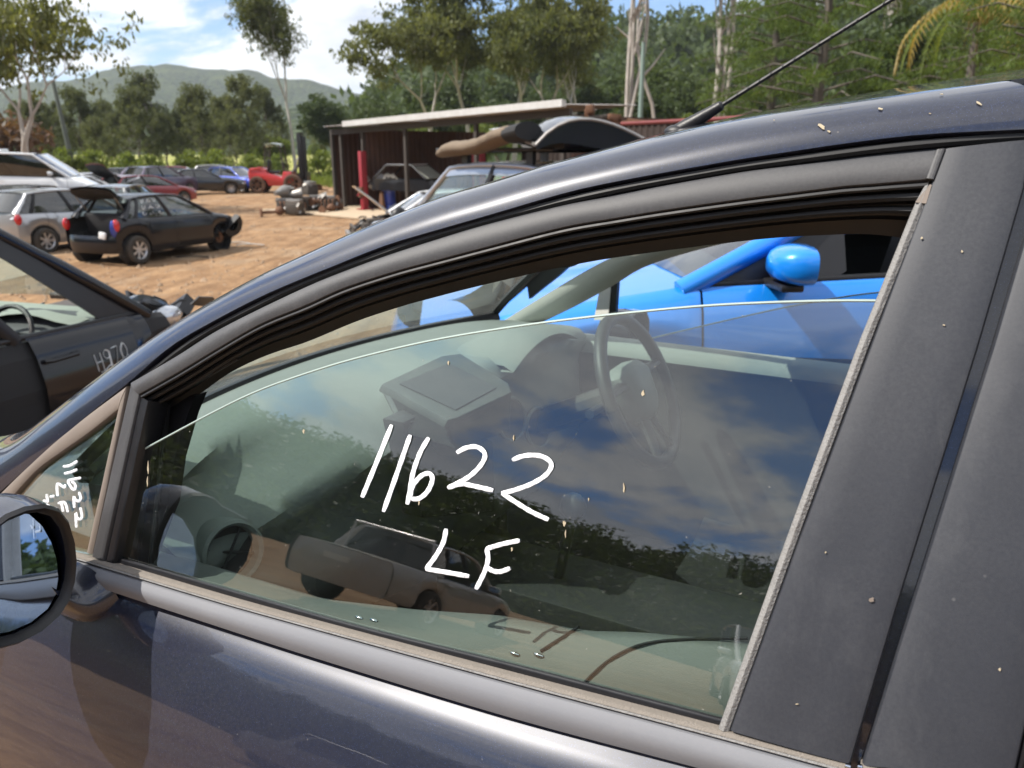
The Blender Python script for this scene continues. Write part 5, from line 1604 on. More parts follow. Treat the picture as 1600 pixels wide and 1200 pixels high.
# dual-cab ute with a rack and a canvas roll
UTE, uside, ui = gcar('utility_truck', 'dusty silver dual cab ute with a canvas roll on its roof rack', 'ute', (0.10, 9.60, 0.46), R(130), M['silver'], L=5.0, W=1.82, H=1.83, cl=0.34,
                      belt=((-2.4, 1.12), (1.0, 1.10)), hood=0.98, xwb=1.20, xwt=0.55, xrt=-1.25, xrb=-1.45, deck=1.10, rail=0.64, wr=0.38, wb=3.0, fo=0.9, glass_m='glass_ws')
def ute_parts():
    for sgn in (1, -1):
        mb = MB()
        mb.loft([[uside(s, 0.84, sgn, 0.006), uside(s, 0.90, sgn, 0.014), uside(s, 0.97, sgn, 0.012), uside(s, 1.0, sgn, -0.01)] for s in np.linspace(0.0, 1.0, 12)], False, False)
        mb.build('cant_rail', 'silver', UTE, smooth=60)
    mb = MB()
    for x in np.linspace(-1.0, 0.35, 6):
        mb.tube([(x, -0.62, 1.93), (x, 0.62, 1.93)], 0.018, 6)
        mb.build('rack_bar', 'blackplastic', UTE); mb = MB()
    for y in (-0.62, 0.62):
        mb = MB(); mb.tube([(-1.25, y, 1.95), (0.85, y, 1.95)], 0.02, 6); mb.build('rack_rail', 'blackplastic', UTE)
        for x in (-0.9, 0.25):
            mb = MB(); mb.box((x, y, 1.86), (0.10, 0.05, 0.13)); mb.build('rack_foot', 'blackplastic', UTE)
    mb = MB(); mb.box((-2.0, 0, 1.25), (0.9, 1.6, 0.5)); mb.build('tray_canopy', 'blackplastic', UTE, bev=0.05)
    for k, (x, y, z, a, b, m_) in enumerate([(-0.2, -0.15, 2.02, .04, .1, 'silver'), (-0.45, -0.1, 2.08, -.05, -.2, 'greyplastic'), (-0.1, -0.3, 2.13, .07, .3, 'white'), (-0.7, -0.2, 2.16, .02, .05, 'blackplastic')]):
        mb = MB(); mb.loft([[(x + f, y + .42 * k2, z + a * f + .04 * (1 - k2 * k2) + .02 * math.sin(4 * f)) for k2 in np.linspace(-1, 1, 7)] for f in np.linspace(-.55, .55, 7)], False, False); mb.build('loose_panel', m_, UTE, smooth=60)
    mb = MB(); mb.box((-1.15, -0.2, 2.02), (0.5, 0.5, 0.14)); mb.box((-1.1, 0.35, 2.05), (0.35, 0.3, 0.2)); mb.build('rack_box', 'blackplastic', UTE, bev=0.03)
    mb = MB(); mb.tube([(-0.75, 0.0, 1.98), (-0.2, 0.1, 2.0)], 0.07, 8); mb.build('rack_pipe', 'steel', UTE)
    mb = MB(); mb.sphere((1.2, 0.98, 1.12), 0.13, 12, 8, (.6, .9, 1.1)); mb.build('door_mirror', 'blackplastic', UTE)
    mb = MB(); mb.box(uside(0.30, 0.75, 1, 0.01), (0.30, 0.01, 0.10)); mb.build('window_sticker', 'redlens', UTE)
ute_parts()
def canvas_roll():
    a = at_depth(690, 241, 9.7); b = at_depth(812, 208, 8.3)
    pts = [a + (b - a) * t + np.array([0, 0, 0.02 * math.sin(t * 9)]) for t in np.linspace(0, 1, 24)]
    rings = []
    d = (b - a) / np.linalg.norm(b - a); s_ = np.cross(d, [0, 0, 1]); s_ /= np.linalg.norm(s_); n_ = np.cross(s_, d)
    for i, p in enumerate(pts):
        k = 1.0 if 0 < i < 23 else 0.82
        if i < 4: k *= 0.62 + 0.1 * i
        rings.append([p + (s_ * math.cos(t) * 0.16 + n_ * math.sin(t) * 0.082) * k * (1 + 0.05 * math.sin(i * 2.1 + 2 * t) + 0.03 * math.sin(i * 5.3)) for t in np.linspace(0, 2 * math.pi, 17)[:-1]])
    mb = MB(); mb.loft(rings, True, True)
    o = mb.build('canvas_roll', 'canvas', None, smooth=60)
    tag(o, 'dusty tan canvas roll tied along the roof rack of the silver ute', 'roll')
    mb = MB(); mb.loft([[b + d * t_ + (s_ * math.cos(t) * 0.17 + n_ * math.sin(t) * 0.092) for t in np.linspace(0, 2 * math.pi, 17)[:-1]] for t_ in (-0.1, 0.16)], True, True)
    c = mb.build('end_cover', 'dark_int', o)
canvas_roll()

# dark four wheel drive with its tailgate up, just past the near car's roof
FW, fside, fi = gcar('parked_car', 'dark navy four wheel drive with raised black tailgate behind the near car roof', 'car', (2.95, 9.0, 0.45), R(4), M['deep_blue'], L=4.6, W=1.85, H=1.98, cl=0.3,
                     belt=((-2.3, 1.16), (1.1, 1.12)), hood=1.0, xwb=1.15, xwt=0.5, xrt=-1.95, xrb=-2.2, rail=0.68, wr=0.36, glass_m='glass_dark', skip=('rear_window',), mirrors=False)
mb = MB()
rows = []
hinge = np.array([-1.55, 0, 2.02])
for f in np.linspace(0, 1, 12):
    x = hinge[0] - 1.22 * f; z = 2.00 + 0.30 * math.sin(f * 2.3) - 0.06 * f - 0.16 * f ** 6
    rows.append([(x - 0.10 * (1 - k * k) * f, 0.72 * k, z + 0.06 * (1 - k * k)) for k in np.linspace(-1, 1, 11)])
mb.loft(rows, False, False); mb.loft([[np.array(p) + np.array([0.02, 0, -0.05]) for p in r] for r in rows], False, False)
for q in (0, 10):
    mb.loft([[r[q], np.array(r[q]) + np.array([0.02, 0, -0.05 - 0.22 * math.sin(math.pi * i / 11)])] for i, r in enumerate(rows)], False, False)
mb.build('raised_tailgate', 'black_paint', FW, smooth=60)
mb = MB(); mb.tube([(-2.45, -0.72, 1.82), (-2.2, -0.70, 1.86), (-1.95, -0.66, 1.78)], [0.02, 0.05, 0.035], 8); mb.build('pale_bracket', 'alu', FW)
mb = MB(); mb.tube([rows[-1][i] for i in range(11)], 0.022, 6); mb.tube([r[0] for r in rows], 0.018, 6); mb.build('tailgate_edge', 'steel', FW)


# ------------------------------------------------------------------ red forklift
def forklift():
    t = thing('forklift', 'faded red forklift with canopy and black mast parked near the shed', 'forklift', (-13.65, 47.0, 0.0), R(4))
    t.scale = (1.2, 1.2, 1.2)
    mb = MB()
    # body: counterweight left, low cab middle (x forward = right)
    prof = [(-1.42, 0.55), (-1.42, 1.02), (-1.32, 1.14), (-0.78, 1.20), (-0.62, 1.12), (-0.55, 0.95), (0.15, 0.72), (0.25, 1.02), (0.62, 1.02), (0.72, 0.55), (0.35, 0.35), (-0.50, 0.35), (-0.62, 0.62), (-1.2, 0.62)]
    mb.slab([(x, -0.62, z) for x, z in prof], (0, 1.24, 0)); mb.build('body', 'red', t, bev=0.03)
    mb = MB(); mb.slab([(-1.40, -0.64, 1.03), (-0.76, -0.64, 1.12), (-0.76, -0.64, 1.24), (-1.34, -0.64, 1.17)], (0, 1.28, 0)); mb.build('engine_cover', 'red', t, bev=0.03)
    for x, r in ((-1.02, 0.40), (0.68, 0.45)):
        for s in (-1, 1):
            wheel_parts(t, (x, s * 0.62, r), r, 0.28, (0, s, 0), 6, 'rust', 'dirtytyre')
    for x, z0 in ((-0.62, 1.18), (0.28, 1.0)):
        for s in (-1, 1):
            mb = MB(); mb.tube([(x, s * 0.52, z0), (x + (0.08 if x < 0 else -0.14), s * 0.50, 2.26)], 0.035, 6); mb.build('canopy_post', 'darkwood', t)
    mb = MB()
    rows = [[(-0.72 + 0.95 * f, 0.60 * k, 2.28 + 0.07 * math.sin(math.pi * f) - 0.03 * k * k) for k in np.linspace(-1, 1, 9)] for f in np.linspace(0, 1, 9)]
    mb.loft(rows, False, False); mb.loft([[np.array(p) - np.array([0, 0, .10]) for p in r] for r in rows], False, False); mb.build('canopy', 'white', t)
    mb = MB(); mb.box((-0.28, 0, 0.98), (0.5, 0.5, 0.14)); mb.box((-0.52, 0, 1.28), (0.14, 0.48, 0.55)); mb.build('seat', 'blackplastic', t, bev=0.04)
    mb = MB(); c = np.array([0.18, 0, 1.28]); mb.tube([c + np.array([.06 * math.sin(a), .18 * math.cos(a), .14 * math.sin(a)]) for a in np.linspace(0, 2 * math.pi, 21)], .016, 6); mb.tube([c, c + np.array([.2, 0, -.35])], .025, 6); mb.build('steering_wheel', 'blackplastic', t)
    for k in range(3):
        mb = MB(); mb.tube([(0.22 + .05 * k, -.35 + .1 * k, 1.0), (0.16 + .05 * k, -.38 + .1 * k, 1.42)], .014, 5); mb.build('lever', 'blackplastic', t)
    for s in (-1, 1):
        mb = MB(); mb.box((1.05, s * 0.36, 1.46), (0.17, 0.13, 2.7)); mb.build('mast_rail', 'rubber', t, bev=.01)
        mb = MB(); mb.box((1.22, s * 0.26, 1.40), (0.11, 0.09, 2.5)); mb.build('mast_rail', 'rubber', t, bev=.01)
        mb = MB(); mb.slab([(1.30, s * 0.25 - .06, 0.12), (2.25, s * 0.25 - .06, 0.10), (2.25, s * .25 - .06, 0.13), (1.36, s * .25 - .06, 0.18), (1.36, s * .25 - .06, 0.8), (1.30, s * .25 - .06, 0.8)], (0, .12, 0)); mb.build('fork', 'rust', t)
        mb = MB(); mb.tube([(0.6, s * .42, .9), (1.0, s * .40, 1.7)], .035, 6); mb.build('tilt_ram', 'steel', t)
    for z in (0.5, 1.5, 2.76):
        mb = MB(); mb.box((1.1, 0, z), (0.10, 0.8, 0.14)); mb.build('mast_crossbar', 'rubber', t)
    mb = MB(); mb.tube([(1.15, 0, .3), (1.15, 0, 2.6)], .05, 8); mb.build('lift_ram', 'blackplastic', t)
    mb = MB(); mb.box((1.32, 0, .75), (.06, 1.0, .5)); mb.build('carriage', 'blackplastic', t)
    for k in range(5):
        mb = MB(); mb.tube(resamp([(0.7, -.2 + .1 * k, 1.0), (0.9, -.2 + .1 * k, 1.35 + .05 * k), (1.05, -.15 + .08 * k, 2.2)], 8), .018, 5); mb.build('hydraulic_hose', 'rubber', t)
forklift()


# ------------------------------------------------------------------ shed, containers, hoists
def corrug(p0, p1, z0, z1, m, name, parent, pitch=0.25, amp=0.035, thick=0.02):
    """corrugated steel wall from p0 to p1 (xy), z0..z1"""
    p0, p1 = np.array(p0, float), np.array(p1, float)
    L = np.linalg.norm(p1 - p0); d = (p1 - p0) / L; n = np.array([-d[1], d[0]])
    xs = []; k = int(L / pitch)
    for i in range(k):
        b = i * L / k; q = L / k
        xs += [(b, 0), (b + q * .32, 0), (b + q * .5, amp), (b + q * .82, amp)]
    xs.append((L, 0))
    a = [(*(p0 + d * s + n * o), z0) for s, o in xs]; b = [(*(p0 + d * s + n * o), z1) for s, o in xs]
    mb = MB(); mb.loft([a, b], False, False)
    return mb.build(name, m, parent, smooth=0)


def shed():
    t = thing('shed', 'long dark open shed with pale roof edge behind the parked ute', 'shed', (0, 0, 0))
    A = np.array([-6.32, 28.0]) * YK; B = np.array([1.42, 20.0]) * YK              # front roof line, left to right
    d = (B - A) / np.linalg.norm(B - A); n = np.array([-d[1], d[0]])     # n points to the back
    if n[1] < 0: n = -n
    def P(s, b, z): q = A + d * s * YK + n * b * YK; return np.array([q[0], q[1], z * YK])
    Ltot = np.linalg.norm(B - A) / YK
    zr = lambda s: 2.62 + 0.30 * s / Ltot
    # roof sheets, each a corrugated panel
    k = 12
    for i in range(k):
        s0, s1 = Ltot * i / k + 0.02, Ltot * (i + 1) / k - 0.005
        rows = []
        for b in np.linspace(-0.25, 5.5 - 3.0 * i / k, 4):
            rows.append([P(s, b, zr(s) + 0.12 + 0.03 * b + 0.018 * math.cos((s) * 2 * math.pi / 0.20)) for s in np.linspace(s0, s1, 20)])
        mb = MB(); mb.loft(rows, False, False); mb.build('roof_sheet', 'tin', t, smooth=0)
    # fascia beam, bright gutter over the right three quarters
    mb = MB(); mb.loft([[P(s, 0.0, zr(s) - 0.16), P(s, 0.10, zr(s) - 0.16), P(s, 0.10, zr(s) + 0.02), P(s, 0.0, zr(s) + 0.02)] for s in (0, Ltot)], True, True); mb.build('roof_beam', 'darkwood', t)
    g0 = 1.3
    mb = MB(); mb.loft([[P(s, -0.30, zr(s) + 0.05), P(s, -0.14, zr(s) + 0.05), P(s, -0.14, zr(s) + 0.20), P(s, -0.30, zr(s) + 0.22)] for s in np.linspace(g0, Ltot, 5)], True, True); mb.build('gutter', 'tin_bright', t)
    # posts
    for s in (0.05, 0.62, 1.95, 4.3, 7.6, 10.9):
        mb = MB(); q = P(s, 0.05, 0); hp = (zr(s) - 0.16) * YK; mb.box((q[0], q[1], hp / 2), (0.13, 0.13, hp), Euler((0, 0, math.atan2(d[1], d[0]))).to_matrix()); mb.build('post', 'darkwood', t)
    # container bay on the left: corrugated brown sides
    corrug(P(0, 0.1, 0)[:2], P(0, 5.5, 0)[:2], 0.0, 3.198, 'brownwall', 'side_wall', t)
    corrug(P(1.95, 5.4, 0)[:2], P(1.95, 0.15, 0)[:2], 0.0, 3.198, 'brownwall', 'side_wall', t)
    corrug(P(0, 5.5, 0)[:2], P(2.0, 5.5, 0)[:2], 0.0, 3.198, 'dark_wall', 'back_wall', t)  # back walls darkened by colour for the gloom inside the shed
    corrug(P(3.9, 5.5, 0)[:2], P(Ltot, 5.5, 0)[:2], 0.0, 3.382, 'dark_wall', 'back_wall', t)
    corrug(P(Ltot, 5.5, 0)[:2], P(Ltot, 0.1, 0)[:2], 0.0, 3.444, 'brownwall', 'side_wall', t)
    for z in (0.5, 1.2, 1.9):
        mb = MB(); mb.loft([[P(s, 5.25, z), P(s, 4.9, z), P(s, 4.9, z + .04), P(s, 5.25, z + .04)] for s in (4.2, Ltot - .3)], True, True); mb.build('shelf', 'darkwood', t)
    mb = MB(); mb.slab([P(-0.4, -2.6, 0.012), P(7.2, -1.9, 0.012), P(7.2, 5.4, 0.012), P(-0.4, 5.4, 0.012)], (0, 0, 0.05)); mb.build('slab', 'sandslab', t)
    rr = random.Random(11)
    # hoists
    for j, (s, b) in enumerate(((2.15, -0.15), (5.6, 1.8), (6.5, 1.2))):
        h = thing('vehicle_hoist', ['red hoist post at the mouth of the container bay', 'red hoist post standing deep in the shed', 'red hoist post in the shed beside the raised bonnet of the ute'][j], 'hoist', tuple(P(s, b, 0.06)), math.atan2(d[1], d[0]))
        mb = MB(); mb.box((0, 0, 1.15), (0.22, 0.26, 2.3)); mb.build('column', 'postred', h, bev=.015)
        mb = MB(); mb.box((0, 0, 0.02), (0.5, 0.5, 0.03)); mb.build('base_plate', 'postred', h)
        mb = MB(); mb.box((0, -.16, 0.7), (0.26, 0.10, 0.4)); mb.build('carriage', 'rust', h)
        mb = MB(); mb.tube([(0, -.2, .62), (.6, -.7, .62)], .045, 6); mb.build('lift_arm', 'postred', h)
    # things kept in the shed
    items = [(0.5, 1.2, .5, .35, .9, 'rust'), (1.2, 2.0, .6, .5, 1.2, 'engine'), (1.0, 0.9, .4, .4, .5, 'blackplastic'), (1.5, 3.2, .5, .5, 1.6, 'darkwood')]
    for i, (s, b, w_, dd, h_, m_) in enumerate(items):
        q = P(s, b, 0.062)
        o = thing('crate', ['rusty bin just inside the container bay', 'greasy parts stand at the back of the container bay', 'low black tub on the floor of the container bay', 'tall dark cabinet in the far corner of the container bay'][i], 'crate', tuple(q), rr.uniform(-.3, .3))
        mb = MB(); mb.box((0, 0, h_ / 2), (w_, dd, h_)); mb.build('body', m_, o, bev=.02)
        mb = MB(); mb.box((0, 0, h_ + .015), (w_ * 1.05, dd * 1.05, .03)); mb.build('rim', m_, o)
    for i, (s0, b, m_, lb) in enumerate([(2.5, 0.6, 'deep_blue', 'blue oil drum beside the red hoist post at the bay mouth'), (2.9, 1.9, 'rust', 'rusty oil drum behind the blue one in the shed'), (5.0, .5, 'rubber', 'black drum in front of the stripped car shell'),
                                  (4.6, 3.0, 'steel', 'bare steel drum in the dark at the back of the shed'), (6.0, .3, 'rust', 'rusty drum near the second hoist post')]):
        q = P(s0, b, 0.05); o = thing('oil_drum', lb, 'drum', tuple(q))
        mb = MB(); mb.lathe([(0, 0), (.28, 0), (.29, .02), (.28, .04), (.28, .28), (.295, .30), (.28, .32), (.28, .56), (.295, .58), (.28, .60), (.28, .84), (.29, .86), (.27, .86), (.27, .84), (0, .84)], (0, 0, 0), (0, 0, 1), 20); mb.build('barrel', m_, o)
        mb = MB(); mb.lathe([(0, .03), (.03, .03), (.03, 0)], (.16, 0, .84), (0, 0, 1), 8); mb.build('bung', 'steel', o)
    # car being stripped inside: white shell parts on the hoist
    c = P(3.4, 1.0, 0)
    o = thing('car_shell', 'stripped dark car shell up on stands inside the shed', 'car', (c[0], c[1], 0.06), math.atan2(d[1], d[0]) + math.pi + .35)
    mb = MB()
    prof = [(-1.6, .75), (-1.6, 1.2), (-1.0, 1.3), (-.3, 1.78), (.9, 1.78), (1.5, 1.25), (1.6, .8)]
    for y in (-.7, .7):
        mb.slab([(x, y, z) for x, z in [(-1.6, .75), (-1.6, 1.2), (1.5, 1.25), (1.6, .8)]], (0, .04, 0))
        mb.tube([(-1.0, y, 1.25), (-.3, y * .85, 1.78), (.9, y * .85, 1.78), (1.5, y, 1.25)], .045, 6)
    mb.build('shell', 'black_paint', o)
    mb = MB(); mb.slab([(-.3, -.6, 1.78), (.9, -.6, 1.78), (.9, .6, 1.78), (-.3, .6, 1.78)], (0, 0, .04)); mb.build('roof', 'white', o)
    mb = MB(); mb.slab([(-1.05, -.6, 1.28), (-.36, -.55, 1.74), (-.36, .55, 1.74), (-1.05, .6, 1.28)], (.02, 0, -.01)); mb.build('windscreen', 'greenish', o)
    mb = MB()
    for k in range(14):
        mb.box((rr.uniform(1.0, 1.9), rr.uniform(-.6, .6), rr.uniform(.8, 1.3)), (rr.uniform(.1, .4), rr.uniform(.1, .3), rr.uniform(.05, .25)), Euler((rr.uniform(-1, 1), rr.uniform(-1, 1), 0)).to_matrix())
    q = mb.build('loose_parts', 'alu', o); q['kind'] = 'stuff'
    for x in (-1.2, 1.2):
        for y in (-.6, .6):
            mb = MB(); mb.box((x, y, .37), (.22, .22, .74), None, .5); mb.build('stand', 'rust', o)
M['sandslab'] = simple('dusty_concrete', (0.46, 0.36, 0.25), 0.9, 0.0, 0.2, 1.5, 0.3, 30)
shed()


def right_container():
    t = thing('shipping_container', 'brown shipping container with red top rail right of the shed', 'container', (0, 0, 0))
    A = at_depth(985, 196, 17.0 * YK)[:2]; B = at_depth(1120, 192, 14.6 * YK)[:2]
    d = (B - A) / np.linalg.norm(B - A); n = np.array([-d[1], d[0]]); n = n if n[1] > 0 else -n
    A = A - d * 0.4; B = B + d * 3.2
    zt = 2.47 * YK
    corrug(A, B, 0.05, zt, 'dark_wall', 'front_wall', t)
    corrug(A + n * 2.4, A, 0.05, zt, 'dark_wall', 'side_wall', t)
    corrug(B, B + n * 2.4, 0.05, zt, 'dark_wall', 'side_wall', t)
    corrug(B + n * 2.4, A + n * 2.4, 0.05, zt, 'dark_wall', 'back_wall', t)
    mb = MB(); mb.slab([(*A, zt), (*B, zt), (*(B + n * 2.4), zt), (*(A + n * 2.4), zt)], (0, 0, .04)); mb.build('roof', 'rust', t)
    mb = MB(); mb.tube([(*A, zt + .03), (*B, zt + .03)], .05, 6); mb.build('top_rail', 'maroon_rail', t)
    rr = random.Random(4)
    labs = ['rusty gearbox on the container roof', 'bent exhaust pipe lying across the container roof', 'brown cylinder head stacked on the container roof', 'dented drum standing at the end of the container roof']
    for i, (u, w_, h_) in enumerate(((962, .5, .25), (1000, .9, .12), (940, .6, .22), (925, .3, .48))):
        q = at_depth(u, 190, 17.2 * YK)
        mb = MB()
        for k in range(4):
            mb.box((rr.uniform(-.1, .1) * w_, rr.uniform(-.1, .1), h_ * (.2 + .2 * k)), (w_ * rr.uniform(.5, 1), .3 * rr.uniform(.6, 1), h_ * .45), Euler((0, rr.uniform(-.2, .2), rr.uniform(-.3, .3))).to_matrix())
        o = mb.build('scrap_part', ['rust', 'rust', 'engine', 'rust'][i], None, bev=.02)
        o.location = (q[0], q[1] + .6, zt + .03)
        tag(o, labs[i], 'scrap')
right_container()


# ------------------------------------------------------------------ scrap heap in front of the shed
def engine_part(name, label, kind, loc, rz, seed):
    rr = random.Random(seed)
    t = thing(name, label, 'scrap', loc, rz, None)
    if kind == 'engine':
        mb = MB(); mb.box((0, 0, .28), (.62, .45, .42)); mb.build('block', 'engine', t, bev=.03)
        mb = MB(); mb.box((0, 0, .56), (.58, .34, .14)); mb.build('head', 'alu', t, bev=.02)
        mb = MB()
        for k in range(4): mb.tube(resamp([(-.22 + .15 * k, -.2, .5), (-.22 + .15 * k, -.4, .46), (-.2 + .14 * k, -.42, .25)], 7), .03, 6)
        mb.build('manifold', 'rust', t)
        mb = MB(); mb.lathe([(0, -.04), (.12, -.04), (.13, 0), (.12, .04), (0, .04)], (.36, 0, .25), (1, 0, 0), 16); mb.build('pulley', 'steel', t)
        mb = MB()
        for k in range(6): mb.box((rr.uniform(-.3, .3), rr.uniform(-.25, .25), rr.uniform(.15, .62)), (rr.uniform(.06, .2), rr.uniform(.06, .2), rr.uniform(.06, .16)), Euler((rr.uniform(-1, 1), rr.uniform(-1, 1), 0)).to_matrix())
        o = mb.build('ancillaries', 'alu', t); o['kind'] = 'stuff'
    elif kind == 'gearbox':
        mb = MB(); mb.lathe([(0, -.4), (.08, -.4), (.10, -.2), (.16, -.1), (.20, .1), (.24, .22), (.24, .26), (0, .26)], (0, 0, .24), (1, 0, .1), 18); mb.build('casing', 'alu', t)
        mb = MB(); mb.box((-.05, .12, .22), (.3, .12, .2)); mb.build('side_cover', 'engine', t, bev=.02)
    elif kind == 'axle':
        mb = MB(); mb.tube([(-.7, 0, .16), (.7, .1, .20)], .055, 8); mb.sphere((0, .05, .2), .17, 12, 8); mb.build('axle_tube', 'rust', t)
        mb = MB(); mb.lathe([(0, -.03), (.16, -.03), (.16, .03), (0, .03)], (.7, .1, .2), (1, 0, 0), 16); mb.build('hub', 'rust', t)
        mb = MB(); mb.lathe([(0, -.03), (.16, -.03), (.16, .03), (0, .03)], (-.7, 0, .16), (1, 0, 0), 16); mb.build('hub', 'rust', t)
    elif kind == 'panel':
        mb = MB(); mb.loft([[(x, .3 * k, .05 + .30 * x + .08 * math.sin(3 * k)) for k in np.linspace(-1, 1, 7)] for x in np.linspace(-.3, .5, 6)], False, False); mb.build('skin', 'white', t, smooth=60)
        mb = MB(); mb.tube([(.5, -.3, .2), (.5, .3, .2)], .02, 6); mb.build('flange', 'steel', t)
    return t
y0 = 25.2
for i, (nm, lb, kd, u, dy, dz, rz) in enumerate([
    ('engine_block', 'greasy engine at the left of the scrap heap by the shed', 'engine', 447, 0.0, 0, .4),
    ('engine_block', 'engine with pale head lying highest on the scrap heap by the shed', 'engine', 452, 0.5, .42, 1.7),
    ('rear_axle', 'rusty axle lying across the front of the scrap heap', 'axle', 438, -.8, 0, .5),
    ('gearbox', 'alloy gearbox at the middle of the scrap heap', 'gearbox', 470, -.3, 0, 2.2),
    ('engine_block', 'dark engine on the ground right of the alloy gearbox', 'engine', 474, .7, 0, 2.7),
    ('body_panel', 'white bent wing panel leaning behind the alloy gearbox', 'panel', 492, 1.0, .2, .8),
    ('gearbox', 'dirty gearbox standing against the white bent panel', 'gearbox', 503, 1.2, .25, .3),
    ('engine_block', 'engine beneath the white bent wing panel', 'engine', 497, 1.2, 0, .2),
    ('rear_axle', 'axle end lying between scrap heap and shed', 'axle', 520, .4, 0, 1.2),
    ('gearbox', 'small gearbox on the slab corner beside the shed', 'gearbox', 530, 1.6, 0, 1.9),
    ('engine_block', 'rust brown engine behind the scrap heap', 'engine', 462, 1.6, 0, 1.0),
    ('gearbox', 'gearbox lying on top of the left hand engine', 'gearbox', 443, .1, .62, 1.2), ('engine_block', 'engine tipped on its side at the front of the heap', 'engine', 462, -.6, 0, 2.9),
    ('gearbox', 'gearbox wedged between two engines in the middle of the heap', 'gearbox', 465, .3, .5, .2), ('engine_block', 'engine piled above the white bent panel', 'engine', 488, 1.5, .55, 2.2),
    ('rear_axle', 'axle stuck upright through the right side of the heap', 'axle', 510, .9, .25, .9), ('engine_block', 'dark engine at the right end of the heap', 'engine', 514, .9, 0, .1)]):
    p = at_depth(u, 338, (y0 + dy) * YK)
    engine_part(nm, lb, kd, (p[0], p[1], gz(p[0], p[1]) + dz), rz, i)
# loose bits lying on the dirt
rr = random.Random(21)
for i, (u, v, lb, m_) in enumerate([(372, 381, 'pale strip of trim on the dirt beside the black hatchback', 'alu'), (390, 384, 'bent metal rail lying right of the black hatchback', 'steel'), (300, 402, 'dark rubber offcut under the black hatchback', 'rubber')]):
    p = on_z(u, v, 0)
    mb = MB(); mb.tube(resamp([(-.35, 0, .03), (0, .06, .05), (.38, -.03, .03)], 8), .028, 5, True, .5)
    o = mb.build('trim_strip', m_, None); o.location = (p[0], p[1], gz(p[0], p[1])); o.rotation_euler = (0, 0, rr.uniform(-.3, .3))
    tag(o, lb, 'scrap')
p = on_z(618, 330, 0)
mb = MB(); mb.slab([(-.3, -.2, .02), (.25, -.25, .02), (.35, .2, .25), (-.2, .25, .28)], (0, 0, .03)); o = mb.build('loose_panel', 'white', None, bev=.01); o.location = (p[0], p[1], gz(p[0], p[1])); tag(o, 'pale loose panel on the ground left of the ute', 'scrap')
# ------------------------------------------------------------------ trees
def leaf_mesh(name, clumps, m, per, size, seed, droop=0.0, narrow=0.45, parent=None):
    """leaf-sized faces spread through clumps [(centre, radius vector)]"""
    rs = np.random.RandomState(seed)
    C_ = np.array([c for c, r in clumps]); R_ = np.array([r for c, r in clumps])
    n = len(clumps) * per
    idx = np.repeat(np.arange(len(clumps)), per)
    d = rs.normal(size=(n, 3)); d /= np.linalg.norm(d, axis=1)[:, None]
    rad = rs.uniform(0.15, 1.0, n) ** 0.55
    p = C_[idx] + d * R_[idx] * rad[:, None]
    u = rs.normal(size=(n, 3)); u[:, 2] -= droop * 2.2
    u /= np.linalg.norm(u, axis=1)[:, None]
    v = np.cross(u, rs.normal(size=(n, 3))); v /= np.linalg.norm(v, axis=1)[:, None]
    s = size * rs.uniform(0.6, 1.35, n)[:, None]
    u = u * s; v = v * s * narrow
    V = np.stack([p - u, p + v * 0.9, p + u, p - v * 0.9], 1).reshape(-1, 3)
    me = bpy.data.meshes.new(name)
    me.vertices.add(len(V)); me.vertices.foreach_set('co', V.astype(np.float32).ravel())
    me.loops.add(n * 4); me.loops.foreach_set('vertex_index', np.arange(n * 4, dtype=np.int32))
    me.polygons.add(n); me.polygons.foreach_set('loop_start', np.arange(0, n * 4, 4, dtype=np.int32))
    me.update(calc_edges=True)
    me.materials.append(M[m])
    o = bpy.data.objects.new(name, me); COL.objects.link(o)
    if parent is not None: o.parent = parent
    return o


def grow(rr, h, trunk_r, levels=4, fork_at=0.3, spread=0.55, up=0.5, nbr=3, wobble=0.12, len_k=0.68, first=None):
    """branches of a tree: list of (points, radii), and the twig tips"""
    segs, tips = [], []
    def rec(p, d, L, r, lev):
        pts = [p]; q = np.array(p); dd = np.array(d)
        k = 5
        for i in range(k):
            dd = dd + np.array([rr.gauss(0, wobble), rr.gauss(0, wobble), rr.gauss(0, wobble * .5) + up * 0.06])
            dd /= np.linalg.norm(dd); q = q + dd * L / k; pts.append(q)
            if lev >= 2 and i >= 2 and rr.random() < 0.55:
                tips.append((q + np.array([rr.gauss(0, .1), rr.gauss(0, .1), rr.gauss(0, .1)]) * L, lev))
        segs.append((pts, [r * (1 - 0.45 * i / k) for i in range(k + 1)]))
        if lev >= levels:
            tips.append((q, lev)); return
        nb = nbr if lev > 0 else max(2, nbr)
        a0 = rr.uniform(0, 6.28)
        for b in range(nb):
            a = a0 + 6.283 * b / nb + rr.gauss(0, .35)
            sp = spread * rr.uniform(.6, 1.25)
            side_ = np.cross(dd, [math.cos(a), math.sin(a), 0.2]); side_ /= np.linalg.norm(side_) + 1e-9
            nd = dd * math.cos(sp) + side_ * math.sin(sp); nd[2] += up * 0.2
            nd /= np.linalg.norm(nd)
            rec(q if (b < 2 or lev == 0) else pts[3], nd, L * len_k * rr.uniform(.75, 1.15), r * 0.55 * (0.9 if b else 1.1), lev + 1)
    rec(np.zeros(3), np.array(first if first is not None else [rr.gauss(0, .05), rr.gauss(0, .05), 1.0]), h * fork_at, trunk_r, 0)
    return segs, tips


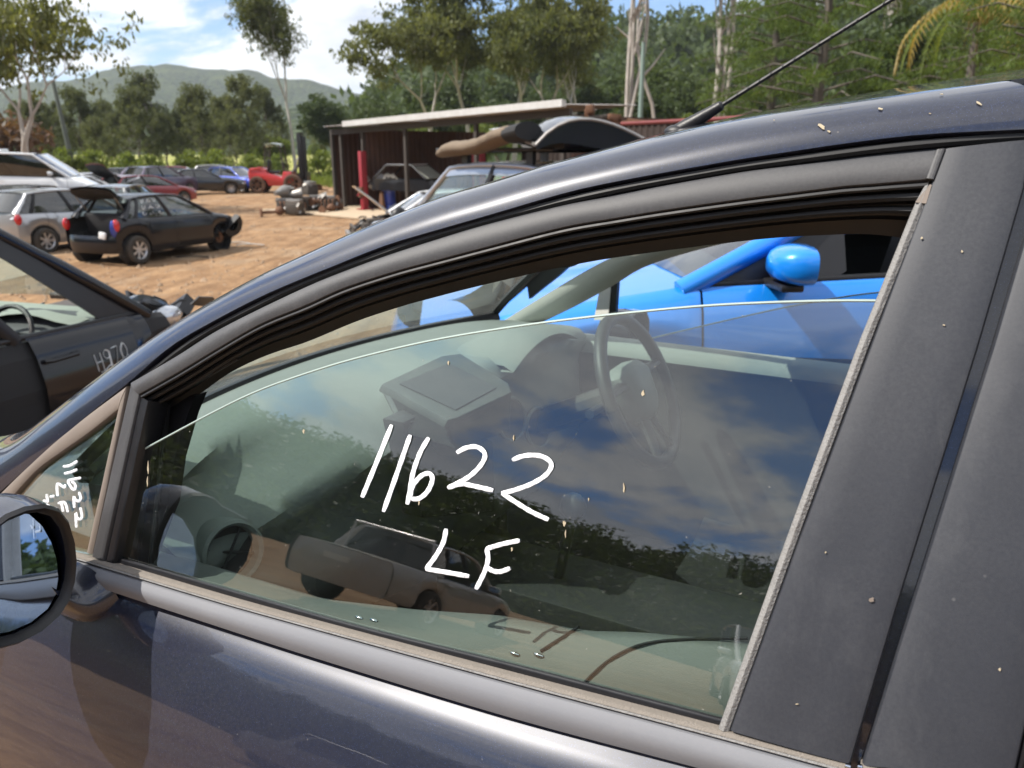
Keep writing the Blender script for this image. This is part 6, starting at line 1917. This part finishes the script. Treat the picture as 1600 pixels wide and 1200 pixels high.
def tree_proto(name, label, loc, seed, kind, group='trees round the yard'):
    rr = random.Random(seed)
    root = thing(name, label, 'tree', loc, 0.0, group)
    mb = MB(); clumps = []
    if kind == 'gum':            # open crowned eucalypt, pale forking limbs
        segs, tips = grow(rr, 12, .17, 5, .20, .42, .50, 2, .10, .78)
        bark, leaf, per, size, droop = 'bark_pale', 'leaf_gum', 34, .115, .7
        for q, lev in tips:
            if lev >= 3:
                for k in range(2): clumps.append((q + np.array([rr.gauss(0, .45), rr.gauss(0, .45), rr.gauss(0, .3)]), np.array([.50, .50, .34]) * rr.uniform(.5, 1.2)))
    elif kind == 'lowgum':       # forks low, limbs spreading, leaves at the ends
        segs, tips = grow(rr, 9.5, .15, 5, .17, .46, .42, 2, .10, .84, (.12, 0, 1))
        bark, leaf, per, size, droop = 'bark_pale', 'leaf_gum', 22, .085, .8
        for q, lev in tips:
            if lev >= 3:
                for k in range(2): clumps.append((q + np.array([rr.gauss(0, .4), rr.gauss(0, .4), rr.gauss(0, .3)]), np.array([.36, .36, .26]) * rr.uniform(.5, 1.3)))
    elif kind == 'tallgum':      # slender eucalypt with crown held high
        segs, tips = grow(rr, 17, .16, 4, .34, .30, .9, 3, .06, .62)
        bark, leaf, per, size, droop = 'bark_pale', 'leaf_gum', 24, .12, .8
        for q, lev in tips:
            for k in range(2): clumps.append((q + np.array([rr.gauss(0, .5), rr.gauss(0, .5), rr.gauss(-.3, .5)]), np.array([.55, .55, .5]) * rr.uniform(.4, 1.1)))
    elif kind == 'sheoak':       # dark, soft, upswept
        segs = []
        H_ = 8.0
        segs.append(([np.array([0, 0, z]) + np.array([rr.gauss(0, .05), rr.gauss(0, .05), 0]) * z for z in np.linspace(0, H_, 8)], [.14 * (1 - .85 * i / 7) for i in range(8)]))
        for k in range(46):
            z = H_ * (.27 + .70 * (k / 46) ** .9); a = rr.uniform(0, 6.28); L = (H_ - z) * .36 + .55
            L *= rr.uniform(.55, 1.15)
            p = np.array([0, 0, z]); e = p + np.array([math.cos(a) * L, math.sin(a) * L, L * .55])
            segs.append(([p, (p + e) / 2 + np.array([0, 0, -.1]), e], [.035, .025, .012]))
            for t in (.5, .8, 1.0): clumps.append((p + (e - p) * t + np.array([rr.gauss(0, .15), rr.gauss(0, .15), 0]), np.array([.40, .40, .55]) * rr.uniform(.5, 1.3)))
        bark, leaf, per, size, droop = 'bark', 'leaf_oak', 54, .12, .9
    elif kind == 'pine':
        segs = []; H_ = 15.0
        segs.append(([np.array([rr.gauss(0, .05), rr.gauss(0, .05), z]) for z in np.linspace(0, H_, 9)], [.26 * (1 - .88 * i / 8) for i in range(9)]))
        for k in range(74):
            z = H_ * (.10 + .88 * k / 74); a = k * 2.4 + rr.gauss(0, .3); L = (H_ - z) * .27 + .9
            L *= rr.uniform(.6, 1.2)
            p = np.array([0, 0, z]); e = p + np.array([math.cos(a) * L, math.sin(a) * L, -L * .10 + .25 * L * (k / 74)])
            mid = (p + e) / 2 + np.array([0, 0, .12 * L])
            segs.append(([p, mid, e], [.05, .035, .015]))
            for t in np.arange(.3, 1.05, .16): clumps.append((p * (1 - t) ** 2 + mid * 2 * t * (1 - t) + e * t * t + np.array([rr.gauss(0, .18), rr.gauss(0, .18), -.05]), np.array([.50, .50, .34]) * rr.uniform(.65, 1.2)))
        bark, leaf, per, size, droop = 'bark', 'leaf_pine', 64, .15, .5
    elif kind == 'broad':        # dense rainforest-edge tree
        segs, tips = grow(rr, 11, .22, 3, .26, .55, .5, 4, .12, .62)
        bark, leaf, per, size, droop = 'bark', 'leaf_dark', 70, .17, .3
        for q, lev in tips:
            for k in range(2): clumps.append((q + np.array([rr.gauss(0, .5), rr.gauss(0, .5), rr.gauss(0, .4)]), np.array([.85, .85, .6]) * rr.uniform(.4, 1.2)))
    elif kind == 'bright':
        segs, tips = grow(rr, 9, .16, 3, .24, .6, .4, 4, .12, .62)
        bark, leaf, per, size, droop = 'bark_pale', 'leaf_bright', 64, .15, .3
        for q, lev in tips:
            for k in range(2): clumps.append((q + np.array([rr.gauss(0, .5), rr.gauss(0, .5), rr.gauss(0, .4)]), np.array([.8, .8, .6]) * rr.uniform(.4, 1.2)))
    elif kind == 'snag':         # bare pale trunks forking high, thin crown out of sight
        segs = []
        for k in range(4):
            x0 = rr.gauss(0, .22); a = rr.uniform(0, 6.28)
            top_ = np.array([math.cos(a) * .5, math.sin(a) * .5, rr.uniform(9, 14)])
            pts = resamp([np.array([x0, 0, 0]), np.array([x0 * 2, rr.gauss(0, .1), 3.0]), top_ * .6 + np.array([rr.gauss(0, .2), 0, 0]), top_], 9)
            segs.append((pts, [.11 * (1 - .55 * i / 8) for i in range(9)]))
            for j in range(3):
                p = pts[4 + j]; e = p + np.array([rr.gauss(0, .7), rr.gauss(0, .7), rr.uniform(1, 2.2)])
                segs.append(([p, (p + e) / 2 + np.array([rr.gauss(0, .1), 0, -.1]), e], [.07, .05, .02]))
            clumps.append((top_, np.array([1.2, 1.2, .9])))
            clumps.append((top_ + np.array([rr.gauss(0, 1), rr.gauss(0, 1), -.8]), np.array([.9, .9, .7])))
        bark, leaf, per, size, droop = 'bark_pale', 'leaf_gum', 130, .18, .6
    elif kind in ('bush', 'redbush'):
        segs = []
        for k in range(5):
            a = k * 1.3; segs.append(([np.zeros(3), np.array([math.cos(a) * .3, math.sin(a) * .3, .7]), np.array([math.cos(a) * .7, math.sin(a) * .7, 1.5])], [.05, .035, .015]))
        for k in range(26):
            a = rr.uniform(0, 6.28); r = rr.uniform(0, 1.1); clumps.append((np.array([math.cos(a) * r, math.sin(a) * r, rr.uniform(.25, 2.1 - .6 * r)]), np.array([.5, .5, .42]) * rr.uniform(.7, 1.2)))
        bark, leaf, per, size, droop = 'bark', 'leaf_bright' if kind == 'bush' else 'leaf_pink', 80, .12, .2
    for pts, rad in segs:
        mb.tube(pts, rad, 6 if rad[0] > .08 else 4, False)
    mb.build('trunk', bark, root, smooth=60, weld=False)
    leaf_mesh('crown', clumps, leaf, per, size, seed, droop, (.45 if kind != 'pine' else .12), root)
    return root


def gpt(u, y, dz=0.0):
    """point on the ground below the pixel column u, y metres ahead"""
    y = y * YK
    x = (u - 800) / FPX * (y * math.cos(PITCH) + CAMZ * math.sin(PITCH))
    return (x, y, gz(x, y) - 0.05 + dz)


PLACED = {}
def plant(kind, name, u, y, h_scale, label, rz=None, seed=None, group=None):
    i = len(PLACED.setdefault(kind, []))
    loc = gpt(u, y)
    sd_ = seed if seed is not None else 0
    if sd_ not in [s for s, o in PLACED[kind]]:
        o = tree_proto(name, label, loc, 100 + sd_ * 7 + len(kind), kind)
    else:
        src = [o for s, o in PLACED[kind] if s == sd_][0]
        o = dup(src, loc)
        o['label'] = label
    o.rotation_euler[2] = rz if rz is not None else (u * 0.37 + y) % 6.28
    h_scale = h_scale * YK
    o.scale = (h_scale, h_scale, h_scale * (0.94 + 0.12 * ((u * 7 + int(y)) % 10) / 10))
    if group: o['group'] = group
    elif 'group' in o: del o['group']
    PLACED[kind].append((sd_, o))
    return o


plant('lowgum', 'gum_tree', 36, 27, 1.22, 'open crowned gum tree above the white van at the left edge', 0.6, 0)
plant('gum', 'gum_tree', -60, 35, 1.0, 'gum tree cut by the left edge of the photo', 2.2, 1)
plant('tallgum', 'gum_tree', 462, 62, 0.98, 'tall slim gum standing alone against the clouds', 1.0, 0)
plant('redbush', 'shrub', 12, 40, 1.9, 'reddish flowering shrub behind the white van', 0.3, 0)
for i, (u, y, s, lb) in enumerate([(70, 58, .80, 'thin sheoak just left of the leaning pole'), (136, 60, 1.0, 'dark sheoak right of the leaning pole'), (160, 52, .62, 'low rounded sheoak behind the white car with raised bonnet'),
                                   (192, 64, .72, 'small sheoak between the dark sheoak and the tall pointed one'), (222, 58, .98, 'broad sheoak left of the tall pointed one'), (243, 66, 1.18, 'tall pointed sheoak over the row of cars'),
                                   (285, 66, .80, 'low sheoak right of the tall pointed one'), (318, 60, .98, 'sheoak above the black sedan'), (352, 66, 1.0, 'sheoak above the silver car roof'),
                                   (388, 62, 1.08, 'rounded sheoak left of the slim gum'), (420, 68, 1.05, 'sheoak crown crossing the foot of the slim gum'), (505, 74, .95, 'sheoak behind the forklift mast'), (100, 66, .85, 'grey green sheoak hidden behind the leaning pole'), (178, 70, .92, 'sheoak seen over the maroon car'), (265, 60, .70, 'small sheoak at the foot of the tall pointed one'), (300, 72, 1.0, 'sheoak between two taller ones above the purple wagon'), (338, 74, .85, 'farther sheoak above the silver car'), (366, 56, .62, 'young sheoak in front of the rounded one'), (48, 64, .9, 'sheoak behind the open crowned gum')]):
    s *= .82
    plant('sheoak', 'sheoak_tree', u, y, s, lb, None, i % 3)
for i, (u, y, s, lb) in enumerate([(440, 72, .72, 'yellow green tree behind the slim gum'), (535, 70, .86, 'rounded dark tree left of the shed roof'), (575, 76, .92, 'large rounded tree over the shed corner'), (612, 72, .80, 'dark rounded tree right of the shed corner')]):
    plant('bright' if i == 0 else 'broad', 'bushy_tree', u, y, s, lb, None, 0)
for i, (u, y, s, sd_, lb) in enumerate([(668, 56, 1.5, 0, 'spreading gum with foliage reaching left over the shed'), (735, 60, 1.7, 1, 'tall gum above the canvas roll'), (800, 58, 1.5, 0, 'gum over the middle of the shed roof'),
                                        (852, 62, 1.6, 1, 'gum right of the shed middle'), (905, 60, 1.5, 0, 'gum over the right end of the shed roof')]):
    plant('gum', 'gum_tree', u, y, s, lb, None, sd_)
for i, (u, y, s, k, lb) in enumerate([(655, 66, .78, 'bright', 'bright tree low behind the shed roof'), (700, 72, .92, 'broad', 'dense tree behind the canvas roll'), (752, 68, .86, 'bright', 'light green tree over the shed roof'), (790, 74, 1.0, 'broad', 'dense tree over the shed middle'),
                                     (835, 66, .84, 'bright', 'light green tree right of the shed middle'), (880, 74, 1.02, 'broad', 'dense tree behind the bright gutter end'), (925, 62, .86, 'broad', 'dark tree behind the scrap on the container'),
                                     (955, 70, 1.12, 'bright', 'light green tree left of the pale trunks'), (1040, 52, .80, 'broad', 'dark tree between the two clusters of pale trunks'), (1075, 58, .86, 'bright', 'yellow green tree left of the antenna foot'),
                                     (1085, 66, 1.10, 'broad', 'dense tree above the antenna foot'), (1150, 44, .62, 'bright', 'bright tree just right of the antenna foot'), (1010, 68, 1.15, 'broad', 'dense tree behind the pale trunks'),
                                     (1330, 36, .72, 'broad', 'dark tree right of the big pine'), (1385, 32, .62, 'broad', 'dark low tree above the roof of the near car'), (1420, 40, .98, 'bright', 'tree behind the yellow fronds'), (1350, 46, 1.15, 'broad', 'tall dark tree behind the big pine')]):
    plant(k, 'bushy_tree', u, y, s, lb, None, (i % 2) if k == 'broad' else 0)
for i, (u, y, s, lb) in enumerate([(990, 42, 1.15, 'cluster of pale bare trunks beside the grey green pole'), (1112, 38, 1.0, 'pale forked trunks behind the antenna'), (1372, 50, 1.1, 'pale trunks standing behind the big pine'), (890, 66, .72, 'white forked snag above the shed roof')]):
    plant('snag', 'pale_trunk_tree', u, y, s, lb, None, i % 2)
for i, (u, y, s, lb) in enumerate([(1190, 34, .92, 'pine crossed by the antenna rod'), (1262, 30, .98, 'big dark pine right of the antenna rod'), (1570, 19, .62, 'bright pine at the upper right corner'), (1480, 24, .62, 'pine boughs low over the near car roof')]):
    plant('pine', 'pine_tree', u, y, s, lb, None, i % 2)
# rank of woodland behind: more trees of the same kinds, one each
rr = random.Random(77)
for i in range(26):
    u = 640 + 38 * i + rr.uniform(-12, 12); y = rr.uniform(84, 112)
    o = plant('broad' if i % 3 else 'bright', 'woodland_tree', u, y, rr.uniform(1.15, 1.6), 'dense tree in the woodland rank behind the yard trees', None, (i % 2) if i % 3 else 0, 'woodland trees behind the yard trees')
for i in range(16):
    u = -90 + 42 * i + rr.uniform(-12, 12); y = rr.uniform(92, 135)
    plant('sheoak' if i % 2 else 'bright', 'field_tree', u, y, rr.uniform(.55, .95), 'small tree far out in the grass paddock', None, i % 3 if i % 2 else 0, 'small trees in the paddock')
for i, (u, y, s) in enumerate([(300, 48, .9), (340, 50, 1.0), (240, 47, .8), (205, 49, .9), (150, 46, .9), (110, 44, 1.0), (395, 52, .8), (435, 54, .8), (505, 52, .9), (60, 42, 1.0)]):
    plant('bush', 'shrub', u, y, s, 'low shrub in the long grass behind the row of cars', None, 0, 'shrubs in the long grass')

# yellow palm fronds at the upper right
def palm():
    t = thing('palm', 'palm with hanging yellow fronds near the upper right corner', 'palm', gpt(1478, 22))
    t.scale = (1.2, 1.2, 1.2)
    mb = MB(); mb.tube([(0, 0, 0), (.05, 0, 2.5), (.0, .05, 5.3)], [.13, .11, .10], 8); mb.build('trunk', 'bark', t)
    rr = random.Random(2)
    for k in range(13):
        a = k * 2.4; out = np.array([math.cos(a), math.sin(a), 0])
        L = rr.uniform(1.3, 2.0)
        pts = resamp([np.array([0, 0, 5.3]), np.array([0, 0, 5.3]) + out * L * .45 + np.array([0, 0, .55]), np.array([0, 0, 5.3]) + out * L * .9 + np.array([0, 0, -.1 - .02 * k]), np.array([0, 0, 5.3]) + out * L + np.array([0, 0, -1.0])], 22)
        mb = MB(); mb.tube(pts, [.02 * (1 - .7 * i / 21) for i in range(22)], 4)
        for i, p in enumerate(pts[2:]):
            for s in (-1, 1):
                sd_ = np.array([-out[1], out[0], 0]) * s
                e = p + sd_ * .32 * math.sin(math.pi * (i + 2) / 23) + np.array([0, 0, -.28])
                w_ = out * .035
                mb.add([p - w_, p + w_, e], [(0, 1, 2)])
        mb.build('frond', 'leaf_yellow' if k % 3 else 'leaf_bright', t, smooth=0, weld=False)
palm()

# ------------------------------------------------------------------ poles, road, hills
def pole(name, label, u_b, v_t, y, lean, m, arm=False):
    b = gpt(u_b, y); top = (235 - v_t) / 1200 * y * YK * 1.045 + CAMZ
    t = thing(name, label, 'pole', b)
    mb = MB(); mb.tube([(0, 0, 0), (lean * .5, 0, top * .5), (lean, 0, top - b[2])], [.17, .145, .12], 10); mb.build('shaft', m, t)
    if arm:
        mb = MB(); mb.box((lean, 0, top - .4 - b[2]), (1.2, .09, .1)); mb.build('crossarm', m, t)
        for x in (-.5, 0, .5):
            mb = MB(); mb.lathe([(0, 0), (.04, 0), (.05, .06), (.03, .12), (0, .12)], (lean + x, 0, top - .35 - b[2]), (0, 0, 1), 8); mb.build('insulator', 'white', t)
    else:
        mb = MB(); mb.lathe([(0, .03), (.15, .03), (.15, 0), (.12, -.02)], (lean, 0, top - b[2]), (0, 0, 1), 10); mb.build('cap', 'steel', t)
pole('utility_pole', 'dark leaning timber pole in front of the far hill', 122, 142, 44, -.55, 'pole')
pole('utility_pole', 'grey green steel pole beside the pale bare trunks', 995, 92, 40, 0.0, 'green_pole')


def road():
    mb = MB()
    rows = []
    for x in np.linspace(-60, 20, 60):
        y = 74 + 0.02 * (x + 20) ** 2 * 0.3
        rows.append([(x, y, gz(x, y) + .06), (x, y + 7, gz(x, y + 7) + .06)])
    mb.loft(rows, False, False)
    M['asphalt'] = simple('pale_road', (0.36, 0.36, 0.35), .85, 0, .15, 1.5)
    o = mb.build('road', 'asphalt', None, smooth=60); o['kind'] = 'structure'
road()


def hill(name, prof, dist, depth, m, amp, seed):
    """ridge: prof = [(azimuth deg to the right, elevation deg)] at a distance, with real depth behind and in front"""
    az = np.linspace(prof[0][0], prof[-1][0], 160)
    el = np.interp(az, [p[0] for p in prof], [p[1] for p in prof])
    rows = []
    for k, f in enumerate(np.linspace(-1, 1, 34)):
        row = []
        for a, e in zip(az, el):
            d = dist + depth * f
            top = CAMZ + dist * math.tan(R(e))
            z = top * (1 - abs(f) ** 1.6) if f < 0 else top * (1 - f * f * .7)
            x, y = d * math.sin(R(a)), d * math.cos(R(a))
            z += amp * mnoise.noise((x * .012 + seed, y * .012, 0)) * (1 - abs(f)) + amp * .4 * mnoise.noise((x * .05 + seed, y * .05, 3)) * (1 - abs(f))
            row.append((x, y, z - 2))
        rows.append(row)
    mb = MB(); mb.loft(rows, False, False)
    o = mb.build(name, m, None, smooth=180, weld=False); o['kind'] = 'structure'
    return rows, az
def forest_mat():
    m, t, out = mat('forested_slope')
    pos = t.add('ShaderNodeNewGeometry').outputs['Position']
    v = t.voro(pos, .12); n = t.noise(pos, .02, 5)
    col = t.mix(t.ramp(v, [(0.1, (1, 1, 1)), (.7, (0, 0, 0))]), (0.018, 0.030, 0.012, 1), (0.062, 0.085, 0.030, 1))
    col = t.mix(t.ramp(n, [(.5, (0, 0, 0)), (.7, (.5, .5, .5))]), col, (0.10, 0.12, 0.045, 1))
    p = t.add('ShaderNodeBsdfPrincipled', {'Base Color': col, 'Roughness': .9, 'Specular IOR Level': .1})
    b = t.add('ShaderNodeBump', {'Height': t.math('SUBTRACT', 1.0, v), 'Strength': 1.0, 'Distance': 5.0})
    t.l.new(b.outputs[0], p.inputs['Normal']); t.l.new(p.outputs[0], out.inputs[0])
    return m
M['forest'] = forest_mat()
def pxaz(u): return math.degrees(math.atan((u - 800) / FPX * math.cos(PITCH)))
def pxel(v): return (235 - v) / 1200 / 1.09 * 57.3 * 0.91
hill('hill', [(pxaz(-500), .8), (pxaz(-200), 2.0), (pxaz(60), pxel(138)), (pxaz(120), pxel(133)), (pxaz(180), pxel(117)), (pxaz(275), pxel(102)), (pxaz(330), pxel(108)), (pxaz(400), pxel(107)), (pxaz(440), pxel(118)), (pxaz(480), pxel(119)), (pxaz(530), pxel(132)), (pxaz(640), pxel(165)), (pxaz(760), .5)], 1500, 420, 'forest', 10, 1)
hill('hill', [(pxaz(40), 1.0), (pxaz(90), 3.2), (pxaz(200), 3.0), (pxaz(330), 2.6), (pxaz(500), 3.0), (pxaz(640), 2.0)], 620, 160, 'forest', 6, 4)


def canopy_stuff(name, pts, m, per, size, seed):
    o = leaf_mesh(name, pts, m, per, size, seed, .2, .6)
    o['kind'] = 'stuff'
    return o
def wooded(name, prof, dist, depth, n, tree_r, seed, m='leaf_dark', per=70, size=1.0):
    rows, az = hill(name, prof, dist, depth, 'forest', 3, seed)
    rr = random.Random(seed)
    G = np.array(rows)
    pts = []
    for k in range(n):
        i = rr.randrange(2, int(len(rows) * .62)); j = rr.randrange(0, len(az))
        p = G[i, j] + np.array([rr.gauss(0, 2), rr.gauss(0, 2), tree_r * rr.uniform(.2, 1.1)])
        r = tree_r * rr.uniform(.55, 1.2)
        pts.append((p, np.array([r, r, r * rr.uniform(.7, 1.1)])))
    canopy_stuff('forest_canopy', pts, m, per, size, seed)
wooded('hill', [(pxaz(560), 1.5), (pxaz(600), pxel(150)), (pxaz(650), pxel(118)), (pxaz(760), pxel(92)), (pxaz(900), pxel(68)), (pxaz(1000), pxel(60)), (pxaz(1200), pxel(50)), (pxaz(1500), pxel(40)), (pxaz(1900), 8)], 230, 90, 520, 6.0, 9, 'leaf_dark', 80, 1.0)
# the wooded slope behind the photographer, mirrored in the side window
wooded('hill', [(-172, 9.5), (-158, 10.5), (-150, 11.2), (-144, 10.2), (-138, 8.4), (-130, 9.4), (-121, 10.2), (-110, 10.6), (-100, 10.0), (-90, 8), (-78, 4)], 105, 50, 1500, 3.4, 13, 'leaf_dark', 130, .34)

wooded('hill', [(84, 3), (95, 5.5), (110, 7.0), (125, 6.2), (140, 7.4), (155, 6.8), (170, 8.0), (186, 8.5)], 95, 40, 800, 3.6, 17, 'leaf_dark', 44, .7)
# vehicles behind the photographer, seen only in the pane
RU, rside, ri = gcar('utility_truck', 'sand coloured dual cab ute parked behind the photographer, mirrored in the window', 'ute', (-9.6, -5.2, gz(-9.6, -5.2)), R(62 + 180 - 6), M['sand'], L=5.0, W=1.82, H=1.80, cl=0.34,
                     belt=((-2.4, 1.12), (1.0, 1.10)), hood=0.98, xwb=1.10, xwt=0.45, xrt=-1.05, xrb=-1.25, deck=1.10, rail=0.64, wr=0.38, wb=3.0, fo=0.9, glass_m='glass_dark', skip=('taillight',))
mb = MB()
for k in range(0):
    mb.tube([(-2.3 + .2 * k, -.75, 1.1), (-2.3 + .2 * k, -.75, 1.62)], .02, 5)
mb.tube([(-1.25, -.7, 1.1), (-1.3, -.62, 1.75), (-1.3, .62, 1.75), (-1.25, .7, 1.1)], .03, 6)
mb.build('roll_bar', 'white', RU)
gcar('parked_van', 'white van parked behind the photographer, mirrored in the window', 'van', (-6.9, -10.6, gz(-6.9, -10.6)), R(50), M['white'], L=5.0, W=1.9, H=2.0, belt=((-2.4, 1.16), (1.5, 1.08)), hood=0.98, xwb=1.75, xwt=0.85, xrt=-2.35, xrb=-2.42, rail=0.80, glass_m='glass_dark', wr=0.34, skip=('taillight',))

# grass: tufts growing along the far edge of the yard
def grass():
    rs = np.random.RandomState(5)
    pts = []
    rr = random.Random(8)
    for k in range(900):
        u = rr.uniform(-80, 700); y = rr.uniform(43, 64)
        p = gpt(u, y)
        pts.append((np.array([p[0], p[1], p[2] + .25]), np.array([.6, .6, .30])))
    o = leaf_mesh('long_grass', pts, 'leaf_bright', 26, .30, 6, -1.2, .12)
    o['kind'] = 'stuff'
grass()
def stones():
    rs = np.random.RandomState(9); rr = random.Random(9)
    V, F = [], []
    for k in range(5200):
        y = 7 + 48 * rr.random() ** 1.3; x = y * rr.uniform(-.72, .12)
        r = rr.uniform(.012, .05) * (1.8 if rr.random() < .06 else 1)
        z = gz(x, y) + r * .25; o = len(V)
        a = rr.uniform(0, 6.28)
        for i in range(5): V.append((x + r * rr.uniform(.7, 1.3) * math.cos(a + i * 1.257), y + r * rr.uniform(.7, 1.3) * math.sin(a + i * 1.257), z - r * .3))
        V.append((x + r * rr.uniform(-.3, .3), y + r * rr.uniform(-.3, .3), z + r * rr.uniform(.4, .8)))
        F += [(o + i, o + (i + 1) % 5, o + 5) for i in range(5)]
    M['stone'] = simple('yard_stones', (0.30, 0.21, 0.135), 0.9, 0, .5, 3)
    o = raw('loose_stones', V, F, 'stone'); o['kind'] = 'stuff'
stones()

# ------------------------------------------------------------------ hazy air
def haze():
    m, t, out = mat('haze_air')
    v = t.add('ShaderNodeVolumePrincipled', {'Color': (0.86, 0.92, 1.0, 1), 'Density': 0.00022, 'Anisotropy': 0.2})
    t.l.new(v.outputs[0], out.inputs[1])
    mb = MB(); mb.box((0, 0, 148.0), (7000, 7000, 304)); o = mb.build('haze', m, None, smooth=0); o['kind'] = 'stuff'
HAZE = True
if HAZE: haze()
